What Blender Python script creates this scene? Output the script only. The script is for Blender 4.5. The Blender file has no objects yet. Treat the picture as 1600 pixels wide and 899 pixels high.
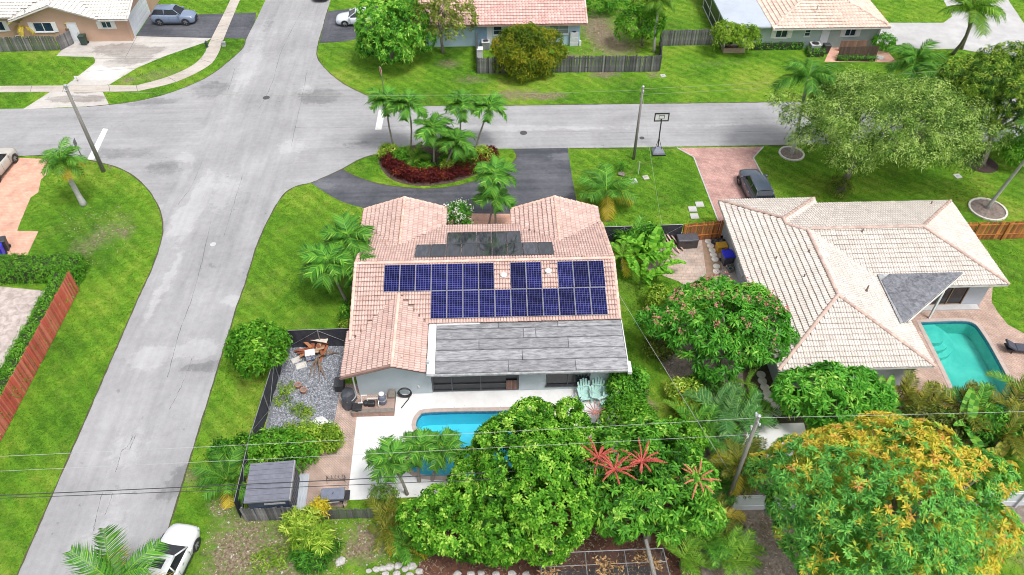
import bpy, bmesh, math, random
import numpy as np
from mathutils import Vector, Matrix
from mathutils.geometry import tessellate_polygon
S = bpy.context.scene
C = S.collection
R = math.radians
rnd = random.Random(7)
# ---------------------------------------------------------------- camera, sky, sun, exposure
CAM_H, FPX = 38.5, 1215.0
PITCH, YAW = R(44.5), R(1.85)
fw = np.array([math.sin(YAW)*math.cos(PITCH), math.cos(YAW)*math.cos(PITCH), -math.sin(PITCH)])
rt = np.array([math.cos(YAW), -math.sin(YAW), 0.0])
up = np.cross(rt, fw)
cam = bpy.data.objects.new('camera', bpy.data.cameras.new('camera'))
C.objects.link(cam)
cam.matrix_world = Matrix(((rt[0], up[0], -fw[0], 0), (rt[1], up[1], -fw[1], 0), (rt[2], up[2], -fw[2], CAM_H), (0, 0, 0, 1)))
cam.data.sensor_width = 36.0
cam.data.lens = 36.0*FPX/1600
cam.data.clip_end = 3000
S.camera = cam
SUN_EL, SUN_AZ = R(64), R(140)          # azimuth measured clockwise from +y (north, the top of the picture)
world = bpy.data.worlds.new('World'); S.world = world; world.use_nodes = True
nt = world.node_tree; bgn = nt.nodes['Background']
sky = nt.nodes.new('ShaderNodeTexSky'); sky.sky_type = 'NISHITA'; sky.sun_disc = False
sky.sun_elevation = SUN_EL; sky.sun_rotation = SUN_AZ
sky.dust_density = 5.0; sky.air_density = 1.0; sky.ozone_density = 1.0
hsv = nt.nodes.new('ShaderNodeHueSaturation'); hsv.inputs['Saturation'].default_value = 0.22
hsv.inputs['Value'].default_value = 1.25
nt.links.new(sky.outputs[0], hsv.inputs['Color'])
wtc = nt.nodes.new('ShaderNodeTexCoord'); wno = nt.nodes.new('ShaderNodeTexNoise'); wno.inputs['Scale'].default_value = 2.6; wno.inputs['Detail'].default_value = 6
wno.inputs['Roughness'].default_value = 0.62; wno.inputs['Distortion'].default_value = 0.5; nt.links.new(wtc.outputs['Generated'], wno.inputs['Vector'])
wra = nt.nodes.new('ShaderNodeValToRGB'); wra.color_ramp.elements[0].position = 0.38; wra.color_ramp.elements[0].color = (.62, .66, .74, 1)
wra.color_ramp.elements[1].position = 0.66; wra.color_ramp.elements[1].color = (1.45, 1.42, 1.38, 1); nt.links.new(wno.outputs['Fac'], wra.inputs[0])
wmx = nt.nodes.new('ShaderNodeMix'); wmx.data_type = 'RGBA'; wmx.blend_type = 'MULTIPLY'; wmx.inputs[0].default_value = 1.0
nt.links.new(hsv.outputs[0], wmx.inputs[6]); nt.links.new(wra.outputs[0], wmx.inputs[7]); nt.links.new(wmx.outputs[2], bgn.inputs['Color'])
bgn.inputs['Strength'].default_value = 0.125
sl = bpy.data.lights.new('sun', 'SUN'); sl.energy = 1.5; sl.angle = R(12); sl.color = (1.0, 0.975, 0.94)
so = bpy.data.objects.new('sun', sl); C.objects.link(so)
sd = Vector((math.sin(SUN_AZ)*math.cos(SUN_EL), math.cos(SUN_AZ)*math.cos(SUN_EL), math.sin(SUN_EL)))
so.rotation_euler = sd.to_track_quat('Z', 'Y').to_euler()
S.view_settings.view_transform = 'Standard'; S.view_settings.look = 'None'
S.view_settings.gamma = 1.0; S.view_settings.exposure = 0.5
S.cycles.filter_width = 0.95; S.cycles.max_bounces = 6; S.cycles.transparent_max_bounces = 6

def at(px, py, z=0.0):
    """point of the place at height z seen at a pixel of the 1600 x 899 photograph"""
    d = fw*FPX + rt*(px-800) - up*(py-449.5)
    t = (z-CAM_H)/d[2]
    return (float(d[0]*t), float(d[1]*t), float(z))
def G(px, py):
    return at(px, py, 0)[:2]
def GP(*p):
    return [G(a, b) for a, b in p]

# ---------------------------------------------------------------- materials
def lin(c):
    return tuple(c)+(1.0,) if len(c) == 3 else c
MATS = {}
def newmat(name):
    m = bpy.data.materials.new(name); m.use_nodes = True
    n = m.node_tree.nodes; p = n['Principled BSDF']
    MATS[name] = m
    return m, m.node_tree, n, p
def N(nt, typ, **kw):
    n = nt.nodes.new(typ)
    for k, v in kw.items():
        if k.startswith('i_'):
            n.inputs[k[2:].replace('_', ' ')].default_value = v
        else: setattr(n, k, v)
    return n
def L(nt, a, b): nt.links.new(a, b)
def ramp(nt, fac, stops, interp='LINEAR'):
    r = nt.nodes.new('ShaderNodeValToRGB'); e = r.color_ramp.elements; r.color_ramp.interpolation = interp
    while len(e) < len(stops): e.new(0.5)
    for k, (p, c) in enumerate(stops):
        e[k].position = p; e[k].color = lin(c) if not isinstance(c, (int, float)) else (c, c, c, 1)
    L(nt, fac, r.inputs[0]); return r.outputs[0]
def mathn(nt, op, a, b=None, clamp=False):
    m = nt.nodes.new('ShaderNodeMath'); m.operation = op; m.use_clamp = clamp
    for k, v in enumerate((a, b)):
        if v is None: continue
        if isinstance(v, (int, float)): m.inputs[k].default_value = v
        else: L(nt, v, m.inputs[k])
    return m.outputs[0]
def mix(nt, fac, a, b, mode='MIX'):
    m = nt.nodes.new('ShaderNodeMix'); m.data_type = 'RGBA'; m.blend_type = mode
    for s, v in ((m.inputs[0], fac), (m.inputs[6], a), (m.inputs[7], b)):
        if isinstance(v, (int, float)): s.default_value = v
        elif isinstance(v, tuple): s.default_value = lin(v)
        else: L(nt, v, s)
    return m.outputs[2]
def coords(nt, kind='Object', scale=None):
    t = nt.nodes.new('ShaderNodeTexCoord'); o = t.outputs[kind]
    if scale:
        mp = nt.nodes.new('ShaderNodeMapping'); mp.inputs['Scale'].default_value = scale
        L(nt, o, mp.inputs[0]); o = mp.outputs[0]
    return o
def noise(nt, vec, scale, detail=4, rough=0.6, dist=0.0):
    n = N(nt, 'ShaderNodeTexNoise'); n.inputs['Scale'].default_value = scale
    n.inputs['Detail'].default_value = detail; n.inputs['Roughness'].default_value = rough
    n.inputs['Distortion'].default_value = dist
    L(nt, vec, n.inputs['Vector']); return n.outputs['Fac']
def bump(nt, p, h, strength=0.3, dist=0.02):
    b = nt.nodes.new('ShaderNodeBump'); b.inputs['Strength'].default_value = strength
    b.inputs['Distance'].default_value = dist
    L(nt, h, b.inputs['Height']); L(nt, b.outputs[0], p.inputs['Normal'])
def M(name, c1, c2=None, scale=3.0, rough=0.7, metal=0.0, bmp=0.0, bscale=40.0, stretch=None, rand=0.0, spec=0.5, var=0.0, contrast=(0.35, 0.65), coat=0.0, dist=0.0, stain=0.0):
    """colour and wear for one kind of surface; var: use the per-face 'var' attribute, rand: per object"""
    if name in MATS: return MATS[name]
    m, nt, n, p = newmat(name)
    c2 = c2 or tuple(x*0.8 for x in c1)
    v = coords(nt, 'Object', stretch)
    f = noise(nt, v, scale, 5, 0.62, dist)
    col = ramp(nt, f, [(contrast[0], c1), (contrast[1], c2)])
    if stain:
        sf = noise(nt, coords(nt, 'Object', (.9, .9, .4)), .55, 6, .75, .8); s2 = noise(nt, v, 14, 3, .8)
        k = ramp(nt, mathn(nt, 'ADD', mathn(nt, 'MULTIPLY', sf, .7), mathn(nt, 'MULTIPLY', s2, .3)), [(.36, 1-stain), (.50, 1.0), (.66, 1+stain*.35)])
        col = mix(nt, 1.0, col, k, 'MULTIPLY')
    if var:
        a = N(nt, 'ShaderNodeAttribute', attribute_name='var')
        k = mathn(nt, 'MULTIPLY_ADD', a.outputs['Fac'], var); nt.nodes[-1].inputs[2].default_value = 1.0-var/2
        col = mix(nt, 1.0, col, k, 'MULTIPLY')
    if rand:
        o = nt.nodes.new('ShaderNodeObjectInfo')
        k = mathn(nt, 'MULTIPLY_ADD', o.outputs['Random'], rand); nt.nodes[-1].inputs[2].default_value = 1.0-rand/2
        col = mix(nt, 1.0, col, k, 'MULTIPLY')
    L(nt, col, p.inputs['Base Color'])
    p.inputs['Roughness'].default_value = rough; p.inputs['Metallic'].default_value = metal
    p.inputs['Specular IOR Level'].default_value = spec
    if coat: p.inputs['Coat Weight'].default_value = coat; p.inputs['Coat Roughness'].default_value = 0.05
    if bmp: bump(nt, p, noise(nt, v, bscale, 3), bmp, 0.01)
    return m
def leafmat(name, stops, rough=0.5, trans=0.38, rand=0.12, gain=1.5):
    if name in MATS: return MATS[name]
    m, nt, n, p = newmat(name)
    a = N(nt, 'ShaderNodeAttribute', attribute_name='var')
    stops = [(q, tuple(min(.8, x*gain) for x in c)) for q, c in stops]
    col = ramp(nt, a.outputs['Fac'], stops)
    o = nt.nodes.new('ShaderNodeObjectInfo')
    k = mathn(nt, 'MULTIPLY_ADD', o.outputs['Random'], rand); nt.nodes[-1].inputs[2].default_value = 1.0-rand/2
    col = mix(nt, 1.0, col, k, 'MULTIPLY')
    L(nt, col, p.inputs['Base Color']); p.inputs['Roughness'].default_value = rough
    p.inputs['Specular IOR Level'].default_value = 0.16
    t = nt.nodes.new('ShaderNodeBsdfTranslucent'); L(nt, mix(nt, 1.0, col, (0.92, 1.05, 0.55), 'MULTIPLY'), t.inputs[0])
    ms = nt.nodes.new('ShaderNodeMixShader'); ms.inputs[0].default_value = trans
    L(nt, p.outputs[0], ms.inputs[1]); L(nt, t.outputs[0], ms.inputs[2])
    L(nt, ms.outputs[0], n['Material Output'].inputs[0])
    return m
def blobs(nt, vec, lst):
    """stains with a shape of their own: list of (x, y, rx, ry, angle, weight) in metres"""
    acc = None
    for (x, y, rx, ry, ang, w) in lst:
        mp = N(nt, 'ShaderNodeMapping', vector_type='TEXTURE')
        mp.inputs['Location'].default_value = (x, y, 0); mp.inputs['Rotation'].default_value = (0, 0, ang)
        mp.inputs['Scale'].default_value = (rx, ry, 50)
        L(nt, vec, mp.inputs[0])
        g = N(nt, 'ShaderNodeTexGradient', gradient_type='SPHERICAL'); L(nt, mp.outputs[0], g.inputs[0])
        v = mathn(nt, 'MULTIPLY', g.outputs['Fac'], w)
        acc = v if acc is None else mathn(nt, 'ADD', acc, v)
    return acc
def warp(nt, vec, scale, amt):
    n = N(nt, 'ShaderNodeTexNoise'); n.inputs['Scale'].default_value = scale; n.inputs['Detail'].default_value = 5
    n.inputs['Roughness'].default_value = 0.7
    L(nt, vec, n.inputs['Vector'])
    s = N(nt, 'ShaderNodeVectorMath', operation='SUBTRACT'); L(nt, n.outputs['Color'], s.inputs[0]); s.inputs[1].default_value = (.5, .5, .5)
    k = N(nt, 'ShaderNodeVectorMath', operation='SCALE'); L(nt, s.outputs[0], k.inputs[0]); k.inputs['Scale'].default_value = amt
    a = N(nt, 'ShaderNodeVectorMath', operation='ADD'); L(nt, vec, a.inputs[0]); L(nt, k.outputs[0], a.inputs[1])
    return a.outputs[0]

# ---------------------------------------------------------------- objects, tags
def link(o, parent=None):
    C.objects.link(o)
    if parent is not None: o.parent = parent
    return o
def tag(o, label=None, cat=None, group=None, kind=None):
    for k, v in (('label', label), ('category', cat), ('group', group), ('kind', kind)):
        if v: o[k] = v
    return o
def thing(name, label, cat, loc=(0, 0, 0), rz=0.0, group=None):
    o = bpy.data.objects.new(name, None); o.location = loc; o.rotation_euler = (0, 0, rz)
    o.empty_display_size = 0.2
    link(o); tag(o, label, cat, group); return o
def copy_tree(o, parent=None):
    c = o.copy(); C.objects.link(c)
    if parent is not None: c.parent = parent
    for ch in list(o.children): copy_tree(ch, c)
    return c
def mesh_np(name, V, F, mats, var=None, smooth=False, mi=None):
    me = bpy.data.meshes.new(name)
    V = np.asarray(V, np.float32); F = np.asarray(F, np.int32)
    me.vertices.add(len(V)); me.vertices.foreach_set('co', V.ravel())
    k = F.shape[1]
    me.loops.add(F.size); me.loops.foreach_set('vertex_index', F.ravel())
    me.polygons.add(len(F)); me.polygons.foreach_set('loop_start', np.arange(0, F.size, k, dtype=np.int32))
    me.polygons.foreach_set('loop_total', np.full(len(F), k, np.int32))
    if mi is not None: me.polygons.foreach_set('material_index', np.asarray(mi, np.int32))
    me.update(calc_edges=True)
    if var is not None:
        a = me.attributes.new('var', 'FLOAT', 'FACE'); a.data.foreach_set('value', np.asarray(var, np.float32))
    if smooth: me.polygons.foreach_set('use_smooth', np.ones(len(F), bool))
    for m in (mats if isinstance(mats, (list, tuple)) else [mats]): me.materials.append(m)
    return me
class MB:
    """collects shapes into ONE mesh"""
    def __init__(s): s.v = []; s.f = []; s.m = []; s.var = []; s.cm = 0; s.cv = 0.5
    def add(s, vs, fs):
        b = len(s.v); s.v += [tuple(map(float, x)) for x in vs]
        for f in fs: s.f.append([b+i for i in f]); s.m.append(s.cm); s.var.append(s.cv)
        return s
    def mat(s, i): s.cm = i; return s
    def box(s, x0, x1, y0, y1, z0, z1):
        return s.add([(x0, y0, z0), (x1, y0, z0), (x1, y1, z0), (x0, y1, z0), (x0, y0, z1), (x1, y0, z1), (x1, y1, z1), (x0, y1, z1)],
                     [(3, 2, 1, 0), (4, 5, 6, 7), (0, 1, 5, 4), (1, 2, 6, 5), (2, 3, 7, 6), (3, 0, 4, 7)])
    def bbox(s, x0, x1, y0, y1, z0, z1, b=0.02):
        """box with bevelled vertical and top edges"""
        lo = [(x0+b, y0), (x1-b, y0), (x1, y0+b), (x1, y1-b), (x1-b, y1), (x0+b, y1), (x0, y1-b), (x0, y0+b)]
        hi = [(x0+2*b, y0+b), (x1-2*b, y0+b), (x1-b, y0+2*b), (x1-b, y1-2*b), (x1-2*b, y1-b), (x0+2*b, y1-b), (x0+b, y1-2*b), (x0+b, y0+2*b)]
        vs = [(a, c, z0) for a, c in lo]+[(a, c, z1-b) for a, c in lo]+[(a, c, z1) for a, c in hi]
        fs = [tuple(range(7, -1, -1)), tuple(range(16, 24))]
        for r in (0, 8):
            for k in range(8): fs.append((r+k, r+(k+1) % 8, r+8+(k+1) % 8, r+8+k))
        return s.add(vs, fs)
    def obox(s, c, half, mx):
        vs = [Vector(c)+mx @ Vector((a*half[0], b*half[1], d*half[2])) for d in (-1, 1) for a, b in ((-1, -1), (1, -1), (1, 1), (-1, 1))]
        return s.add(vs, [(3, 2, 1, 0), (4, 5, 6, 7), (0, 1, 5, 4), (1, 2, 6, 5), (2, 3, 7, 6), (3, 0, 4, 7)])
    def beam(s, a, b, w, h=None):
        a = Vector(a); b = Vector(b); d = b-a; h = h or w
        q = d.to_track_quat('X', 'Z').to_matrix()
        return s.obox((a+b)/2, (d.length/2, w/2, h/2), q)
    def prism(s, poly, z0, z1):
        """plan polygon extruded; z0/z1 numbers or functions of (x, y)"""
        a = sum(poly[i][0]*poly[(i+1) % len(poly)][1]-poly[(i+1) % len(poly)][0]*poly[i][1] for i in range(len(poly)))
        if a < 0: poly = poly[::-1]
        n = len(poly); g = lambda z, p: z(*p) if callable(z) else z
        vs = [(x, y, g(z0, (x, y))) for x, y in poly]+[(x, y, g(z1, (x, y))) for x, y in poly]
        tr = tessellate_polygon([[Vector((x, y, 0)) for x, y in poly]])
        fs = []
        for t in tr:
            (ax, ay), (bx, by), (cx, cy) = (poly[i] for i in t)
            if (bx-ax)*(cy-ay)-(by-ay)*(cx-ax) < 0: t = (t[0], t[2], t[1])
            fs.append(tuple(n+i for i in t)); fs.append((t[2], t[1], t[0]))
        for k in range(n): fs.append((k, (k+1) % n, n+(k+1) % n, n+k))
        return s.add(vs, fs)
    def sheet(s, poly, z):
        n = len(poly); tr = tessellate_polygon([[Vector((x, y, 0)) for x, y in poly]]); fs = []
        for t in tr:
            (ax, ay), (bx, by), (cx, cy) = (poly[i] for i in t)
            if (bx-ax)*(cy-ay)-(by-ay)*(cx-ax) < 0: t = (t[0], t[2], t[1])
            fs.append(tuple(t))
        return s.add([(x, y, z) for x, y in poly], fs)
    def tube(s, pts, rad, n=8, cap=True):
        pts = [Vector(p) for p in pts]; rad = rad if isinstance(rad, (list, tuple)) else [rad]*len(pts)
        vs = []; fs = []
        u = None
        for k, p in enumerate(pts):
            d = (pts[min(k+1, len(pts)-1)]-pts[max(k-1, 0)]).normalized()
            if u is None: u = d.orthogonal().normalized()
            u = (u-d*u.dot(d)).normalized(); w = d.cross(u)
            for i in range(n):
                t = 2*math.pi*i/n
                vs.append(p+(u*math.cos(t)+w*math.sin(t))*rad[k])
        for k in range(len(pts)-1):
            for i in range(n): fs.append((k*n+i, k*n+(i+1) % n, (k+1)*n+(i+1) % n, (k+1)*n+i))
        if cap: fs += [tuple(range(n-1, -1, -1)), tuple(range(len(vs)-n, len(vs)))]
        return s.add(vs, fs)
    def lathe(s, c, prof, n=16, sx=1, sy=1):
        """profile of (radius, z) turned about a vertical axis at c"""
        vs = []; fs = []
        for r, z in prof:
            for i in range(n):
                t = 2*math.pi*i/n; vs.append((c[0]+r*math.cos(t)*sx, c[1]+r*math.sin(t)*sy, c[2]+z))
        for k in range(len(prof)-1):
            for i in range(n): fs.append((k*n+i, k*n+(i+1) % n, (k+1)*n+(i+1) % n, (k+1)*n+i))
        fs += [tuple(range(n-1, -1, -1)), tuple(range(len(vs)-n, len(vs)))]
        return s.add(vs, fs)
    def mesh(s, name, mats, smooth=False, off=(0, 0, 0)):
        me = bpy.data.meshes.new(name)
        me.from_pydata([(x-off[0], y-off[1], z-off[2]) for x, y, z in s.v], [], s.f)
        for m in (mats if isinstance(mats, (list, tuple)) else [mats]): me.materials.append(m)
        if any(s.m): me.polygons.foreach_set('material_index', s.m)
        a = me.attributes.new('var', 'FLOAT', 'FACE'); a.data.foreach_set('value', s.var)
        if smooth: me.polygons.foreach_set('use_smooth', [True]*len(s.f))
        me.update(); return me
    def build(s, name, mats, parent=None, smooth=False, world=False, loc=None):
        """world: coordinates are the place's own; they are moved into the parent's or the object's frame"""
        off = (0, 0, 0)
        if world and parent is not None:
            p = parent; off = Vector((0, 0, 0))
            while p is not None: off = off+p.location; p = p.parent
        if loc is not None and parent is None and world: off = loc
        o = bpy.data.objects.new(name, s.mesh(name, mats, smooth, off)); link(o, parent)
        if loc is not None: o.location = loc
        return o
def cr(pts, n=5, closed=True):
    """Catmull-Rom curve through plan points; a repeated point makes a corner"""
    out = []; m = len(pts)
    for i in range(m if closed else m-1):
        p0, p1, p2, p3 = (np.array(pts[j % m if closed else min(max(j, 0), m-1)], float) for j in (i-1, i, i+1, i+2))
        if np.allclose(p1, p2): continue
        if np.allclose(p0, p1): p0 = p1*2-p2 if False else p1
        for k in range(n):
            t = k/n
            out.append(tuple(0.5*((2*p1)+(-p0+p2)*t+(2*p0-5*p1+4*p2-p3)*t*t+(-p0+3*p1-3*p2+p3)*t**3)))
    if not closed: out.append(tuple(pts[-1]))
    return out
def structure(name, poly, z, mat, thick=None):
    b = MB()
    (b.prism(poly, z-thick, z) if thick else b.sheet(poly, z))
    o = b.build(name, mat); o['kind'] = 'structure'; return o
def inside(px, py, poly):
    """numpy point in polygon"""
    r = np.zeros(len(px), bool); n = len(poly)
    for i in range(n):
        x0, y0 = poly[i]; x1, y1 = poly[(i+1) % n]
        if y0 == y1: continue
        c = ((y0 > py) != (y1 > py)) & (px < (x1-x0)*(py-y0)/(y1-y0)+x0)
        r ^= c
    return r
# ---------------------------------------------------------------- surface materials
def grass_mat():
    m, nt, n, p = newmat('grass')
    v = coords(nt, 'Object')
    big = noise(nt, v, 0.12, 4, 0.6, 0.6); mid = noise(nt, v, 2.3, 6, 0.75, 0.8); fine = noise(nt, v, 10.0, 4, 0.8)
    f = mathn(nt, 'ADD', mathn(nt, 'MULTIPLY', big, 0.40), mathn(nt, 'ADD', mathn(nt, 'MULTIPLY', mid, 0.32), mathn(nt, 'MULTIPLY', fine, 0.28)))
    f = mathn(nt, 'MULTIPLY_ADD', f, 1.9); nt.nodes[-1].inputs[2].default_value = -0.45
    col = ramp(nt, f, [(0.30, (0.038, 0.105, 0.008)), (0.42, (0.074, 0.185, 0.013)), (0.52, (0.115, 0.240, 0.017)), (0.60, (0.168, 0.270, 0.026)), (0.70, (0.25, 0.29, 0.05))])
    dry = ramp(nt, noise(nt, warp(nt, v, .7, 1.5), 0.33, 6, 0.72, 0.4), [(0.52, 0.0), (0.70, 0.55)])
    col = mix(nt, mathn(nt, 'MULTIPLY', dry, mid), col, (0.22, 0.19, 0.06))
    wd = ramp(nt, noise(nt, warp(nt, v, 1.5, .8), 0.9, 6, 0.75, 0.3), [(0.55, 0.0), (0.68, 0.65)])
    col = mix(nt, mathn(nt, 'MULTIPLY', wd, fine), col, (0.022, 0.085, 0.010))
    st_ = N(nt, 'ShaderNodeTexWave', wave_type='BANDS', bands_direction='DIAGONAL'); st_.inputs['Scale'].default_value = .42; st_.inputs['Distortion'].default_value = 2.5; st_.inputs['Detail'].default_value = 2; L(nt, v, st_.inputs['Vector'])
    col = mix(nt, 1.0, col, ramp(nt, st_.outputs['Fac'], [(.3, .90), (.7, 1.08)]), 'MULTIPLY')
    w = warp(nt, v, 0.9, 2.2)
    B = []
    for (x, y, rx, ry, a, k) in DIRT:
        gx, gy = G(x, y); B.append((gx, gy, rx, ry, a, k))
    b = blobs(nt, w, B)
    d = mathn(nt, 'MULTIPLY', b, mathn(nt, 'ADD', mathn(nt, 'MULTIPLY', noise(nt, v, 3.2, 6, 0.8), 8.5), -3.1), clamp=True)
    soil = ramp(nt, noise(nt, v, 6.0, 5, 0.75), [(0.35, (0.085, 0.055, 0.035)), (0.5, (0.19, 0.145, 0.10)), (0.66, (0.33, 0.28, 0.21))])
    L(nt, mix(nt, d, col, soil), p.inputs['Base Color'])
    p.inputs['Roughness'].default_value = 0.95; p.inputs['Specular IOR Level'].default_value = 0.1
    bump(nt, p, mathn(nt, 'ADD', fine, mid), 0.9, 0.06)
    return m
# thin or bare places in the lawn: pixel, radii in metres, angle, weight
DIRT = [(850, 150, 2.6, 1.0, 0, 1.2), (800, 148, 2.5, 1.2, 0, .8), (935, 45, 2.2, 4.5, 0, 1.5), (960, 70, 2.6, 3.5, 0, 1.2), (890, 90, 1.5, 1.2, 0, .8), (945, 117, 2.0, .8, 0, 1.1),
        (1020, 118, 1.0, .7, 0, .9), (150, 375, 1.5, 4.2, -.5, .55), (195, 365, 1.0, 1.2, 0, .6), (110, 410, 1.2, 1.2, 0, .7), (175, 260, .5, .5, 0, 1.0),
        (390, 830, 2.6, 2.4, 0, .75), (440, 880, 3.0, 2.0, 0, .85), (345, 790, 1.0, .8, 0, .9), (300, 745, .9, .7, 0, .7), (570, 850, 1.5, 1.4, 0, 1.3), (355, 875, 1.6, 1.8, 0, 1.0),
        (1010, 640, .9, 1.4, 0, .9), (1005, 610, .5, 1.0, 0, .8), (540, 500, .5, 1.8, 0, .9), (200, 125, 1.0, .8, 0, .8), (700, 100, 1.6, 1.3, 0, .7), (245, 118, 3, 1.5, .4, .4),
        (740, 125, 2.2, .9, 0, .5), (1590, 850, 2.0, 1.6, 0, .6), (1150, 20, 2, .6, 0, .7), (1120, 100, 4, .5, .1, .2), (515, 800, 1.4, .6, 0, .6)]
def road_mat(name, lo, hi, stains):
    m, nt, n, p = newmat(name)
    v = coords(nt, 'Object')
    s1 = noise(nt, warp(nt, v, .5, 1.2), 0.22, 5, 0.65, 0.4)
    st = N(nt, 'ShaderNodeMapping'); st.inputs['Scale'].default_value = (1.4, 0.09, 1); L(nt, v, st.inputs[0])
    st2 = N(nt, 'ShaderNodeMapping'); st2.inputs['Scale'].default_value = (0.07, 1.5, 1); L(nt, v, st2.inputs[0])
    sx = N(nt, 'ShaderNodeSeparateXYZ'); L(nt, warp(nt, v, .3, 3.0), sx.inputs[0])
    k = mathn(nt, 'MULTIPLY', mathn(nt, 'LESS_THAN', mathn(nt, 'ABSOLUTE', mathn(nt, 'ADD', sx.outputs[0], 21.3)), 4.6), 1.0)
    s2 = mathn(nt, 'ADD', mathn(nt, 'MULTIPLY', noise(nt, st.outputs[0], 1.3, 4, 0.6, 0.2), k), mathn(nt, 'MULTIPLY', noise(nt, st2.outputs[0], 1.3, 4, .6, .2), mathn(nt, 'SUBTRACT', 1.0, k)))
    fine = noise(nt, v, 26, 3, 0.8); mid = noise(nt, v, 2.5, 5, 0.7)
    f = mathn(nt, 'ADD', mathn(nt, 'MULTIPLY', s1, 0.36), mathn(nt, 'ADD', mathn(nt, 'MULTIPLY', s2, 0.24), mathn(nt, 'ADD', mathn(nt, 'MULTIPLY', fine, 0.20), mathn(nt, 'MULTIPLY', mid, 0.20))))
    if stains:
        w = warp(nt, v, 0.8, 1.6)
        pos = blobs(nt, w, [(*G(x, y), a, b, r, k) for x, y, a, b, r, k in stains if k > 0])
        neg = blobs(nt, w, [(*G(x, y), a, b, r, -k) for x, y, a, b, r, k in stains if k < 0])
        rag = mathn(nt, 'MULTIPLY_ADD', noise(nt, v, 1.6, 7, .78, .4), .9); nt.nodes[-1].inputs[2].default_value = -.45
        def crisp(x, lo_, hi_):      # worn patches with ragged but definite edges
            return mathn(nt, 'ADD', mathn(nt, 'MULTIPLY', mathn(nt, 'MINIMUM', x, .6), .5), ramp(nt, mathn(nt, 'ADD', x, rag), [(lo_, 0.0), (hi_, .38)]))
        f = mathn(nt, 'ADD', f, mathn(nt, 'MULTIPLY', crisp(pos, .34, .44), .19))
        f = mathn(nt, 'SUBTRACT', f, mathn(nt, 'MULTIPLY', crisp(neg, .28, .36), .22))
        oil = ramp(nt, noise(nt, v, 1.9, 2, .5), [(.70, 0.0), (.78, 1.0)])
        f = mathn(nt, 'SUBTRACT', f, mathn(nt, 'MULTIPLY', oil, .12))
    col = ramp(nt, f, [(0.30, lo), (0.48, tuple((a+b)/2 for a, b in zip(lo, hi))), (0.68, hi)])
    L(nt, col, p.inputs['Base Color']); p.inputs['Roughness'].default_value = 0.9
    p.inputs['Specular IOR Level'].default_value = 0.25
    bump(nt, p, fine, 0.35, 0.01)
    return m
STAINS = [(310, 545, 2.0, 1.2, 0, 1.3), (235, 560, 2.2, 1.6, 0, 1.0), (320, 575, 2.3, .8, 0, -.8), (300, 740, 1.6, 1.2, 0, -1.0), (270, 770, 2.0, 1.0, .3, -.7), (255, 450, .5, 5, -.1, 1.0),
          (300, 330, 1.0, 8, 0, .8), (350, 300, 3, 6, 0, .6), (265, 262, 3.2, 1.6, 0, -.8), (190, 240, 4.5, 1.2, 0, -.7), (275, 345, .7, 3, 0, .9), (290, 255, 1.2, 3, .4, .8),
          (500, 150, 3.0, 2.2, 0, -.9), (460, 230, 3, 2.5, 0, .6), (390, 100, 2, 12, 0, .7), (330, 140, 2.5, 2.2, .6, -.9), (240, 160, 4, .9, .1, -.8), (480, 140, .9, 1.2, .4, 1.0),
          (700, 200, 12, 1.2, 0, .6), (900, 200, 14, .8, 0, .5), (560, 225, 3, 1, .3, -.5), (100, 215, 8, 1.5, 0, .3), (1150, 195, 8, 1, 0, .5), (160, 850, 3, 4, 0, .6), (420, 40, 1, 8, 0, -.4),
          (360, 470, 1.0, 1.0, 0, .9), (330, 420, 2.6, 4, 0, -.3), (200, 700, 3, 5, 0, .5)]
def brick_mat(name, c1, c2, mortar, bw, bh, rot=0.0, msize=0.012, offset=0.5, rough=.85, blot=0.5):
    m, nt, n, p = newmat(name)
    v = coords(nt, 'Object')
    mp = N(nt, 'ShaderNodeMapping'); mp.inputs['Rotation'].default_value = (0, 0, rot); L(nt, v, mp.inputs[0])
    b = N(nt, 'ShaderNodeTexBrick', offset=offset); L(nt, mp.outputs[0], b.inputs['Vector'])
    for k, x in (('Color1', c1), ('Color2', c2), ('Mortar', mortar)): b.inputs[k].default_value = lin(x)
    b.inputs['Scale'].default_value = 1.0; b.inputs['Brick Width'].default_value = bw; b.inputs['Row Height'].default_value = bh
    b.inputs['Mortar Size'].default_value = msize
    k = ramp(nt, noise(nt, v, 0.9, 5, .7, .3), [(.3, 1-blot), (.62, 1.08)])
    L(nt, mix(nt, 1.0, b.outputs['Color'], k, 'MULTIPLY'), p.inputs['Base Color']); p.inputs['Roughness'].default_value = rough
    bump(nt, p, b.outputs['Fac'], -0.4, 0.01)
    return m
def water_mat(name, tint, rough=0.03, wave=2.2):
    m, nt, n, p = newmat(name)
    v = coords(nt, 'Object')
    n.remove(p)
    t = n.new('ShaderNodeBsdfTransparent'); t.inputs[0].default_value = lin(tint)
    g = n.new('ShaderNodeBsdfGlossy'); g.inputs['Roughness'].default_value = rough
    bm = n.new('ShaderNodeBump'); bm.inputs['Strength'].default_value = .75; bm.inputs['Distance'].default_value = .12
    L(nt, noise(nt, v, wave, 3, .5, .5), bm.inputs['Height']); L(nt, bm.outputs[0], g.inputs['Normal'])
    fr = n.new('ShaderNodeFresnel'); fr.inputs['IOR'].default_value = 1.33; L(nt, bm.outputs[0], fr.inputs['Normal'])
    ms = n.new('ShaderNodeMixShader'); L(nt, fr.outputs[0], ms.inputs[0]); L(nt, t.outputs[0], ms.inputs[1]); L(nt, g.outputs[0], ms.inputs[2])
    L(nt, ms.outputs[0], n['Material Output'].inputs[0]); return m
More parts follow.
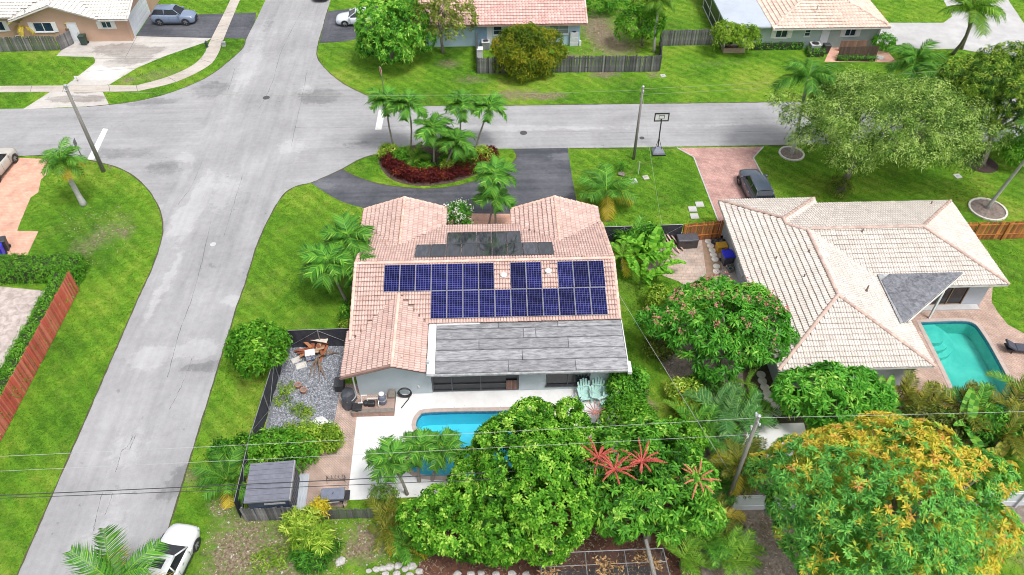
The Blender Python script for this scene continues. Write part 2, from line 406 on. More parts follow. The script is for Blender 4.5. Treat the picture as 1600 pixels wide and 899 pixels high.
def solar_mat():
    m, nt, n, p = newmat('solar_cells')
    v = coords(nt, 'Object')
    b = N(nt, 'ShaderNodeTexBrick', offset=0.0); L(nt, v, b.inputs['Vector'])
    b.inputs['Color1'].default_value = (0.002, 0.003, 0.022, 1); b.inputs['Color2'].default_value = (0.006, 0.006, 0.055, 1)
    b.inputs['Mortar'].default_value = (0.075, 0.08, 0.20, 1)
    b.inputs['Scale'].default_value = 1.0; b.inputs['Brick Width'].default_value = 0.158; b.inputs['Row Height'].default_value = 0.158; b.inputs['Mortar Size'].default_value = 0.010
    o = nt.nodes.new('ShaderNodeObjectInfo'); gl = noise(nt, v, 0.9, 3, .6)
    k = mathn(nt, 'ADD', mathn(nt, 'MULTIPLY', o.outputs['Random'], .7), mathn(nt, 'MULTIPLY_ADD', gl, 1.0)); nt.nodes[-2].inputs[2].default_value = .2
    L(nt, mix(nt, 1.0, b.outputs['Color'], k, 'MULTIPLY'), p.inputs['Base Color'])
    p.inputs['Roughness'].default_value = 0.22; p.inputs['Specular IOR Level'].default_value = 0.12
    return m
m_grass = grass_mat()
m_road = road_mat('road_asphalt', (0.168, 0.166, 0.170), (0.395, 0.39, 0.392), STAINS)
m_asph = road_mat('driveway_asphalt', (0.055, 0.058, 0.068), (0.20, 0.20, 0.215), [(880, 245, 2, .8, 0, 1), (500, 290, 2.5, 1, 0, .8), (640, 315, 5, .7, 0, .6), (860, 290, 2, 3, 0, .3)])
m_conc = road_mat('pale_concrete', (0.24, 0.215, 0.195), (0.60, 0.57, 0.53), [(190, 78, 3.4, 1.6, 0, -2.2), (200, 95, 3, 1.4, .3, -1.6), (235, 80, 2, .9, .3, -1.4), (120, 155, 3.5, .8, 0, -1.8), (135, 140, 2.4, .8, 0, -2.2), (170, 110, 3, 3, 0, 1)])
m_walk = road_mat('sidewalk_concrete', (0.24, 0.20, 0.17), (0.58, 0.53, 0.47), [])
m_white = M('white_concrete', (0.46, 0.45, 0.44), (0.37, 0.36, 0.355), 0.7, .8, bmp=.1)
m_deck = M('pool_deck_paint', (0.68, 0.675, 0.665), (0.57, 0.555, 0.535), 0.9, .75, bmp=.1, contrast=(.4, .75))
m_pinkp = brick_mat('pink_pavers', (0.42, 0.235, 0.20), (0.52, 0.32, 0.275), (0.30, 0.17, 0.15), .3, .15, .6, blot=.35)
m_peach = brick_mat('peach_pavers', (0.60, 0.32, 0.225), (0.64, 0.38, 0.28), (0.5, 0.28, 0.2), .3, .2, 0, blot=.3)
m_brickw = brick_mat('walk_pavers', (0.52, 0.37, 0.30), (0.43, 0.32, 0.265), (0.27, 0.20, 0.165), .22, .11, R(45), blot=.45)
m_deck2 = brick_mat('deck_pavers', (0.47, 0.33, 0.26), (0.40, 0.275, 0.22), (0.28, 0.2, 0.16), .3, .16, R(45), blot=.35)
m_yard = brick_mat('side_yard_pavers', (0.50, 0.37, 0.30), (0.42, 0.34, 0.29), (0.3, 0.23, 0.19), .4, .3, .05, blot=.45)
m_court = M('courtyard_stone', (0.52, 0.44, 0.41), (0.30, 0.25, 0.22), 2.2, .9, bmp=.4, bscale=9, dist=.6)
m_gravel = M('grey_gravel', (0.20, 0.21, 0.235), (0.085, 0.09, 0.10), 9, .9, bmp=.9, bscale=22, var=.9)
m_mulch = M('red_mulch', (0.15, 0.060, 0.035), (0.055, 0.028, 0.02), 4.5, .95, bmp=.9, bscale=16, dist=1)
m_mulch2 = M('grey_mulch', (0.26, 0.21, 0.18), (0.13, 0.10, 0.085), 5, .95, bmp=.8, bscale=16)
m_bedm = M('bed_mulch', (0.11, 0.065, 0.05), (0.055, 0.034, 0.028), 5, .95, bmp=.8, bscale=16)
m_litter = M('dry_litter', (0.24, 0.20, 0.17), (0.12, 0.095, 0.08), 5, .95, bmp=.9, bscale=14, dist=1)
m_paint = M('road_paint', (0.62, 0.61, 0.58), (0.42, 0.42, 0.41), 6, .8, contrast=(.5, .75))
m_crack = M('crack_filler', (0.10, 0.10, 0.105), (0.19, 0.19, 0.19), 3, .9)
m_plaster1 = M('blue_pool_plaster', (0.20, 0.66, 0.76), (0.17, 0.61, 0.72), 1.2, .7)
m_plaster2 = M('green_pool_plaster', (0.26, 0.62, 0.56), (0.15, 0.50, 0.46), .6, .7, dist=1.0)
m_coping = M('pool_coping', (0.45, 0.36, 0.31), (0.36, 0.29, 0.26), 3, .8)
m_water1 = water_mat('clear_blue_water', (0.55, 0.88, 0.93))
m_water2 = water_mat('green_water', (0.50, 0.88, 0.84))
# ---------------------------------------------------------------- ground, roads, paths
POOL1 = cr(GP((650, 664), (656, 650), (672, 645), (760, 643), (850, 645), (872, 680), (850, 722), (780, 748), (700, 745), (655, 741), (640, 727), (646, 706), (658, 690), (655, 676)), 4)
POOL2 = cr(GP((1438, 504), (1438, 504), (1500, 502), (1521, 506), (1533, 519), (1550, 546), (1583, 607), (1583, 607), (1600, 660), (1600, 660), (1515, 664), (1515, 664), (1475, 577)), 4)
def sheet_holes(name, poly, holes, z, mat):
    loops = [[Vector((x, y, 0)) for x, y in p] for p in [poly]+holes]
    pts = [q for l in loops for q in l]; tr = tessellate_polygon(loops); fs = []
    for t in tr:
        a, b, c = (pts[i] for i in t)
        if (b.x-a.x)*(c.y-a.y)-(b.y-a.y)*(c.x-a.x) < 0: t = (t[0], t[2], t[1])
        fs.append(t)
    m = MB(); m.add([(q.x, q.y, z) for q in pts], fs)
    o = m.build(name, mat); o['kind'] = 'structure'; return o
def grow(poly, d):
    n = len(poly); out = []; a = sum(poly[i][0]*poly[(i+1) % n][1]-poly[(i+1) % n][0]*poly[i][1] for i in range(n)); s = 1 if a > 0 else -1
    for i in range(n):
        t = Vector(poly[(i+1) % n])-Vector(poly[i-1]); t.normalize()
        out.append((poly[i][0]+t.y*d*s, poly[i][1]-t.x*d*s))
    return out
sheet_holes('ground', [(-400, -60), (400, -60), (400, 500), (-400, 500)], [POOL1, POOL2], 0.0, m_grass)
sw = cr(GP((221, 455), (240, 413), (254, 365), (251, 332), (237, 305), (220, 285), (195, 267), (160, 255), (112, 246), (60, 243.5)), 4, False)
nw = cr(GP((35, 170), (100, 169), (170, 164), (225, 156), (275, 142), (325, 120), (362, 92), (380, 74), (385, 60), (399, 34), (414, 2)), 4, False)
ne = cr(GP((512, 15), (503, 48), (497, 70), (496, 90), (512, 111), (540, 133), (580, 152), (607, 161), (650, 166)), 4, False)
se = cr(GP((620, 236), (595, 240), (565, 248), (535, 264.5), (505, 278), (486, 286), (462, 292), (442, 306), (420, 342), (400, 388), (383, 445)), 4, False)
road_poly = [(-24.8, -20)]+sw+[(-120, 56.5), (-120, 64.3)]+nw+[(-25.0, 150), (-17.7, 150)]+ne+[G(800, 165), G(1200, 160), (130, 62.6), (130, 55.6), G(1200, 227), G(887, 232), G(800, 232.5), G(700, 233.5)]+se+[(-17.75, 38), (-17.75, -20)]
structure('road', road_poly, 0.006, m_road)
isl = cr(GP((535, 264.5), (548, 272), (570, 281), (600, 289), (640, 294), (672, 295), (710, 291), (745, 282), (780, 268), (800, 255), (807, 244), (801, 233)), 4, False)
drive_poly = GP((486, 286), (505, 278))+isl+GP((887, 231.5), (895, 285), (901, 315))+[(7.4, 44.3), (1.4, 44.3)]+GP((800, 335), (700, 334), (620, 332))+cr(GP((567, 325), (545, 319), (525, 311), (508, 301), (496, 293)), 3, False)
structure('driveway', drive_poly, 0.012, m_asph)
structure('courtyard', [G(800, 334.6), (1.4, 42.6), (-3.4, 42.6), G(690, 333.6)], 0.016, m_peach)
bed = cr(GP((594, 246), (600, 270), (622, 285), (660, 291), (705, 286), (745, 272), (770, 250), (768, 236), (735, 228), (640, 228)), 4)
structure('planting_bed', bed, 0.012, m_bedm)
structure('driveway', GP((1058, 231.5), (1084, 246), (1122, 345))+[(16.9, 44.0), (21.5, 44.0)]+GP((1212, 312), (1177, 247), (1193, 229.5)), 0.012, m_pinkp)
for pl in ([(1058, 231.5), (1084, 246), (1122, 345)], [(1193, 229.5), (1177, 247), (1212, 312)]):
    b = MB(); w = GP(*pl)
    for a, c in zip(w, w[1:]): b.beam((*a, .01), (*c, .01), .10, .05)
    b.build('driveway_edging', m_white)['kind'] = 'structure'
structure('driveway', GP((-60, 268), (27, 247), (78, 249), (74, 272), (64, 281), (60, 301), (48, 309), (30, 352), (27, 361), (60, 362), (36, 413), (-20, 414)), 0.014, m_peach)
structure('courtyard', GP((-80, 440), (71, 455), (-2, 602), (-80, 640)), 0.012, m_court)
structure('driveway', GP((213, 57), (237, 20), (307, 23), (400, 20), (399, 33), (385, 61), (351, 60), (330, 60)), 0.012, m_asph)
structure('driveway', GP((88, 88), (146, 89.5), (149, 94), (148, 99), (103, 134), (170, 133), (215, 106), (255, 89), (322, 66), (330, 60), (213, 57), (185, 57), (112, 57), (100, 75)), 0.012, m_conc)
structure('driveway', GP((80, 143), (160, 143), (171, 165), (36, 171)), 0.010, m_conc)
walk = GP((-60, 135), (100, 134), (170, 133.5), (213, 134))+cr(GP((213, 134), (262, 120.5), (300, 103), (318, 86), (328, 65), (360, 0), (375, -40)), 4, False)+cr(GP((392, -40), (375, 0), (350, 60), (341, 84), (325, 104), (275, 128.5), (215, 143)), 4, False)+GP((160, 144), (-60, 145))
structure('sidewalk', walk, 0.018, m_walk)
structure('driveway', GP((511, 18), (590, 10), (600, 45), (547, 64), (522, 66.5), (499, 68)), 0.012, m_conc if False else m_asph)
structure('driveway', GP((1376, 36), (1474, 36), (1488, 26), (1474, 0), (1465, -20), (1555, -30), (1600, 37), (1680, 110), (1500, 77), (1440, 77), (1370, 68)), 0.010, m_white)
structure('path', GP((1288, 97), (1402, 98), (1388, 82), (1378, 80), (1320, 75), (1300, 70)), 0.014, m_peach)
deck1 = GP((558, 648), (614, 648), (617, 600))+[(7.3, 30.3)]+GP((985, 690), (960, 765), (700, 775), (543, 782))
sheet_holes('pool_deck', deck1, [grow(POOL1, .26)], 0.020, m_deck)
structure('paver_walk', GP((533, 600), (560, 600), (616, 617), (614, 648), (558, 648), (543, 782), (541, 792), (470, 792), (455, 725), (500, 705), (517, 690)), 0.014, m_brickw)
structure('gravel_bed', GP((410, 690), (447, 522), (545, 520), (533, 600), (517, 690), (455, 726)), 0.010, m_gravel)
deck2 = [(25.6, 37.5), (33.3, 37.5)]+GP((1551, 449), (1549, 472), (1560, 490), (1575, 508), (1601, 522), (1720, 570), (1740, 690), (1480, 700), (1370, 640), (1400, 600))
sheet_holes('pool_deck', deck2, [grow(POOL2, .26)], 0.020, m_deck2)
structure('side_yard', GP((1036, 372), (1136, 368), (1150, 420), (1172, 480), (1120, 480), (1060, 440), (1005, 420), (1000, 380)), 0.012, m_yard)
structure('soil_path', GP((1120, 480), (1172, 480), (1216, 590), (1262, 668), (1240, 672), (1165, 668), (1160, 560)), 0.012, M('dark_soil', (.085, .062, .038), (.035, .03, .018), 3, .95, bmp=.7, bscale=12))
structure('soil_path', GP((1096, 373), (1118, 372), (1130, 430), (1104, 432)), 0.015, M('brown_path', (.30, .20, .13), (.22, .145, .10), 3, .9))
structure('concrete_pad', GP((1124, 424), (1150, 412), (1180, 480), (1150, 480)), 0.020, m_walk)
structure('concrete_pad', GP((1172, 664), (1256, 661), (1262, 686), (1240, 712), (1152, 722)), 0.020, m_deck)
structure('mulch_bed', GP((600, 805), (640, 790), (1090, 780), (1150, 830), (1140, 960), (620, 960), (655, 880), (690, 862)), 0.010, m_mulch)
structure('bare_soil', cr(GP((1100, 812), (1215, 800), (1260, 850), (1250, 960), (1120, 960)), 4), 0.014, m_litter)
structure('bare_soil', cr(GP((1085, 700), (1150, 692), (1195, 700), (1215, 780), (1190, 797), (1120, 800)), 4), 0.008, m_litter)
structure('bare_soil', cr(GP((1540, 790), (1620, 790), (1640, 830), (1590, 840), (1550, 815)), 4), 0.010, m_litter)
structure('bare_soil', cr(GP((1040, 480), (1150, 560), (1220, 680), (1060, 690), (1085, 640), (1030, 560)), 4), 0.008, m_litter)
for i, (a, b_, c, d) in enumerate((((136, 250), (147, 250), (169, 202), (161, 201)), ((586, 203), (596, 203), (602, 172), (592, 172)))):
    structure('stop_line', GP(a, b_, c, d), 0.012, m_paint)
for pts in ([(208, 682), (200, 697), (190, 706), (185, 725), (180, 738)], [(212, 681), (206, 694), (202, 703)], [(176, 771), (170, 790), (163, 806)], [(160, 770), (151, 806), (146, 830)],
            [(316, 252), (300, 290), (278, 320)], [(470, 20), (440, 80), (425, 130), (405, 170)], [(330, 345), (305, 450), (280, 520), (262, 590)], [(355, 145), (366, 111), (363, 108)],
            [(860, 205), (960, 207), (1080, 208), (1200, 205)], [(640, 197), (560, 199), (460, 200)], [(480, 110), (470, 160), (455, 230)], [(300, 560), (285, 600), (265, 640)], [(380, 270), (365, 320), (350, 370)]):
    b = MB(); w = cr(GP(*pts), 6, False)
    for a, c in zip(w, w[1:]):
        t = Vector((c[0]-a[0], c[1]-a[1])).normalized()*rnd.uniform(.006, .026); j = rnd.uniform(-.04, .04)
        b.add([(a[0]-t.y, a[1]+t.x, .0105), (a[0]+t.y, a[1]-t.x, .0105), (c[0]+t.y+j, c[1]-t.x, .0105), (c[0]-t.y+j, c[1]+t.x, .0105)], [(0, 1, 2, 3)])
    b.build('road_crack', m_crack)['kind'] = 'structure'
for a, c in (((213, 134), (215, 143)), ((170, 133.5), (172, 144)), ((100, 134), (98, 144)), ((50, 134.5), (47, 144.5)), ((262, 120.5), (275, 128)), ((328, 65), (350, 60)), ((313, 93), (330, 98)), ((340, 42), (356, 39)), ((349, 22), (365, 18))):
    b = MB(); p, q = G(*a), G(*c); b.beam((*p, .0185), (*q, .0185), .05, .004); b.build('sidewalk_joint', m_crack)['kind'] = 'structure'
for a, c in (((113, 91.5), (255, 92)), ((195, 92), (214, 57)), ((135, 112), (214, 107)), ((103, 134), (170, 133.3))):
    b = MB(); p, q = G(*a), G(*c); b.beam((*p, .0135), (*q, .0135), .04, .004); b.build('driveway_joint', m_crack)['kind'] = 'structure'
m_iron = M('cast_iron', (0.05, 0.05, 0.055), (0.09, 0.085, 0.08), 8, .6, bmp=.3)
m_ironl = M('pale_iron', (0.5, 0.5, 0.5), (0.4, 0.4, 0.4), 8, .6)
for (x, y, r, mm, lab) in ((416, 153, .33, m_iron, 'round iron manhole cover in the road beside the red sign corner'), (818, 208, .33, m_iron, 'round iron manhole cover in the cross street above the dark driveway'),
                       (1003, 216, .22, m_iron, 'small iron valve cover in the road beside the thin utility pole'), (333, 382, .22, m_ironl, 'pale worn valve cover in the middle of the long road')):
    t = thing('manhole_cover', lab, 'manhole cover', (*G(x, y), .006), group='covers set in the roads')
    MB().lathe((0, 0, 0), [(r, 0), (r, .012), (r*.92, .014)], 20).build('rim', mm, t)
    b = MB().lathe((0, 0, 0), [(r*.88, .004), (r*.88, .012)], 20)
    for k in range(-3, 4): b.box(-r*.7, r*.7, k*r*.22-.01, k*r*.22+.01, .012, .017)
    b.build('lid', mm, t)
# grass grows ragged over the road edge: a thin line of soil along it
m_edge = M('edge_soil', (.10, .075, .045), (.05, .06, .02), 3, .95, bmp=.6)
def soil_edge(pts, w):
    b = MB(); vs = []; n = len(pts)
    for i, p in enumerate(pts):
        t = Vector(pts[min(i+1, n-1)])-Vector(pts[max(i-1, 0)]); t.normalize(); a = rnd.uniform(.3, 1)*w; c = rnd.uniform(.3, 1)*w
        vs += [(p[0]-t.y*a, p[1]+t.x*a, .0135), (p[0]+t.y*c, p[1]-t.x*c, .0135)]
    b.add(vs, [(2*i, 2*i+1, 2*i+3, 2*i+2) for i in range(n-1)]); b.build('road_edge_soil', m_edge)['kind'] = 'structure'
def dense(pts, st=.35):
    out = []
    for p, q in zip(pts, pts[1:]):
        k = max(1, int(math.hypot(q[0]-p[0], q[1]-p[1])/st)); out += [(p[0]+(q[0]-p[0])*i/k, p[1]+(q[1]-p[1])*i/k) for i in range(k)]
    return out+[pts[-1]]
for pts in ([(-24.8, 14)]+sw, [(-40.5, 56.45)]+sw[-6:][::-1], nw[6:34], ne+GP((800, 165), (1200, 160), (1500, 157)), se[5:]+[(-17.75, 38), (-17.75, 14)], isl, GP((890, 232), (1052, 232)), GP((1200, 228), (1500, 223))):
    if len(pts) > 1: soil_edge(dense(pts), .07)
# pools
for nm, P, mp, mw, dep, lab in (('blue', POOL1, m_plaster1, m_water1, 1.3, None), ('green', POOL2, m_plaster2, m_water2, 1.25, None)):
    b = MB(); n = len(P); a = sum(P[i][0]*P[(i+1) % n][1]-P[(i+1) % n][0]*P[i][1] for i in range(n))
    Q = P if a > 0 else P[::-1]
    for k in range(n):
        p, q = Q[k], Q[(k+1) % n]
        b.add([(*p, .0), (*q, .0), (*q, -dep), (*p, -dep)], [(0, 1, 2, 3)])
    b.sheet(Q, -dep); o = b.build('pool_basin', mp)
    b = MB()
    for k in range(n):
        p, q = Q[k], Q[(k+1) % n]; c_ = Vector((sum(x for x, _ in Q)/n, sum(y for _, y in Q)/n)); i_ = lambda v: tuple(Vector(v)+(c_-Vector(v)).normalized()*.012)
        b.add([(*i_(p), .0), (*i_(q), .0), (*i_(q), -.24), (*i_(p), -.24)], [(0, 1, 2, 3)])
    e = b.build('waterline_tile', M('waterline_tiles', (.05, .12, .22), (.10, .22, .33), 9, .3)); e['kind'] = 'structure'; o['kind'] = 'structure'
    if nm == 'green':
        c = MB()
        for k in range(3): c.lathe((29.2, 34.2, 0), [(1.7-.38*k, -dep+.01), (1.7-.38*k, -dep+.32*(k+1))], 28)
        e = c.build('pool_steps', mp); e['kind'] = 'structure'
    if nm == 'blue':
        gx, gy = G(672, 716); e = MB().lathe((gx, gy, 0), [(1.75, -dep+.01), (1.75, -.75), (1.35, -.74), (1.35, -.42)], 28).build('pool_steps', mp); e['kind'] = 'structure'
    w = structure('pool_water', Q, -0.10, mw)
    c = MB(); O = grow(Q, .27)
    for k in range(n):
        j = (k+1) % n
        c.add([(*Q[k], .0), (*O[k], .0), (*O[j], .0), (*Q[j], .0), (*Q[k], .045), (*O[k], .04), (*O[j], .04), (*Q[j], .045)], [(4, 5, 6, 7), (1, 2, 6, 5), (3, 0, 4, 7)])
    c.build('pool_coping', m_coping)['kind'] = 'structure'
# ---------------------------------------------------------------- building helpers
def tile_field(planes, w=0.36, ex=0.34, prof=((0, -.035), (.05, .012), (.25, .045), (.45, .012), (.5, -.035), (.55, .012), (.75, .045), (.95, .012), (1, -.035)), seed=1, lift=.07, jit=.008, edge=.60):
    """rows of lapped roof tiles over plan polygons; plane = (poly, z0, gx, gy) with z = z0+gx*x+gy*y"""
    rg = np.random.default_rng(seed); VV = []; FF = []; var = []; base = 0
    pr = np.array(prof); k = len(pr)
    for poly, z0, gx, gy in planes:
        g = math.hypot(gx, gy); dn = np.array([-gx, -gy])/g; ac = np.array([-dn[1], dn[0]]); cs = 1/math.sqrt(1+g*g)
        P = np.array(poly); pv = P@dn; pu = P@ac
        ep = ex*cs
        rows = int((pv.max()-pv.min())/ep)+1; cols = int((pu.max()-pu.min())/w)+2
        r, c = np.meshgrid(np.arange(rows), np.arange(cols), indexing='ij'); r = r.ravel(); c = c.ravel()
        u0 = pu.min()-w*.3+c*w; v1 = pv.max()-r*ep
        cx = (u0+w/2)[:, None]*ac+(v1-ep/2)[:, None]*dn
        ok = inside(cx[:, 0], cx[:, 1], [tuple(q) for q in poly]); u0 = u0[ok]; v1 = v1[ok]; n = len(u0)
        if not n: continue
        jz = rg.uniform(-jit, jit, n); jv = rg.uniform(-.012, .012, n)
        U = u0[:, None]+pr[:, 0]*w
        nx = np.array([-gx, -gy, 1.0])*cs
        def ring(v, h):
            X = U*ac[0]+v[:, None]*dn[0]; Y = U*ac[1]+v[:, None]*dn[1]; Z = z0+gx*X+gy*Y
            return np.stack([X, Y, Z], -1)+h[..., None]*nx
        lo = ring(v1+jv+.02, np.maximum(pr[:, 1], -.01)[None, :]+lift+jz[:, None])
        md = ring(v1+jv-.035, pr[:, 1][None, :]*.98+lift*.9+jz[:, None])
        hi = ring(v1-ep*1.04, pr[:, 1][None, :]+jz[:, None]*.3+.0)
        fr = ring(v1+jv+.012, np.maximum(pr[:, 1], -.01)[None, :]+lift+jz[:, None]-.022)
        V = np.concatenate([hi, md, lo, fr], 1).reshape(-1, 3)
        q = []
        for i in range(k-1):
            q += [(i, k+i, k+i+1, i+1), (k+i, 2*k+i, 2*k+i+1, k+i+1), (2*k+i, 3*k+i, 3*k+i+1, 2*k+i+1)]
        q = np.array(q); F = (q[None]+(np.arange(n)*4*k)[:, None, None]).reshape(-1, 4)+base
        VV.append(V); FF.append(F); base += len(V)
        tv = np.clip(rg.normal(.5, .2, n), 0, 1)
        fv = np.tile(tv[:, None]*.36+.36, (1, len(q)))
        for i in range(k-1):      # course shadow lines and mildew painted on the lower edge and in channels
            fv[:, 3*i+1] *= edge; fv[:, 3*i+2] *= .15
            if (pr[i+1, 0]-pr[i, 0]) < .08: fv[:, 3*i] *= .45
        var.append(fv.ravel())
    return np.concatenate(VV), np.concatenate(FF), np.concatenate(var)
def add_tiles(planes, parent, mat, **kw):
    V, F, var = tile_field(planes, **kw)
    e = np.array([[f[0], f[1], f[2]] for f in F[:1]])
    V = V-np.array(parent.location)
    # make every tile face up
    o = bpy.data.objects.new('roof_tiles', mesh_np('roof_tiles', V, F, mat, var)); link(o, parent); o['kind'] = 'stuff'
    return o
def add_caps(lines, parent, mat, r=.11, ln=.42, lift=.05, seed=0):
    rg = random.Random(seed); b = MB()
    for p, q in lines:
        p = Vector(p); q = Vector(q); d = q-p; n = max(1, int(d.length/ln)); d.normalize()
        s = d.cross(Vector((0, 0, 1))).normalized(); w = s.cross(d)
        for k in range(n):
            a = p+(q-p)*(k/n)-d*.03; c = p+(q-p)*((k+1)/n)+d*.03; b.cv = min(1, max(0, rg.gauss(.55, .2)))
            vs = []
            for pt, rr, l in ((a, r*.86, lift-.015), (c, r*1.08, lift+.02)):
                for t in (0, 36, 72, 108, 144, 180):
                    vs.append(pt+s*(math.cos(R(t))*rr)+w*(math.sin(R(t))*rr*.85+l-.06))
            b.add(vs, [(i, i+1, 7+i, 6+i) for i in range(5)]+[(6, 7, 8, 9, 10, 11), (5, 4, 3, 2, 1, 0)])
    o = b.build('ridge_tiles', mat, parent, world=True); o['kind'] = 'stuff'; return o
def roof_deck(planes, parent, mat, th=.16):
    b = MB()
    for poly, z0, gx, gy in planes:
        b.prism(poly, lambda x, y: z0+gx*x+gy*y-th-.03, lambda x, y: z0+gx*x+gy*y-.045)
    return b.build('roof', mat, parent, world=True)
def pl_y(poly, zr, yr, s): return (poly, zr-s*yr, 0.0, s)      # z rises with y (faces the camera) when s > 0
def pl_x(poly, zr, xr, s): return (poly, zr-s*xr, s, 0.0)
class Fr:
    """a wall's own frame: p origin in plan, u along the wall, n outward"""
    def __init__(s, p, u): s.p = Vector((*p, 0)); s.u = Vector((*u, 0)).normalized(); s.n = Vector((s.u.y, -s.u.x, 0))
    def box(s, b, a0, a1, n0, n1, z0, z1):
        c = s.p+s.u*(a0+a1)/2+s.n*(n0+n1)/2+Vector((0, 0, (z0+z1)/2))
        m = Matrix((s.u, -s.n, (0, 0, 1))).transposed()
        b.obox(c, (abs(a1-a0)/2, abs(n1-n0)/2, abs(z1-z0)/2), m)
def wall(b, f, l, z0, z1, holes=(), th=.2):
    xs = 0
    for a0, a1, h0, h1 in sorted(holes):
        if a0 > xs: f.box(b, xs, a0, -th, 0, z0, z1)
        if h0 > z0: f.box(b, a0, a1, -th, 0, z0, h0)
        if h1 < z1: f.box(b, a0, a1, -th, 0, h1, z1)
        xs = a1
    if xs < l: f.box(b, xs, l, -th, 0, z0, z1)
def window(par, f, a0, a1, z0, z1, n=2, fm=None, gm=None, bars=0, fw_=.05, sill=True, name='window'):
    b = MB(); w = fw_
    f.box(b, a0, a1, -.10, .02, z0, z0+w); f.box(b, a0, a1, -.10, .02, z1-w, z1)
    f.box(b, a0, a0+w, -.10, .018, z0+w, z1-w); f.box(b, a1-w, a1, -.10, .018, z0+w, z1-w)
    st = (a1-a0-w)/n
    for k in range(1, n): f.box(b, a0+k*st, a0+k*st+w, -.09, .012, z0+w, z1-w)
    for k in range(bars): z = z0+(z1-z0)*(k+1)/(bars+1); f.box(b, a0+w, a1-w, -.085, .004, z-.015, z+.015)
    if sill: f.box(b, a0-.06, a1+.06, .003, .09, z0-.07, z0-.004)
    o = b.build(name, fm, par, world=True)
    for k in range(n):
        g = MB(); f.box(g, a0+k*st+w*(k > 0)+(w if k == 0 else 0), a0+(k+1)*st+(0 if k < n-1 else 0), -.07, -.05, z0+w, z1-w)
        po = g.build('pane', gm, o, world=True)
    return o
def shutters(par, f, a0, a1, z0, z1, m, w=.42):
    for s in (a0-w-.02, a1+.02):
        b = MB(); f.box(b, s, s+w, .003, .045, z0, z1)
        for k in range(int((z1-z0)/.11)): f.box(b, s+.05, s+w-.05, .045, .06, z0+.04+k*.11, z0+.10+k*.11)
        b.build('shutter', m, par, world=True)
def door(par, f, a0, a1, z1, dm, fm, panels=3):
    b = MB(); f.box(b, a0, a1, -.05, .03, 0.02, z1)
    for k in range(panels): f.box(b, a0+.15, a1-.15, .03, .045, .2+k*(z1-.3)/panels, .05+(k+1)*(z1-.3)/panels)
    d = b.build('door', dm, par, world=True)
    b = MB(); f.box(b, a0-.09, a0-.003, -.02, .05, 0, z1+.09); f.box(b, a1+.003, a1+.09, -.02, .05, 0, z1+.09); f.box(b, a0, a1, -.02, .05, z1+.003, z1+.09)
    b.build('frame', fm, d, world=True)
    b = MB(); f.box(b, a1-.14, a1-.08, .046, .09, .95, 1.05); b.build('handle', M('steel', (.6, .6, .6), rough=.3, metal=.9), d, world=True)
    return d
def gable(b, f, pts, th=.2):
    """pts (a, z) on the wall's face, extruded inward"""
    vs = [f.p+f.u*a+Vector((0, 0, z))-f.n*d for d in (0, th) for a, z in pts]; n = len(pts)
    fs = [tuple(range(n)), tuple(range(2*n-1, n-1, -1))]+[(i, n+i, n+(i+1) % n, (i+1) % n) for i in range(n)]
    b.add(vs, fs)
def vent(par, c, m, kind='pipe'):
    b = MB()
    if kind == 'pipe': b.lathe(c, [(.10, -.2), (.07, 0), (.05, .05), (.05, .32), (.035, .32)], 10)
    else: b.bbox(c[0]-.16, c[0]+.16, c[1]-.16, c[1]+.16, c[2]-.2, c[2]+.2, .03); b.lathe(c, [(.22, .21), (.22, .25), (.1, .33)], 12)
    return b.build('roof_vent', m, par, world=True)
def ac_unit(lab, px, rz=0, z=.05, m=None, size=(.8, .8, .8), group='air conditioner units beside the houses'):
    t = thing('air_conditioner', lab, 'air conditioner', (*G(*px), z), rz, group)
    m = m or M('ac_grey', (.30, .31, .32), (.22, .23, .24), 3, .5)
    x, y, h = size
    b = MB().bbox(-x/2, x/2, -y/2, y/2, 0, h-.06, .03); b.build('body', m, t)
    b = MB()
    for k in range(9):
        zz = .08+k*(h-.2)/9
        b.box(-x/2-.012, -x/2+.0, -y/2+.06, y/2-.06, zz, zz+.04); b.box(x/2, x/2+.012, -y/2+.06, y/2-.06, zz, zz+.04)
        b.box(-x/2+.06, x/2-.06, -y/2-.012, -y/2, zz, zz+.04)
    b.build('louvre', m, t)
    b = MB().bbox(-x/2-.02, x/2+.02, -y/2-.02, y/2+.02, h-.058, h, .02); b.build('top_panel', M('ac_top', (.5, .5, .49), rough=.5), t)
    b = MB().lathe((0, 0, h), [(x*.36, .002), (x*.36, .015), (x*.30, .02)], 20); b.build('fan_opening', M('black_plastic', (.015, .015, .017), (.03, .03, .032), 5, .5), t)
    b = MB()
    for r in (.12, .2, .28): b.lathe((0, 0, h), [(x*r, .022), (x*r+.012, .028), (x*r+.02, .022)], 20)
    b.box(-x*.36, x*.36, -.012, .012, .0+h+.028, h+.036); b.box(-.012, .012, -x*.36, x*.36, h+.037, h+.045)
    b.build('fan_grille', M('steel_dark', (.25, .25, .26), rough=.4, metal=.7), t)
    return t
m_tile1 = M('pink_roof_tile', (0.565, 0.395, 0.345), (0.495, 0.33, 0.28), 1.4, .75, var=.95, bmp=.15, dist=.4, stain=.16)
m_cap1 = M('pink_ridge_tile', (0.68, 0.47, 0.39), (0.58, 0.37, 0.29), 1.4, .75, var=.3)
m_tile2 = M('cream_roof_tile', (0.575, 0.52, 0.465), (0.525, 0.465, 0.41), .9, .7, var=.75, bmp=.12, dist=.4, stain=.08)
m_cap2 = M('cream_ridge_tile', (0.40, 0.28, 0.235), (0.50, 0.38, 0.32), 2, .75, var=.35)
m_tile3 = M('white_roof_tile', (0.66, 0.64, 0.60), (0.56, 0.52, 0.46), 1.5, .65, var=1.0)
m_tile4 = M('rose_roof_tile', (0.60, 0.39, 0.345), (0.52, 0.31, 0.27), 1.2, .7, var=1.15)
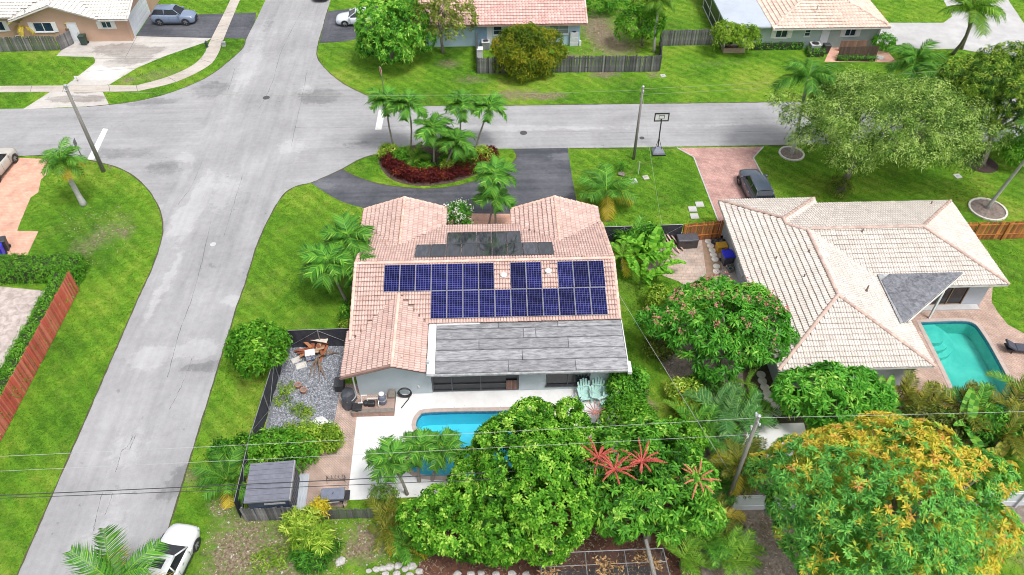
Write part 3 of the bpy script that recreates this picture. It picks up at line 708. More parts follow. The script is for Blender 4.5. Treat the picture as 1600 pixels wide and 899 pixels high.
m_tile5 = M('peach_roof_tile', (0.68, 0.50, 0.41), (0.60, 0.42, 0.34), 1.2, .7, var=1.0)
m_fascia = M('white_fascia', (0.62, 0.60, 0.57), (0.5, 0.47, 0.44), 2, .6)
m_fasciat = M('tan_fascia', (0.36, 0.24, 0.19), (0.28, 0.18, 0.14), 2, .7)
m_wall1 = M('pale_blue_stucco', (0.46, 0.52, 0.545), (0.40, 0.46, 0.49), .8, .85, bmp=.25, bscale=30)
m_wall2 = M('grey_stucco', (0.40, 0.42, 0.46), (0.34, 0.36, 0.40), .8, .85, bmp=.25, bscale=30)
m_wall3 = M('tan_stucco', (0.47, 0.315, 0.225), (0.42, 0.28, 0.20), .8, .85, bmp=.25, bscale=30)
m_wall4 = M('blue_stucco', (0.44, 0.58, 0.70), (0.39, 0.52, 0.64), .8, .85, bmp=.2, bscale=30)
m_wall5 = M('sage_stucco', (0.34, 0.41, 0.39), (0.29, 0.36, 0.34), .8, .85, bmp=.2, bscale=30)
m_wpaint = M('white_paint', (0.68, 0.68, 0.67), (0.6, 0.6, 0.59), 3, .5)
m_wpaint2 = M('white_door_paint', (0.66, 0.68, 0.71), (0.58, 0.61, 0.65), 2, .5)
m_bronze = M('bronze_frame', (0.10, 0.10, 0.105), (0.07, 0.07, 0.075), 4, .45, metal=.3)
m_glass = M('dark_glass', (0.012, 0.015, 0.018), (0.02, 0.024, 0.03), 1, .06, spec=.6)
m_glassb = M('blue_glass', (0.03, 0.07, 0.10), (0.015, 0.03, 0.05), 1.2, .06, spec=.6)
m_screen = M('insect_screen', (0.018, 0.022, 0.028), (0.028, 0.033, 0.04), 2, .35)
m_felt = M('weathered_grey_roofing', (0.35, 0.35, 0.362), (0.155, 0.155, 0.162), 6.0, .9, stretch=(.28, 1.2, 1), bmp=.3, bscale=25, rand=.4, contrast=(.34, .66), dist=.5)
m_felt2 = M('weathered_dark_roofing', (0.21, 0.215, 0.235), (0.085, 0.087, 0.10), 5.0, .85, stretch=(.8, .8, 1), bmp=.3, bscale=25, rand=.25, dist=.8)
m_gutter = M('grey_gutter', (0.20, 0.205, 0.21), (0.42, 0.42, 0.42), 3, .6)
m_membrane = M('white_roof_membrane', (0.42, 0.46, 0.52), (0.36, 0.40, 0.45), .6, .6)

# ---------------------------------------------------------------- main house
H1 = thing('house', 'low house with pink tiled roof and blue solar panels in the middle of the photo', 'house', (-0.6, 37.2, 0))
s = .31
P1 = [pl_y([(-8.9, 37.2), (7.8, 37.2), (7.8, 42.9), (7.6, 42.9), (4.55, 39.85), (1.5, 42.9), (-3.45, 42.9), (-6.35, 39.85), (-8.9, 42.5)], 4.4, 37.2, -s),
      pl_y([(-8.9, 37.2), (-8.9, 32.0), (-6.03, 34.94), (-4.15, 33.05), (7.8, 33.05), (7.8, 37.2)], 4.4, 37.2, s),
      pl_x([(-6.03, 34.94), (-8.9, 32.0), (-8.9, 33.0), (-9.15, 33.0), (-9.15, 29.2), (-6.03, 29.2)], 3.7, -6.03, .33),
      pl_x([(-6.03, 34.94), (-6.03, 29.2), (-4.15, 29.2), (-4.15, 33.05)], 3.7, -6.03, -.33),
      pl_x([(-6.35, 39.85), (-6.35, 45.05), (-9.4, 45.05), (-9.4, 43.0)], 3.58, -6.35, .33),
      pl_x([(-6.35, 45.05), (-6.35, 39.85), (-3.35, 43.0), (-3.35, 45.05)], 3.58, -6.35, -.33),
      pl_x([(4.55, 39.85), (4.55, 44.8), (1.35, 44.8), (1.35, 43.0)], 3.58, 4.55, .33),
      pl_x([(4.55, 44.8), (4.55, 39.85), (7.75, 43.0), (7.75, 44.8)], 3.58, 4.55, -.33)]
roof_deck(P1, H1, m_fasciat)
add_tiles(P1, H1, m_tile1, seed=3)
zz = lambda y: 4.4-s*abs(y-37.2)
add_caps([((-8.9, 37.2, 4.44), (7.8, 37.2, 4.44)), ((-6.03, 29.2, 3.74), (-6.03, 34.95, 3.74)), ((-6.35, 45.05, 3.62), (-6.35, 39.85, 3.62)), ((4.55, 44.8, 3.62), (4.55, 39.85, 3.62)),
          ((7.8, 33.05, zz(33.05)+.03), (7.8, 37.2, 4.42)), ((7.8, 42.9, zz(42.9)+.03), (7.8, 37.2, 4.42)), ((-8.9, 32.1, zz(32.1)+.03), (-8.9, 37.2, 4.42)), ((-8.9, 42.5, zz(42.5)+.03), (-8.9, 37.2, 4.42)),
          ((-9.4, 45.05, 2.60), (-6.35, 45.05, 3.61)), ((-3.35, 45.05, 2.60), (-6.35, 45.05, 3.61)), ((1.35, 44.8, 2.55), (4.55, 44.8, 3.61)), ((7.75, 44.8, 2.55), (4.55, 44.8, 3.61))], H1, m_cap1)
b = MB()
zt = lambda y: 3.0-.085*(33.05-y)
fS = Fr((-8.45, 29.95), (1, 0)); fP = Fr((-3.95, 30.0), (1, 0)); fE = Fr((7.25, 30.0), (0, 1)); fW = Fr((-8.45, 44.4), (0, -1))
holes = [(0.0, 5.35, .10, 2.32), (7.0, 9.72, .42, 2.35)]
wall(b, fP, 11.2, 0, 2.66, holes)
gable(b, fS, [(0, 0), (4.5, 0), (4.5, 2.98), (2.42, 3.52), (0, 2.68)])
wall(b, Fr((7.25, 30.2), (0, 1)), 14.0, 0, 2.42); wall(b, Fr((-8.45, 44.4), (0, -1)), 14.25, 0, 2.42)
fN = Fr((-3.6, 44.4), (-1, 0)); gable(b, fN, [(0, 0), (4.65, 0), (4.65, 2.4), (2.75, 3.35), (0, 2.4)])
fN2 = Fr((7.05, 44.2), (-1, 0)); gable(b, fN2, [(0, 0), (5.3, 0), (5.3, 2.4), (2.5, 3.35), (0, 2.4)])
wall(b, Fr((-3.8, 42.3), (0, 1)), 1.9, 0, 2.4); wall(b, Fr((1.75, 44.0), (0, -1)), 1.7, 0, 2.4); wall(b, Fr((1.75, 42.3), (-1, 0)), 5.4, 0, 2.5)
b.box(-3.95, -3.85, 30.25, 33.0, 0, 2.6)
b.build('wall', m_wall1, H1, world=True)
# screened patio: dark screen panels between posts
scr = MB(); 
for a in (0.02, 1.18, 2.95, 5.25): fP.box(scr, a, a+.08, -.12, .02, .1, 2.32)
fP.box(scr, .1, 5.25, -.12, .015, .1, .18); fP.box(scr, .1, 5.25, -.12, .015, 2.24, 2.32); fP.box(scr, .1, 5.25, -.10, .01, .72, .78)
so_ = scr.build('screen_frame', m_bronze, H1, world=True)
for a, c in ((.1, 1.18), (1.26, 2.95), (3.03, 5.25)):
    g = MB(); fP.box(g, a, c, -.08, -.06, .18, .72); fP.box(g, a, c, -.08, -.06, .78, 2.24); g.build('screen_panel', m_screen, so_, world=True)
g = MB(); fP.box(g, 4.55, 5.24, .0, .05, .19, 1.05)
g.build('brick_panel', brick_mat('brown_brick', (.24, .13, .10), (.19, .10, .08), (.3, .25, .22), .22, .08), H1, world=True)
window(H1, fP, 7.0, 9.72, .42, 2.35, 2, m_bronze, m_glass, 0, .06)
# patio roof: lapped sheets on a slab, white flashing, gutter
b = MB(); b.prism([(-4.12, 29.3), (7.86, 29.3), (7.86, 33.04), (-4.12, 33.04)], lambda x, y: zt(y)-.14, lambda x, y: zt(y)-.01)
b.build('patio_roof', m_felt2, H1, world=True)
rows = [33.1, 32.55, 31.75, 30.95, 30.13, 29.27]
cuts = [[-3.62, .2, 3.9, 7.86], [-3.62, 1.75, 2.5, 7.86], [-3.62, -1.0, 4.45, 7.86], [-3.62, 1.6, 7.86], [-3.62, .75, 4.75, 7.86]]
for r in range(5):
    for c in range(len(cuts[r])-1):
        x0, x1 = cuts[r][c]+.022, cuts[r][c+1]-.022; y0, y1 = rows[r+1]+.012, rows[r]-.008
        b = MB(); nx = max(2, int((x1-x0)/.35)); vs = []; fs = []
        for i in range(nx+1):
            x = x0+(x1-x0)*i/nx
            for (y, dz) in ((y0, .085+rnd.uniform(-.01, .02)), ((y0+y1)/2, .045+rnd.uniform(-.01, .01)), (y1, .015)):
                vs.append((x, y, zt(y)+dz))
        for i in range(nx):
            for j in range(2): fs.append((i*3+j, (i+1)*3+j, (i+1)*3+j+1, i*3+j+1))
            k = len(vs); vs += [(vs[i*3][0], y0, zt(y0)), (vs[(i+1)*3][0], y0, zt(y0))]; fs.append((k, k+1, (i+1)*3, i*3))
        k = len(vs); vs += [(x0, y0, zt(y0)), (x0, y1, zt(y1)), (x1, y0, zt(y0)), (x1, y1, zt(y1))]
        fs += [(k+1, k, 0, 1, 2), (k+2, k+3, nx*3+2, nx*3+1, nx*3)]
        b.add(vs, fs); b.build('roof_sheet', m_felt, H1, world=True)
b = MB(); b.prism([(-4.1, 29.26), (-3.62, 29.26), (-3.62, 33.1), (-4.1, 33.1)], lambda x, y: zt(y)-.02, lambda x, y: zt(y)+.06)
b.prism([(-3.6, 32.86), (-.95, 32.9), (-.95, 33.12), (-3.6, 33.12)], lambda x, y: zt(y)+.03, lambda x, y: zt(y)+.075)
b.build('flashing', m_wpaint, H1, world=True)
b = MB(); b.box(-4.1, 7.86, 29.13, 29.26, 2.60, 2.72); b.build('gutter', m_gutter, H1, world=True)
b = MB(); b.prism([(7.875, 29.2), (7.93, 29.2), (7.93, 33.0), (7.875, 33.0)], lambda x, y: zt(y)-.15, lambda x, y: zt(y)+.03); b.bbox(7.8, 8.06, 29.05, 29.9, 2.5, 2.74, .02)
b.build('barge_board', m_wpaint, H1, world=True)
b = MB(); fS.box(b, -.7, 4.4, .55, .72, 0, 0); 
b = MB()
for (p, q) in (((-9.2, 29.16, 2.60), (-6.03, 29.16, 3.62)), ((-6.03, 29.16, 3.62), (-4.1, 29.16, 2.99))): b.beam(p, q, .05, .16)
b.build('barge_board', M('brown_board', (.22, .13, .11), (.16, .10, .09), 3, .7), H1, world=True)
b = MB(); b.tube([(-9.05, 29.5, 2.5), (-8.7, 29.75, 2.35), (-8.62, 29.86, 2.2), (-8.62, 29.86, .1)], .05, 8); b.build('downpipe', m_wpaint, H1, world=True)
for px, z, k in (((787, 433.5), 4.0, 'box'), ((856.5, 427), 4.1, 'box'), ((911, 403), 4.4, 'pipe'), ((604, 379), 3.9, 'pipe'), ((629, 562), 3.5, 'pipe')):
    vent(H1, at(*px, z), m_wpaint if k == 'box' else m_cap1, k)
# ---------------------------------------------------------------- solar panels
m_solar = solar_mat(); m_alu = M('aluminium', (.30, .31, .35), (.24, .25, .28), 3, .4, metal=.3)
m_solarf = M('black_solar_cells', (.022, .023, .03), (.07, .072, .085), 1.0, .05, spec=1.0, rand=.6, stretch=(6, 1, 1))
def solar_array(lab, slots, down, m_cell, zoff=.13, flip=1, rail=True):
    """slots (x0, row): panel 1.0 x 1.96 m, rows counted down the slope from `down` = plan y of the top edge"""
    y0 = down; t = thing('solar_array', lab, 'solar panels', (0, y0, zz(y0)+zoff), group=None)
    ang = math.atan(s)*flip
    W, Ln = .985, 1.945
    f = MB()
    for a in ((-W/2, -W/2+.02, -Ln/2, Ln/2), (W/2-.02, W/2, -Ln/2, Ln/2)): f.box(*a, -.02, .02)
    for a in ((-W/2+.02, W/2-.02, -Ln/2, -Ln/2+.02), (-W/2+.02, W/2-.02, Ln/2-.02, Ln/2)): f.box(*a, -.02, .02)
    fm = f.mesh('panel_frame', m_alu if flip > 0 else m_bronze)
    g = MB().box(-W/2+.021, W/2-.021, -Ln/2+.021, Ln/2-.021, -.012, .012); gm = g.mesh('glass', m_cell)
    for x, r in slots:
        o = bpy.data.objects.new('solar_panel', fm); link(o, t)
        d = (Ln/2+.01)+r*(Ln+.02)
        o.location = (x+W/2, -flip*d*math.cos(ang), -d*math.sin(abs(ang))); o.rotation_euler = (ang, 0, 0)
        link(bpy.data.objects.new('glass', gm), o)
    b = MB()
    for r in sorted({r for _, r in slots}):
        xs = sorted(x for x, q in slots if q == r)
        runs = [[xs[0]]]
        for x in xs[1:]:
            if x-runs[-1][-1] > 1.2: runs.append([x])
            else: runs[-1].append(x)
        for fr, rn in ((f_, q_) for f_ in (.25, .75) for q_ in runs):
            d = (r+fr)*(Ln+.02)
            b.box(rn[0]-.08, rn[-1]+W+.08, -flip*d*math.cos(ang)-.02, -flip*d*math.cos(ang)+.02, -d*math.sin(abs(ang))-.10, -d*math.sin(abs(ang))-.045)
    b.build('mounting_rail', m_bronze, t)
    return t
X0 = -7.0; st = 1.005
ups = [X0+k*st for k in range(7)]+[X0+8.03*st, X0+9.03*st]+[X0+11.05*st, X0+12.05*st, X0+13.05*st]
los = [X0+(3+.02*k/11+k)*st for k in range(11)]
solar_array('two rows of deep blue solar panels on the near slope of the pink roof', [(x, 0) for x in ups]+[(x, 1) for x in los], 36.95, m_solar)
# far slope: the lower (nearer the camera) row is the longer one
b0 = at(637, 399, 4.3); 
solar_array('dark reflective solar panels on the far slope of the pink roof', [(-5.15+k*1.02, 0) for k in range(9)]+[(-3.15+k*1.02, 1) for k in range(5)], 37.75, m_solarf, flip=-1)

# ---------------------------------------------------------------- cream roofed house
H2 = thing('house', 'house with wide cream tiled hip roof beside the green pool', 'house', (24.5, 38.0, 0))
e = 2.6
P2 = [pl_x([(16.8, 45.3), (16.8, 29.0), (21.5, 33.7), (21.5, 39.95), (20.4, 41.05), (20.4, 41.7)], e, 16.8, s),
      pl_y([(16.8, 29.0), (26.2, 29.0), (21.5, 33.7)], e, 29.0, s),
      pl_x([(26.2, 29.0), (26.2, 35.75), (21.75, 40.2), (21.5, 39.95), (21.5, 33.7)], e, 26.2, -s),
      pl_y([(26.2, 35.75), (34.05, 35.75), (29.6, 40.2), (21.75, 40.2)], e, 35.75, s),
      pl_x([(34.05, 35.75), (34.05, 44.65), (29.6, 40.2)], e, 34.05, -s),
      pl_y([(34.05, 44.65), (24.0, 44.65), (20.4, 41.05), (21.5, 39.95), (21.75, 40.2), (29.6, 40.2)], e, 44.65, -s),
      pl_y([(24.0, 45.3), (16.8, 45.3), (20.4, 41.7)], e, 45.3, -s),
      pl_x([(24.0, 45.3), (20.4, 41.7), (20.4, 41.05), (24.0, 44.65)], e, 24.0, -s)]
roof_deck(P2, H2, m_fascia)
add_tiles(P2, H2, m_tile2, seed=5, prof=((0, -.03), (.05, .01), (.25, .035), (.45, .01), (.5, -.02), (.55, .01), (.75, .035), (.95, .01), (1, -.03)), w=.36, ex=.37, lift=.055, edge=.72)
zr = 4.09; zg = e+s*3.6; zw = 3.98
add_caps([((16.8, 29, e+.05), (21.5, 33.7, zr)), ((26.2, 29, e+.05), (21.5, 33.7, zr)), ((21.5, 33.7, zr), (21.5, 39.95, zr)), ((21.5, 39.95, zr), (20.4, 41.05, zg+.04)), ((20.4, 41.05, zg+.04), (20.4, 41.7, zg+.04)),
          ((16.8, 45.3, e+.05), (20.4, 41.7, zg+.04)), ((24, 45.3, e+.05), (20.4, 41.7, zg+.04)), ((21.75, 40.2, zw+.04), (29.6, 40.2, zw+.04)), ((34.05, 35.75, e+.05), (29.6, 40.2, zw+.04)), ((34.05, 44.65, e+.05), (29.6, 40.2, zw+.04))], H2, m_cap2, r=.12)
b = MB()
wall(b, Fr((17.4, 29.6), (1, 0)), 8.2, 0, 2.45); wall(b, Fr((25.6, 29.8), (0, 1)), 6.6, 0, 2.45, [(1.0, 3.6, .05, 2.1)])
fH2 = Fr((25.8, 36.4), (1, 0)); wall(b, fH2, 7.65, 0, 2.45, [(3.1, 6.3, .12, 2.15)])
wall(b, Fr((33.45, 36.6), (0, 1)), 7.4, 0, 2.45); wall(b, Fr((33.45, 44.2), (-1, 0)), 10.0, 0, 2.45)
wall(b, Fr((23.4, 44.8), (-1, 0)), 6.0, 0, 2.45); fH2w = Fr((17.4, 44.6), (0, -1)); wall(b, fH2w, 14.8, 0, 2.45, [(4.6, 5.8, 1.0, 2.0), (9, 10.2, 1.0, 2.0)])
b.build('wall', m_wall2, H2, world=True)
window(H2, fH2, 3.1, 6.3, .12, 2.15, 3, M('wood_frame', (.30, .20, .13), rough=.6), m_glass)
window(H2, Fr((25.6, 29.8), (0, 1)), 1.0, 3.6, .05, 2.1, 2, m_bronze, m_glass)
window(H2, fH2w, 4.6, 5.8, 1.0, 2.0, 2, m_wpaint, m_glass); window(H2, fH2w, 9, 10.2, 1.0, 2.0, 2, m_wpaint, m_glass)
b = MB(); b.box(28.6, 33.2, 35.9, 36.38, .02, .14); b.build('doorstep', m_white, H2, world=True)
b = MB()
tA, tB, tC, tD = at(1371, 428.5, 3.02)[:2], at(1505, 425.5, 3.02)[:2], at(1418, 501, 3.02)[:2], at(1407, 505, 3.02)[:2]
tri = [tA, tD, tC, tB]
zc = lambda x, y: 3.02
b.prism(tri, lambda x, y: zc(x, y)-.12, zc); b.build('patio_roof', m_gutter, H2, world=True)
dv = (Vector(tB)-Vector(tC)).normalized(); nv = Vector((dv.y, -dv.x))
k = 0
for r in range(7):
    # strips parallel to the long edge, clipped by the two straight sides
    d0 = .02+r*.50; d1 = d0+.51
    o_ = Vector(tB)
    q = []
    for d in (d0, d1):
        p = o_-nv*d
        a = p+dv*((tA[1]-.02-p.y)/dv.y); c = p+dv*((tA[0]+.03-p.x)/dv.x)
        q.append((a, c))
    if q[1][0].x-q[1][1].x < .2: break
    poly = [(v.x, v.y) for v in (q[0][1], q[0][0], q[1][0], q[1][1])]
    MB().prism(poly, lambda x, y: zc(x, y)+.004+.012*(r % 2), lambda x, y: zc(x, y)+.02+.012*(r % 2)).build('roof_sheet', m_felt2, H2, world=True)
b = MB(); b.beam((tC[0]+.05, tC[1]-.05, 2.92), (tB[0]+.05, tB[1]-.05, 2.92), .06, .14); b.build('gutter', m_fascia, H2, world=True)
for q in ((26.3, 33.0), (29.4, 35.2)): MB().box(q[0], q[0]+.12, q[1], q[1]+.12, 0, 2.6).build('post', m_wpaint, H2, world=True)
for px, z, k in (((1212, 406), 3.2, 'box'), ((1263, 396), 3.8, 'pipe'), ((1347, 363), 3.9, 'pipe'), ((1355, 452), 3.5, 'pipe'), ((1454, 320.5), 2.75, 'pipe'), ((1256, 434), 3.6, 'pipe')):
    vent(H2, at(*px, z), M('rusty_vent', (.22, .15, .13), rough=.8), k) if k == 'pipe' else vent(H2, at(*px, z), M('rusty_vent', (.22, .15, .13)), 'pipe')

# ---------------------------------------------------------------- tan house, upper left
H3 = thing('house', 'tan stucco house with white tiled gable roof and white garage door', 'house', (-45, 80, 0))
s3 = .34
P3 = [pl_y([(-39.5, 76.4), (-36.5, 76.4), (-36.5, 84), (-58, 84), (-58, 76.9), (-48.4, 76.9), (-43.9, 80.9)], 2.7, 76.4, s3),
      pl_y([(-58, 84), (-36.5, 84), (-36.5, 91.6), (-58, 91.6)], 2.7+7.6*s3, 84, -s3),
      pl_x([(-43.9, 80.9), (-48.5, 76.9), (-48.5, 76.5), (-43.9, 76.5)], 4.2, -43.9, s3), pl_x([(-43.9, 80.9), (-43.9, 76.5), (-39.4, 76.5), (-39.4, 76.9)], 4.2, -43.9, -s3)]
roof_deck(P3, H3, m_fascia)
T3 = ((0, 0), (.25, .05), (.6, .05), (.85, .0), (1, 0))
add_tiles(P3, H3, m_tile3, seed=8, prof=T3, w=.32, ex=.42, lift=.05)
add_caps([((-43.9, 76.5, 4.24), (-43.9, 80.9, 4.24)), ((-58, 84, 5.32), (-36.5, 84, 5.32)), ((-36.5, 76.4, 2.73), (-36.5, 84, 5.3))], H3, m_tile3)
b = MB(); f3 = Fr((-48.0, 77.1), (1, 0))
h3 = [(1.45, 3.35, 1.15, 2.15), (4.9, 5.75, 0, 2.05), (8.35, 9.35, 1.45, 2.15)]
wall(b, f3, 10.9, 0, 2.62, h3); gable(b, f3, [(0, 2.622), (8.3, 2.622), (4.1, 4.05)])
fe = Fr((-37.1, 77.3), (0, 1)); wall(b, fe, 13, 0, 2.62, [(.6, 6.2, 0, 2.3)]); gable(b, fe, [(0, 2.622), (13.4, 2.622), (6.7, 4.85)])
wall(b, Fr((-58, 77.6), (1, 0)), 10.0, 0, 2.6, [(6.0, 8.2, 1.1, 2.1)])
b.build('wall', m_wall3, H3, world=True)
window(H3, f3, 1.45, 3.35, 1.15, 2.15, 2, m_wpaint, m_glassb); shutters(H3, f3, 1.45, 3.35, 1.1, 2.2, m_wpaint)
window(H3, f3, 8.35, 9.35, 1.45, 2.15, 2, m_wpaint, m_glassb); shutters(H3, f3, 8.35, 9.35, 1.4, 2.2, m_wpaint)
window(H3, Fr((-58, 77.6), (1, 0)), 6.0, 8.2, 1.1, 2.1, 2, m_wpaint, m_glassb); shutters(H3, Fr((-58, 77.6), (1, 0)), 6, 8.2, 1.05, 2.15, m_wpaint)
door(H3, f3, 4.9, 5.75, 2.02, m_wpaint2, m_wpaint)
b = MB()
for k in range(4): fe.box(b, .6, 6.2, -.12, -.02, k*.575+.006, (k+1)*.575-.006)
for k in range(4):
    for j in range(8): fe.box(b, .72+j*.68, 1.26+j*.68, -.02, -.005, k*.575+.1, (k+1)*.575-.1)
gd = b.build('garage_door', m_wpaint2, H3, world=True)
b = MB(); b.lathe((-43.2, 77.02, 1.95), [(.08, 0), (.12, .1), (.05, .22)], 10); b.build('wall_lamp', M('brass', (.5, .38, .15), rough=.4, metal=.6), H3, world=True)
b = MB(); b.box(-43.45, -43.1, 77.0, 77.09, .95, 1.5); b.build('meter_box', M('bronze_box', (.18, .11, .07)), H3, world=True)
b = MB(); b.tube([(-37.06, 77.05, 2.55), (-37.0, 77.02, 2.3), (-37.0, 77.02, .1)], .05, 8); b.build('downpipe', m_wall3, H3, world=True)
vent(H3, (-46.6, 76.9, 3.45), m_gutter)
# ---------------------------------------------------------------- rose roofed house, top
H4 = thing('house', 'blue house with rose tiled roof behind the round olive bush', 'house', (3, 80, 0))
P4 = [pl_y([(-7, 74.1), (9.95, 74.1), (9.95, 80.5), (-7, 80.5)], 2.62, 74.1, .33), pl_y([(-7, 80.5), (9.95, 80.5), (9.95, 86.9), (-7, 86.9)], 2.62+.33*6.4, 80.5, -.33)]
roof_deck(P4, H4, m_fasciat); add_tiles(P4, H4, m_tile4, seed=9, prof=((0, 0), (.25, .05), (.6, .05), (.85, .0), (1, 0)), w=.32, ex=.40, lift=.05)
add_caps([((-7, 80.5, 4.77), (9.95, 80.5, 4.77)), ((9.95, 74.1, 2.66), (9.95, 80.5, 4.75))], H4, m_tile4)
b = MB(); f4 = Fr((-6.4, 74.8), (1, 0))
wall(b, f4, 15.8, 0, 2.6, [(12.6, 14.6, 1.2, 2.2), (6.9, 7.8, 1.2, 2.2)]); wall(b, Fr((9.4, 75.0), (0, 1)), 11.4, 0, 2.6); wall(b, Fr((-6.4, 86.4), (0, -1)), 11.4, 0, 2.6)
gable(b, Fr((9.4, 74.8), (0, 1)), [(0, 2.602), (11.6, 2.602), (5.7, 4.5)])
b.build('wall', m_wall4, H4, world=True)
window(H4, f4, 12.6, 14.6, 1.2, 2.2, 2, m_wpaint, M('grey_glass', (.16, .20, .24), (.22, .26, .3), 1, .1), 1); window(H4, f4, 6.9, 7.8, 1.2, 2.2, 1, m_wpaint, m_glassb, 1)
m_bdoor = M('blue_door', (.26, .40, .54), rough=.5)
door(H4, f4, 5.1, 5.62, 2.1, m_bdoor, m_bdoor, 1); door(H4, f4, 5.64, 6.15, 2.1, m_bdoor, m_bdoor, 1)
b = MB(); f4.box(b, 6.25, 6.75, .003, .06, .2, 2.3); b.build('louvred_panel', m_wpaint2, H4, world=True)
b = MB(); b.box(9.35, 9.55, 74.55, 74.78, 0, .5); b.build('wall_box', m_wpaint, H4, world=True)
# ---------------------------------------------------------------- sage house, upper right
H5 = thing('house', 'sage green house with peach tiled hip roof and flat white side roof', 'house', (34, 77, 0))
P5 = [pl_y([(28.4, 72.5), (40.3, 72.5), (34.9, 77.9), (33.8, 77.9)], 2.55, 72.5, .33), pl_x([(40.3, 72.5), (40.3, 90), (34.9, 84.6), (34.9, 77.9)], 2.55, 40.3, -.33),
      pl_x([(28.4, 72.5), (33.8, 77.9), (33.8, 84.6), (28.4, 90)], 2.55, 28.4, .33)]
roof_deck(P5, H5, m_fascia); add_tiles(P5, H5, m_tile5, seed=11, prof=T3, w=.34, ex=.42, lift=.05)
add_caps([((28.4, 72.5, 2.6), (33.8, 77.9, 4.36)), ((40.3, 72.5, 2.6), (34.9, 77.9, 4.36)), ((33.8, 77.9, 4.36), (34.9, 77.9, 4.36)), ((34.3, 77.9, 4.36), (34.3, 84.6, 4.36))], H5, m_tile5)
b = MB(); f5 = Fr((24.9, 73.3), (1, 0))
wall(b, f5, 14.9, 0, 2.45, [(4.2, 5.4, 1.2, 2.1), (7.15, 7.75, 1.3, 2.1), (11.3, 12.4, 1.25, 2.1)]); wall(b, Fr((39.8, 73.5), (0, 1)), 14, 0, 2.45)
b.build('wall', m_wall5, H5, world=True)
for a0, a1, z0 in ((4.2, 5.4, 1.2), (11.3, 12.4, 1.25)):
    window(H5, f5, a0, a1, z0, 2.1, 2, m_wpaint, m_glassb); shutters(H5, f5, a0, a1, z0-.05, 2.15, m_wpaint, .45)
window(H5, f5, 7.15, 7.75, 1.3, 2.1, 1, m_wpaint, m_glassb, 1)
b = MB(); f5.box(b, 8.9, 9.7, .003, .05, 0, 2.3); b.build('door', m_wpaint2, H5, world=True)
b = MB(); b.box(23.9, 28.38, 72.9, 88, 2.42, 2.60); b.build('flat_roof', m_membrane, H5, world=True)
b = MB(); b.box(23.95, 24.05, 73.0, 73.1, 0, 2.4); b.box(23.95, 24.05, 76.4, 76.5, 0, 2.4); b.box(23.95, 24.05, 80, 80.1, 0, 2.4); b.box(23.95, 24.05, 83, 83.1, 0, 2.4)
for z in (.05, 1.0): b.box(23.96, 24.04, 73.11, 83, z, z+.08)
b.build('screen_frame', m_wpaint, H5, world=True)
b = MB(); b.box(23.99, 24.01, 73.12, 82.9, .14, .99); b.box(23.99, 24.01, 73.12, 82.9, 1.09, 2.38); b.build('screen_panel', m_screen, H5, world=True)
b = MB(); b.tube([(39.75, 73.2, 2.45), (39.7, 73.2, 2.2), (39.3, 73.2, .1)], .05, 8); b.build('downpipe', m_wpaint, H5, world=True)
vent(H5, at(1277, 13, 3.7), m_gutter)
# ---------------------------------------------------------------- leaves, crowns, palms
def shell(rg, rad, nl, nc, lobe=.46, low=-.35, fill=.22):
    """clump centres and outward normals over a lumpy crown of radii rad about the origin"""
    k = np.arange(nl)+.5; ph = np.arccos(1-(1-low)*k/nl) if nl > 1 else np.array([0.]); th = math.pi*(1+5**.5)*k+rg.uniform(0, 6)
    d = np.stack([np.cos(th)*np.sin(ph), np.sin(th)*np.sin(ph), np.cos(ph)], -1)+rg.normal(0, .13, (nl, 3))
    lr = lobe*rg.uniform(.72, 1.25, nl)
    lc = d*(1.02-lr)[:, None]*rg.uniform(.86, 1.08, nl)[:, None]
    i = rg.choice(nl, nc*3, p=lr**2/(lr**2).sum())
    v = rg.normal(0, 1, (nc*3, 3)); v /= np.linalg.norm(v, axis=1)[:, None]
    p = lc[i]+v*lr[i][:, None]
    dist = np.linalg.norm(p[:, None]-lc[None], axis=2)/lr[None]; dist[np.arange(len(p)), i] = 9
    keep = (dist.min(1) > .93) & (v[:, 2] > -.55) | (rg.uniform(0, 1, len(p)) < fill*.3)
    p = p[keep][:nc]; v = v[keep][:nc]; i = i[keep][:nc]
    rad = np.array(rad)
    n = v/rad*rad.mean(); n /= np.linalg.norm(n, axis=1)[:, None]
    return p*rad, n, lc*rad, i
def leaf_geo(rg, P, Nn, k, ln, wd, spread=.9, droop=.25, jit=.10, var=None, vj=.12, upb=.35, flat=.5):
    n = len(P); m = n*k
    C0 = np.repeat(P, k, 0)+rg.normal(0, jit, (m, 3)); A = np.repeat(Nn, k, 0)+np.array([0, 0, upb])
    A /= np.linalg.norm(A, axis=1)[:, None]
    t = rg.normal(0, 1, (m, 3)); t -= A*(t*A).sum(1)[:, None]; t /= np.linalg.norm(t, axis=1)[:, None]+1e-6
    d = A*rg.uniform(.05, 1-.55*spread, m)[:, None]+t*spread; d /= np.linalg.norm(d, axis=1)[:, None]
    w = np.cross(A*flat+rg.normal(0, .35, (m, 3)), d); w /= np.linalg.norm(w, axis=1)[:, None]+1e-6
    ll = ln*rg.uniform(.7, 1.25, m)[:, None]; ww = wd*rg.uniform(.75, 1.2, m)[:, None]/2
    mid = C0+d*ll*.5+A*ll*.06; tip = C0+d*ll; tip[:, 2] -= (droop*ll[:, 0]); mid[:, 2] -= droop*ll[:, 0]*.2
    V = np.stack([C0, mid+w*ww, tip, mid-w*ww], 1).reshape(-1, 3)
    F = np.arange(m*4).reshape(-1, 4)
    vv = np.repeat(var if var is not None else np.full(n, .5), k)+rg.normal(0, vj, m)
    return V, F, np.clip(vv, 0, 1)
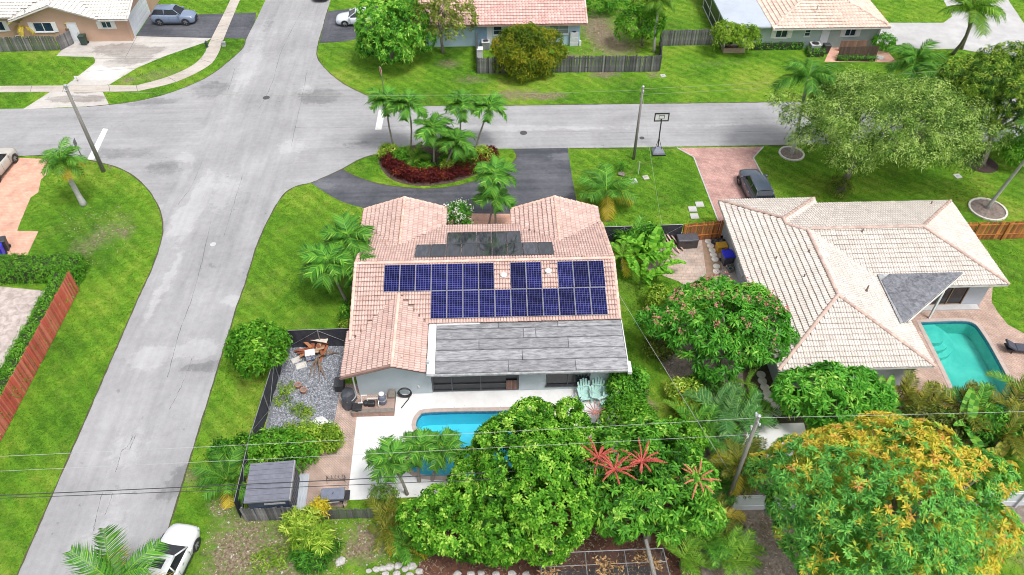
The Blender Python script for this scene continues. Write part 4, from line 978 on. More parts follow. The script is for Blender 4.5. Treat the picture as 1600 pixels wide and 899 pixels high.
def limbs(parent, mat, base, tips, r0, name='trunk', fork=.42, rg=None, bend=.3):
    rg = rg or random.Random(3); b = MB(); base = Vector(base)
    cz = sum((Vector(t) for t in tips), Vector())/len(tips); f = base+(cz-base)*fork; f.x = base.x+(cz.x-base.x)*fork*.6
    b.tube([base+Vector((0, 0, -.1)), base+Vector((0, 0, .25)), base*.5+f*.5+Vector((rg.uniform(-.15, .15), rg.uniform(-.15, .15), 0)), f], [r0*1.45, r0*1.05, r0*.9, r0*.8], 9)
    for t in tips:
        t = Vector(t); m = f*.5+t*.5+Vector((rg.uniform(-bend, bend), rg.uniform(-bend, bend), rg.uniform(0, bend)))
        b.tube([f-Vector((0, 0, .1)), f*.75+m*.25, m, t], [r0*.55, r0*.46, r0*.33, r0*.12], 6)
        for _ in range(2):
            e = t+Vector((rg.uniform(-1, 1), rg.uniform(-1, 1), rg.uniform(-.2, .6)))*.8
            b.tube([m, m*.4+e*.6, e], [r0*.26, r0*.18, r0*.06], 5)
    return b.build(name, mat, parent, smooth=True)
LM = {
 'fresh': leafmat('fresh_leaf', [(0, (.011, .045, .004)), (.3, (.038, .14, .008)), (.6, (.092, .255, .018)), (.85, (.19, .38, .036)), (1, (.31, .46, .075))]),
 'deep': leafmat('deep_leaf', [(0, (.010, .040, .005)), (.3, (.038, .14, .012)), (.6, (.085, .26, .024)), (.85, (.18, .38, .04)), (1, (.30, .45, .08))]),
 'plum': leafmat('long_leaf', [(0, (.012, .05, .005)), (.3, (.042, .17, .016)), (.6, (.085, .29, .03)), (.85, (.19, .40, .05)), (1, (.32, .47, .10))], rough=.38),
 'flush': leafmat('flushing_leaf', [(0, (.018, .07, .014)), (.18, (.085, .27, .05)), (.36, (.18, .44, .09)), (.46, (.30, .45, .07)), (.56, (.47, .41, .05)), (.74, (.60, .41, .055)), (.9, (.60, .30, .075)), (1, (.48, .19, .08))]),
 'olive': leafmat('olive_leaf', [(0, (.02, .035, .006)), (.35, (.07, .10, .018)), (.65, (.15, .19, .03)), (1, (.30, .33, .07))]),
 'casu': leafmat('casuarina_leaf', [(0, (.012, .036, .006)), (.35, (.038, .105, .014)), (.6, (.075, .165, .018)), (.85, (.15, .245, .025)), (1, (.26, .34, .05))]),
 'grey': leafmat('grey_green_leaf', [(0, (.025, .065, .010)), (.35, (.085, .165, .024)), (.65, (.175, .28, .05)), (1, (.34, .43, .13))]),
 'ochre': leafmat('ochre_leaf', [(0, (.015, .03, .004)), (.35, (.05, .10, .008)), (.6, (.12, .165, .010)), (.85, (.22, .215, .014)), (1, (.33, .26, .02))]),
 'gold': leafmat('golden_leaf', [(0, (.04, .06, .006)), (.4, (.20, .22, .012)), (.7, (.42, .36, .02)), (1, (.55, .40, .05))]),
 'red': leafmat('red_leaf', [(0, (.02, .004, .005)), (.4, (.07, .011, .012)), (.7, (.15, .024, .018)), (1, (.24, .07, .022))]),
 'lime': leafmat('lime_leaf', [(0, (.04, .09, .008)), (.4, (.14, .25, .02)), (.7, (.30, .40, .05)), (1, (.52, .55, .14))]),
 'frond': leafmat('frond_green', [(0, (.008, .035, .005)), (.35, (.025, .10, .012)), (.65, (.07, .19, .018)), (1, (.19, .31, .04))], rough=.5, rand=.4, trans=.18),
 'frondl': leafmat('frond_light', [(0, (.02, .06, .006)), (.35, (.06, .16, .015)), (.65, (.13, .25, .025)), (1, (.28, .36, .06))], rough=.55, rand=.45),
 'frondo': leafmat('frond_olive', [(0, (.025, .04, .006)), (.35, (.07, .10, .012)), (.65, (.15, .16, .02)), (1, (.32, .26, .05))], rough=.4, rand=.5),
 'frondy': leafmat('frond_yellow', [(0, (.15, .12, .01)), (.5, (.42, .33, .03)), (1, (.55, .42, .08))], rough=.45, rand=.3),
 'frondb': leafmat('frond_blue', [(0, (.015, .05, .02)), (.35, (.045, .14, .04)), (.65, (.10, .23, .06)), (1, (.22, .33, .12))], rough=.55, rand=.4),
 'pinkf': leafmat('pink_petal', [(0, (.30, .07, .07)), (.5, (.44, .16, .14)), (1, (.52, .28, .24))], trans=.2, gain=1.1),
 'whitef': leafmat('white_petal', [(0, (.5, .48, .40)), (1, (.75, .73, .66))], trans=.3),
 'straw': leafmat('straw', [(0, (.12, .07, .04)), (.5, (.32, .23, .15)), (1, (.56, .48, .38))], trans=.1, rand=0, gain=1.0),
 'dead': leafmat('dead_leaf', [(0, (.16, .09, .04)), (.5, (.36, .22, .10)), (1, (.52, .36, .18))]),
}
m_bark = M('grey_bark', (.22, .19, .16), (.12, .10, .085), 6, .9, bmp=.6, bscale=20, stretch=(1, 1, .3))
m_barkp = M('palm_bark', (.34, .31, .27), (.22, .19, .16), 5, .85, bmp=.5, bscale=18, stretch=(.3, .3, 3))
m_barkl = M('pale_bark', (.46, .45, .42), (.32, .32, .30), 4, .85, bmp=.4, bscale=14, stretch=(.3, .3, 2))
m_shaft = M('crownshaft', (.11, .21, .05), (.08, .16, .04), 3, .5)
def crown(name, rg, parent, rad, nl, nc, k, ln, wd, mat, off, vbase=.5, vspan=.22, lobe=.46, low=-.35, varfn=None, extra=(), **kw):
    P, Nn, lc, li = shell(rg, rad, nl, nc, lobe, low)
    for e in extra:
        P = np.concatenate([P, e[0]]); Nn = np.concatenate([Nn, e[1]]); li = np.concatenate([li, e[3]+nl]); lc = np.concatenate([lc, e[2]]); nl += e[4]
    lv = rg.normal(0, .10, nl)[li]
    var = vbase+lv+rg.normal(0, vspan*.6, len(P))+.10*Nn[:, 2]*0
    if varfn is not None: var = varfn(P, Nn, var, rg)
    V, F, vv = leaf_geo(rg, P, Nn, k, ln, wd, var=var, **kw)
    me = mesh_np(name, V+np.array(off), F, mat, vv)
    o = bpy.data.objects.new(name, me); link(o, parent); return o, P+np.array(off), Nn, lc+np.array(off)
def tree(name, label, cat, cpx, z, rad, mat, base=None, nl=14, nc=700, k=14, ln=.28, wd=.12, r0=.18, seed=1, bark=None, group=None, tips=5, trunk=True, **kw):
    rg = np.random.default_rng(seed); c = np.array(at(*cpx, z)); b = G(*base) if base else (c[0], c[1])
    t = thing(name, label, cat, (b[0], b[1], 0), group=group); off = c-np.array([b[0], b[1], 0])
    extra = kw.pop('extra', ()); Es = []
    for (px_, z_, r_, nl_, nc_) in extra:
        P_, N_, lc_, li_ = shell(rg, r_, nl_, nc_, kw.get('lobe', .46), kw.get('low', -.35)); Es.append((P_+np.array(at(*px_, z_))-c, N_, lc_+np.array(at(*px_, z_))-c, li_, nl_))
    o, P, Nn, lc = crown('crown', rg, t, rad, nl, nc, k, ln, wd, LM[mat], off, extra=Es, **kw)
    if trunk:
        sel = [lc[i]*.92+off*.08 for i in np.linspace(0, len(lc)-1, tips).astype(int)]
        limbs(t, bark or m_bark, (0, 0, 0), sel, r0, rg=random.Random(seed))
    t['_'] = 0; del t['_']
    return t, P, Nn, o
def bush(name, label, px, z, rad, mat, nc=160, k=10, ln=.22, wd=.09, seed=1, cat='shrub', group=None, nl=8, **kw):
    rg = np.random.default_rng(seed); c = np.array(at(*px, z))
    t = thing(name, label, cat, (c[0], c[1], 0), group=group)
    o, P, Nn, lc = crown('leaves', rg, t, rad, nl, nc, k, ln, wd, LM[mat], (0, 0, z), low=kw.pop('low', -.6), **kw)
    b = MB()
    for i in range(0, len(lc), 2): q = lc[i]; b.tube([(q[0]*.1, q[1]*.1, 0), tuple(q*np.array([.6, .6, .6])), tuple(q)], [.035, .025, .01], 5)
    b.build('stem', m_bark, t)
    return t, P, Nn
def flowers(parent, rg, P, Nn, n, mat, sz=.12, k=6, lift=.12, name='flower_cluster', pick=None):
    i = rg.choice(len(P), n, replace=False) if pick is None else pick
    V, F, vv = leaf_geo(rg, P[i]+Nn[i]*lift+np.array([0, 0, lift*.6]), Nn[i], k, sz, sz*.7, spread=.8, droop=.05, jit=.12, vj=.3)
    o = bpy.data.objects.new(name, mesh_np(name, V, F, mat, vv)); link(o, parent); o['kind'] = 'stuff'; return o
# fronds ------------------------------------------------------------
FR = {}
def frond_mesh(style, v, mat):
    key = (style, v, mat)
    if key in FR: return FR[key]
    rg = random.Random(hash(style) % 997 if False else (sum(map(ord, style))*13+v*7)); b = MB()
    S_ = {'adonidia': dict(n=26, bend=1.9, LL=.42, w=.056, vee=.35, dr=.55, fwd=.55), 'coconut': dict(n=50, bend=1.25, LL=.33, w=.021, vee=.12, dr=.7, fwd=.45),
          'areca': dict(n=26, bend=1.35, LL=.30, w=.032, vee=.5, dr=.25, fwd=.7), 'queen': dict(n=52, bend=1.7, LL=.34, w=.024, vee=.15, dr=.9, fwd=.5),
          'paddle': None, 'cycad': dict(n=24, bend=.8, LL=.16, w=.018, vee=.4, dr=.0, fwd=.5)}[style]
    if style == 'paddle':
        n = 12; pts = []; a = .0; x = z = 0
        for i in range(n+1):
            pts.append((x, z)); a = -(1.25+v*.15)*(i/n)**1.5; x += math.cos(a)/n; z += math.sin(a)/n
        b.tube([(p[0], 0, p[1]-.012) for p in pts[:n]], [.022*(1-.85*i/n) for i in range(n)], 4)
        for i in range(2, n):
            t0, t1 = (i-2)/(n-2), (i-1)/(n-2); w0, w1 = (.17*math.sin(math.pi*(.06+.92*t))**.6*.72 for t in (t0, t1))
            for sgn in (-1, 1):
                b.cv = min(1, max(0, .55+rg.uniform(-.25, .3))); g = .97 if rg.random() < .5 else .9
                b.add([(pts[i][0], 0, pts[i][1]), (pts[i][0]+.02, sgn*w0, pts[i][1]+w0*.35-(.06 if sgn > 0 else .03)*rg.random()), (pts[i+1][0]*g+pts[i][0]*(1-g)+.02, sgn*w1, pts[i+1][1]+w1*.35-.05*rg.random()), (pts[i+1][0], 0, pts[i+1][1])], [(0, 1, 2, 3) if sgn < 0 else (3, 2, 1, 0)])
        m = b.mesh('frond', mat); FR[key] = m; return m
    n = 12; pts = []; a = .0; x = z = 0; side = rg.uniform(-.08, .08); y = 0
    for i in range(n+1):
        pts.append(Vector((x, y, z))); a = -S_['bend']*(1+.2*(v-1))*(i/n)**1.4; x += math.cos(a)/n; z += math.sin(a)/n; y += side*(i/n)/n*3
    b.cv = .75; b.tube(pts, [.014*(1-.85*i/n)+.002 for i in range(n+1)], 4)
    for i in range(S_['n']):
        t = .10+.89*(i+.5)/S_['n']; f = t*n; k = min(int(f), n-1); p = pts[k].lerp(pts[k+1], f-k); d = (pts[k+1]-pts[k]).normalized()
        u = d.cross(Vector((0, 1, 0))); u = u if u.z > 0 else -u; sd = d.cross(u).normalized()
        for sgn in (-1, 1):
            ll = S_['LL']*(math.sin(math.pi*(.13+.80*t))**.75)*rg.uniform(.82, 1.12); b.cv = min(1, max(0, rg.gauss(.5, .17)))
            q = (sd*sgn+d*S_['fwd']*rg.uniform(.8, 1.2)+u*(S_['vee']+rg.uniform(-.15, .15))).normalized()
            w = d*S_['w']/2*rg.uniform(.8, 1.15)
            mid = p+q*ll*.5; tip = p+q*ll; tip.z -= S_['dr']*ll*rg.uniform(.7, 1.2); mid.z -= S_['dr']*ll*.25
            b.add([p-w*.6, mid-w, tip, mid+w, p+w*.6], [(0, 1, 3, 4), (1, 2, 3)])
    m = b.mesh('frond', mat); FR[key] = m; return m
def fronds(parent, c, n, ln, style, mat, rg, el=(-.35, 1.15), yellow=0, sc=.2, name='frond', az0=None, azr=None):
    for i in range(n):
        y = i < yellow
        o = bpy.data.objects.new(name, frond_mesh(style, i % 3, LM['frondy'] if y else LM[mat])); link(o, parent)
        t = (i+.5)/n; e = el[0]+(el[1]-el[0])*t**.8+rg.uniform(-.12, .12)
        if y: e = el[0]+rg.uniform(-.1, .2)
        az = i*2.39996+rg.uniform(-.25, .25) if azr is None else az0+rg.uniform(-azr, azr)
        o.location = c; o.rotation_euler = (rg.uniform(-.2, .2), -e, az); k = ln*rg.uniform(1-sc, 1+sc*.6)*(1-.18*t); o.scale = (k, k, k)
def palm(label, base, crown_px, ln, n=13, style='adonidia', mat='frond', r=.09, group=None, seed=1, yellow=0, bark=None, z=None, name='palm_tree', shaft=True, el=(-.15, 1.25), bz=(0, 0), nut=False):
    rg = random.Random(seed); B = np.array([*G(*base), 0.]) if not isinstance(base[0], float) else np.array([*base, 0.])
    if z is None:
        z = min(np.arange(1.2, 12, .1), key=lambda h: math.hypot(*(np.array(at(*crown_px, h))-B)[:2])+.02*h)
    T = np.array(at(*crown_px, float(z)))
    t = thing(name, label, 'palm', tuple(B), group=group); D = Vector(T-B)
    bend = Vector((rg.uniform(-.12, .12), rg.uniform(-.12, .12), 0))*D.length*.4
    pts = [Vector((0, 0, -.1))]+[D*u+bend*math.sin(math.pi*u)*(1) for u in (.08, .25, .45, .65, .85, 1.0)]
    b = MB(); b.tube(pts, [r*1.6, r*1.3, r*1.05, r, r*.95, r*.9, r*.8], 9)
    for k in range(3, 14):      # leaf scars
        u = k/15; q = D*u+bend*math.sin(math.pi*u); b.lathe(q, [(r*1.0, -.02), (r*1.13, 0), (r*1.0, .02)], 9)
    b.build('trunk', bark or m_barkp, t, smooth=True)
    if shaft:
        b = MB(); d = (pts[-1]-pts[-2]).normalized(); b.tube([pts[-1]-d*.5, pts[-1]-d*.1, pts[-1]+d*.25], [r*.9, r*1.15, r*.5], 8); b.build('crownshaft', m_shaft, t, smooth=True)
    fronds(t, D, n, ln, style, mat, rg, el, yellow)
    return t
def clumpplant(name, label, px, n, ln, style, mat, seed=1, z=.05, spread=.25, el=(.2, 1.35), yellow=0, cat='plant', group=None):
    rg = random.Random(seed); c = at(*px, z); t = thing(name, label, cat, (c[0], c[1], 0), group=group)
    b = MB()
    for k in range(max(2, n//4)):
        p = (rg.uniform(-spread, spread), rg.uniform(-spread, spread)); 
        b.tube([(p[0], p[1], -.05), (p[0]*1.1, p[1]*1.1, z+ln*.22)], [.05, .03], 6)
        m = n//max(2, n//4)
        fronds(t, (p[0]*1.1, p[1]*1.1, z+ln*.2), m, ln, style, mat, rg, el, yellow if k == 0 else 0, .3)
    b.build('stem', m_shaft, t)
    return t
def litter(name, poly, n, ln, wd, mat, z, seed, excl=()):
    ng = np.random.default_rng(seed); xs = [p[0] for p in poly]; ys = [p[1] for p in poly]
    px, py = ng.uniform(min(xs), max(xs), n), ng.uniform(min(ys), max(ys), n); ok = inside(px, py, poly); px, py = px[ok], py[ok]
    keep = np.sin(px*2.1+1.3*np.sin(py*1.7))*np.cos(py*1.9+px*.6)+ng.normal(0, .6, len(px)) > -.1; px, py = px[keep], py[keep]
    V, F, vv = leaf_geo(ng, np.stack([px, py, np.full(len(px), z)], -1), np.tile([0, 0, 1.], (len(px), 1)), 1, ln, wd, spread=1.1, droop=.02, jit=.01, vj=.3, upb=0)
    V[:, 2] = np.maximum(V[:, 2], z)
    o = bpy.data.objects.new(name, mesh_np(name, V, F, LM[mat], vv)); link(o); o['kind'] = 'stuff'; return o
def hedge(label, poly_px, h, mat, seed=1, dens=44, ln=.11, wd=.07, k=9, group=None, top=0):
    """clipped hedge: a woody core with leaves over its faces"""
    rg = np.random.default_rng(seed); P = [at(x, y, 0)[:2] for x, y in poly_px] if not isinstance(poly_px[0][0], float) else poly_px
    c = np.mean(P, 0); t = thing('hedge', label, 'hedge', (*c, 0), group=group); Q = [(x-c[0], y-c[1]) for x, y in P]
    b = MB().prism([(x*.985, y*.985) for x, y in Q], 0, h-.14); b.build('woody_core', M('hedge_wood', (.03, .045, .012), (.02, .03, .01), 9, .9), t)
    xs = [q[0] for q in Q]; ys = [q[1] for q in Q]; n = int((max(xs)-min(xs))*(max(ys)-min(ys))*dens)
    px, py = rg.uniform(min(xs), max(xs), n), rg.uniform(min(ys), max(ys), n); ok = inside(px, py, Q); px, py = px[ok], py[ok]
    PP = [np.stack([px, py, h-.08+rg.normal(0, .025, len(px))], -1)]; NN = [np.tile([0, 0, 1.], (len(px), 1))]
    a = sum(Q[i][0]*Q[(i+1) % len(Q)][1]-Q[(i+1) % len(Q)][0]*Q[i][1] for i in range(len(Q))); sg = 1 if a > 0 else -1
    for i in range(len(Q)):
        p, q = np.array(Q[i]), np.array(Q[(i+1) % len(Q)]); l = np.hypot(*(q-p)); m = int(l*h*dens); u = rg.uniform(0, 1, m)[:, None]
        nn = np.array([(q-p)[1], -(q-p)[0]])/l*sg
        PP.append(np.concatenate([p+(q-p)*u+nn*rg.normal(0, .04, (m, 1)), rg.uniform(.05, h, (m, 1))], 1)); NN.append(np.tile([*nn, .2], (m, 1)))
    PP, NN = np.concatenate(PP), np.concatenate(NN)
    V, F, vv = leaf_geo(rg, PP, NN, k, ln, wd, var=rg.normal(.5, .16, len(PP)), jit=.07, upb=.2)
    link(bpy.data.objects.new('leaves', mesh_np('leaves', V, F, LM[mat], vv)), t); return t
# ---------------------------------------------------------------- trees and plants
# the large crowns in the foreground
tree('shade_tree', 'broad bright green tree overhanging the blue swimming pool', 'tree', (824, 756), 3.6, (4.05, 4.1, 2.9), 'fresh', (800, 850), 34, 2800, 30, .20, .10,  .24, 11, tips=9, lobe=.34, vbase=.50, vspan=.42, low=-.5, jit=.07, extra=[((737, 812), 2.7, (3.05, 2.1, 1.9), 18, 1250), ((870, 690), 3.4, (2.6, 2.3, 1.9), 12, 650)])
def fl(P, Nn, v, rg):
    x, y = P[:, 0], P[:, 1]
    f = np.sin(x*1.25+1.2*np.sin(y*.9)+.6)*np.cos(y*1.35+x*.3)+.5*np.sin(x*2.3-y*1.7)
    g = np.clip(.5+.55*f+np.where(y > .2-.42*x, .42, -.36)+.25*np.exp(-((x-4.8)**2+(y+3.2)**2)/1.6)*3-.35*np.clip(np.abs(x+.2)-4.4, 0, 3), .03, .93)
    g = np.where(g > .5, .5+(g-.5)*1.0, g*.55)
    v = np.where(rg.uniform(0, 1, len(P)) < g, .66+rg.normal(0, .12, len(P)), .24+rg.normal(0, .11, len(P)))
    return v
tree('mango_tree', 'huge round tree with orange and yellow new leaves among the green', 'tree', (1380, 785), 4.3, (6.1, 4.5, 3.3), 'flush', (1380, 850), 52, 3900, 17, .29, .07, .3, 21, tips=9, lobe=.32, varfn=fl, vj=.06, low=-.5, spread=.85, jit=.035, droop=.12)
t, P, Nn, _ = tree('umbrella_tree', 'glossy green tree with red flower spikes right of the pool tree', 'tree', (1003, 752), 3.7, (3.8, 3.1, 2.5), 'deep', (1010, 845), 26, 1150, 17, .34, .115, .2, 31, tips=7, lobe=.34, vbase=.52, vspan=.34, low=-.5, spread=1.0, jit=.05)
rg = random.Random(5); m_spike = M('red_flower_spike', (.47, .095, .065), (.34, .055, .045), 12, .6, bmp=.4, bscale=60)
m_spike2 = M('orange_flower_spike', (.52, .20, .10), (.42, .13, .075), 12, .6, bmp=.4, bscale=60)
for i, (px, z) in enumerate((((935, 715), 5.6), ((960, 735), 5.8), ((1003, 722), 6.0), ((1090, 750), 5.2))):
    c = Vector(at(*px, z))-t.location
    for k in range(15):
        a = k*2.4+rg.uniform(-.3, .3); e = rg.uniform(.0, .75); l = rg.uniform(.7, 1.3); d = Vector((math.cos(a)*math.cos(e), math.sin(a)*math.cos(e), math.sin(e)))
        dr_ = rg.uniform(.0, .3); sd_ = Vector((-d.y, d.x, 0))*rg.uniform(-.12, .12)
        b = MB(); b.tube([c, c+d*l*.5+Vector((0, 0, .08))+sd_*.3, c+d*l-Vector((0, 0, dr_))+sd_], [.036, .032, .018], 6)
        for q in range(7):
            u = .25+.7*q/7; b.lathe(c+d*l*u+sd_*u*u+Vector((0, 0, .08*math.sin(math.pi*u)-dr_*u*u)), [(.02, -.05), (.058, 0), (.02, .05)], 6)
        b.build('flower_spike', m_spike if i < 3 else m_spike2, t)
bush('shrub', 'dense lime green shrub behind the red flower spikes', (985, 655), 1.6, (1.7, 1.5, 1.3), 'fresh', 300, 12, .26, .11, 41, vbase=.55)
bush('shrub', 'mid green shrub filling in right of the red flower spikes', (1055, 690), 1.6, (1.6, 1.4, 1.4), 'fresh', 260, 12, .26, .11, 42, vbase=.48)
bush('shrub', 'dark leafy shrub below the tree with red flower spikes', (1075, 815), 1.2, (1.5, 1.1, 1.1), 'deep', 220, 12, .3, .1, 43)
t, P, Nn, _ = tree('plumeria_tree', 'spreading tree dotted with pink flowers between the two houses', 'tree', (1132, 508), 3.2, (4.4, 3.3, 2.3), 'plum', (1128, 575), 26, 1050, 15, .42, .11, .16, 51, tips=8, lobe=.34, spread=.95, droop=.12, jit=.04, low=-.4, vbase=.5)
rr = np.random.default_rng(9); sc_ = Nn[:, 2]-P[:, 0]*0; pk = np.argsort(-(Nn[:, 2]+rr.uniform(0, .9, len(P))))[:62]
flowers(t, rr, P, Nn, 0, LM['pinkf'], .15, 12, .24, pick=pk)
tree('plumeria_tree', 'long leaved green tree against the near wall of the cream roofed house', 'tree', (1298, 622), 2.2, (3.3, 1.9, 1.7), 'plum', (1300, 660), 16, 460, 15, .44, .11, .13, 52, tips=6, lobe=.38, spread=.95, droop=.12, jit=.04)
tree('fruit_tree', 'small bushy green tree beside the road at the gravel yard corner', 'tree', (403, 545), 1.9, (1.95, 1.6, 1.6), 'fresh', (405, 585), 14, 420, 13, .26, .12, .09, 61, vbase=.5, low=-.5)
tree('mango_tree', 'round dark green tree with a few rusty leaf clusters by the white car', 'tree', (613, 50), 3.4, (3.55, 3.5, 3.5), 'deep', (612, 92), 30, 1300, 14, .34, .12, .2, 62, lobe=.32, low=-.6, vbase=.52, vspan=.45, jit=.06)
for q_, z_ in (((563, 12), 5.6), ((568, 75), 3.6)): pass
t, P, Nn, _ = tree('old_tree', 'thin grey green tree with bare branches left of the rose roofed house', 'tree', (690, 28), 4.2, (3.3, 2.9, 3.0), 'olive', (692, 82), 20, 520, 10, .3, .11, .16, 63, lobe=.34, vbase=.62, tips=8)
tree('round_bush', 'large dome shaped olive and ochre bush in front of the dark fence', 'bush', (822, 82), 2.2, (3.35, 2.7, 2.5), 'ochre', (822, 112), 50, 2600, 13, .24, .075, .12, 64, lobe=.26, low=-.75, vbase=.55, trunk=True)
tree('small_tree', 'bright green small tree in the bare yard by the fence corner', 'tree', (1000, 40), 2.4, (2.3, 2.0, 2.1), 'fresh', (1003, 72), 16, 420, 11, .28, .11, .1, 65, vbase=.42)
tree('citrus_tree', 'lime green twin topped tree growing out of a low box planter', 'tree', (1133, 54), 2.2, (1.5, 1.3, 1.3), 'lime', (1140, 78), 10, 240, 11, .26, .10, .07, 66, vbase=.42)
tree('citrus_tree', 'lime green shrubby tree beside the sage house wall at the hedge end', 'tree', (1165, 58), 1.9, (1.45, 1.2, 1.2), 'lime', (1162, 80), 10, 240, 11, .26, .10, .07, 67, vbase=.40)
def feath(P, Nn, v, rg): return v+np.clip(P[:, 2]*.02, -.1, .1)
tree('feathery_tree', 'wide airy grey green tree with drooping twigs over the cross street', 'tree', (1378, 196), 5.0, (7.6, 5.4, 2.9), 'grey', (1314, 298), 60, 3600, 20, .26, .06, .26, 68, lobe=.185, low=-.2, vspan=.75, droop=.4, jit=.2, tips=14, vbase=.52, spread=.9, bark=m_bark)
bush('shrub', 'low dark shrub wrapped round the foot of the airy grey green tree', (1312, 292), .7, (1.0, .9, .8), 'olive', 120, 10, .2, .06, 69)
tree('casuarina_tree', 'dense olive yellow tree with layered clumps at the right edge', 'tree', (1563, 150), 5.0, (4.9, 4.2, 4.0), 'casu', (1534, 256), 34, 3000, 15, .27, .075, .24, 70, lobe=.26, low=-.3, vbase=.58, vspan=.7, tips=10)
tree('leafy_tree', 'bright green low tree at the right edge below the olive yellow tree', 'tree', (1600, 232), 1.8, (1.6, 1.5, 1.4), 'fresh', (1603, 262), 10, 260, 11, .28, .1, .08, 71)
bush('shrub', 'dark rounded shrub at the corner of the sage house', (1382, 66), .9, (1.1, .9, .9), 'deep', 130, 10, .25, .09, 72)
bush('shrub', 'dark shrubs growing against the top edge beyond the bare yard', (940, 5), 1.2, (2.6, 1.6, 1.3), 'deep', 260, 10, .28, .1, 73)
tree('small_tree', 'small leafy tree behind the rose roofed house beside the grass', 'tree', (1010, 12), 3.0, (1.7, 1.6, 1.5), 'lime', (1012, 45), 10, 220, 11, .26, .1, .08, 74, vbase=.3)
# bushes round the middle house
t, P, Nn = bush('flowering_bush', 'white flowered bush between the two front wings of the pink roof', (714, 342), 1.6, (1.0, 1.0, 1.4), 'deep', 200, 10, .26, .09, 81)
flowers(t, np.random.default_rng(4), P, Nn, 60, LM['whitef'], .16, 8, .1)
bush('shrub', 'dark green shrub at the back corner of the pale blue wall', (982, 600), 1.2, (1.25, 1.15, 1.2), 'deep', 260, 11, .24, .1, 82, vbase=.45)
bush('shrub', 'yellow green shrub beside the three palms at the left roof edge', (556, 355), .9, (.8, .8, .9), 'lime', 110, 10, .24, .08, 83, vbase=.5)
bush('shrub', 'small grey green shrub against the left wall of the pink roofed house', (545, 490), .8, (.5, .9, .8), 'fresh', 100, 9, .2, .07, 84, vbase=.35)
bush('shrub', 'pale green shrub at the back fence below the left eave', (541, 512), .6, (.45, .6, .6), 'lime', 70, 9, .18, .07, 85, vbase=.45)
for i, (x, y, z, r, m_, lab) in enumerate(((430, 700, 1.0, (1.5, 1.2, 1.1), 'fresh', 'bushy green shrub in the gravel yard nearest the shed roof'), (462, 704, 1.0, (1.3, 1.2, 1.1), 'fresh', 'bushy green shrub in the gravel yard between two neighbours'),
        (478, 690, .9, (1.2, 1.0, 1.0), 'lime', 'yellow green shrub at the gravel edge beside the white rock pile'), (512, 684, .7, (.75, .7, .7), 'lime', 'small yellow green shrub on the gravel beside the brick walk'),
        (385, 705, .8, (1.3, 1.0, .8), 'fresh', 'low green shrub spilling over the black fence near the road'), (350, 706, .5, (.9, .6, .5), 'deep', 'low dark shrub outside the black fence by the road'))):
    bush('shrub', lab, (x, y), z, r, m_, 220, 11, .22, .09, 90+i, vbase=.45)
for i, (x, y, r, lab) in enumerate(((447, 605, .55, 'farthest patch of low weeds in the gravel beside the left fence'), (442, 625, .5, 'second patch of low weeds along the left fence of the gravel'), (465, 640, .5, 'middle patch of low weeds in the grey gravel below the clay pots'), (455, 668, .45, 'nearest patch of low weeds in the gravel before the bushes'), (480, 645, .3, 'smallest patch of low weeds right of the others in the gravel'))):
    bush('weed', lab, (x, y), .12, (r, r, .2), 'lime', 50, 7, .16, .05, 100+i, group='weeds in the gravel yard', cat='weeds', vbase=.4)
# island planting
RB = cr(GP((606, 250), (612, 266), (630, 279), (660, 285), (700, 281), (738, 268), (763, 250)), 6, False)
nRB = len(range(0, len(RB), 2)); ORD = ['first', 'second', 'third', 'fourth', 'fifth', 'sixth', 'seventh', 'eighth', 'ninth', 'tenth', 'eleventh', 'twelfth', 'thirteenth', 'fourteenth', 'fifteenth', 'sixteenth', 'seventeenth', 'eighteenth', 'nineteenth', 'twentieth']
for i in range(0, len(RB), 2):
    x, y = RB[i]; px = None
    rg_ = np.random.default_rng(200+i); t = thing('croton_shrub', ORD[i//2]+' dark red shrub from the left along the palm island border', 'shrub', (x+rg_.uniform(-.1, .1), y+.35, 0), group='red shrubs bordering the palm island')
    crown('leaves', rg_, t, (.62, .6, .48), 7, 85, 9, .24, .085, LM['red'], (0, 0, .42), low=-.7, vbase=.45)
    b = MB().tube([(0, 0, -.02), (0, 0, .4)], [.04, .02], 5); b.build('stem', m_bark, t)
for i, (x, y, r, m_, lab) in enumerate(((608, 238, .8, 'lime', 'yellow green shrub at the left end of the palm island'), (755, 240, .8, 'lime', 'yellow green shrub at the right end of the palm island'), (625, 246, .7, 'fresh', 'green shrub inside the palm island behind the red border'),
        (735, 250, .7, 'fresh', 'green shrub inside the palm island beside the leaning trunk'), (700, 262, .55, 'lime', 'pale shrub in the middle of the palm island'))):
    bush('shrub', lab, (x, y), .55, (r, r, .6), m_, 130, 10, .22, .09, 300+i)
GI = 'palms in the island bed'
palm('tall slim palm at the far left of the island bed', (617, 236), (604, 160), 2.03, 13, seed=1, r=.075, group=GI)
palm('tall palm second from the left in the island bed', (640, 242), (637, 163), 1.97, 13, seed=2, r=.075, group=GI)
palm('upright palm on the island right of the middle ones', (722, 238), (721, 165), 2.03, 13, seed=3, r=.07, group=GI)
palm('right leaning palm at the far right of the island bed', (743, 234), (765, 168), 2.03, 13, seed=4, r=.075, group=GI)
palm('dark bushy palm at the centre of the island bed', (678, 258), (676, 202), 2.20, 13, seed=5, r=.08, group=GI)
palm('palm with a pale leaning trunk at the front of the island', (688, 272), (712, 222), 2.09, 13, seed=6, r=.075, group=GI)
clumpplant('areca_palm', 'low fountain of pale fronds at the left of the island centre', (648, 252), 14, 1.7, 'areca', 'frondl', 7, z=.2, cat='palm')
clumpplant('areca_palm', 'low fountain of pale fronds behind the island centre', (690, 240), 12, 1.7, 'areca', 'frondl', 8, z=.2, cat='palm')
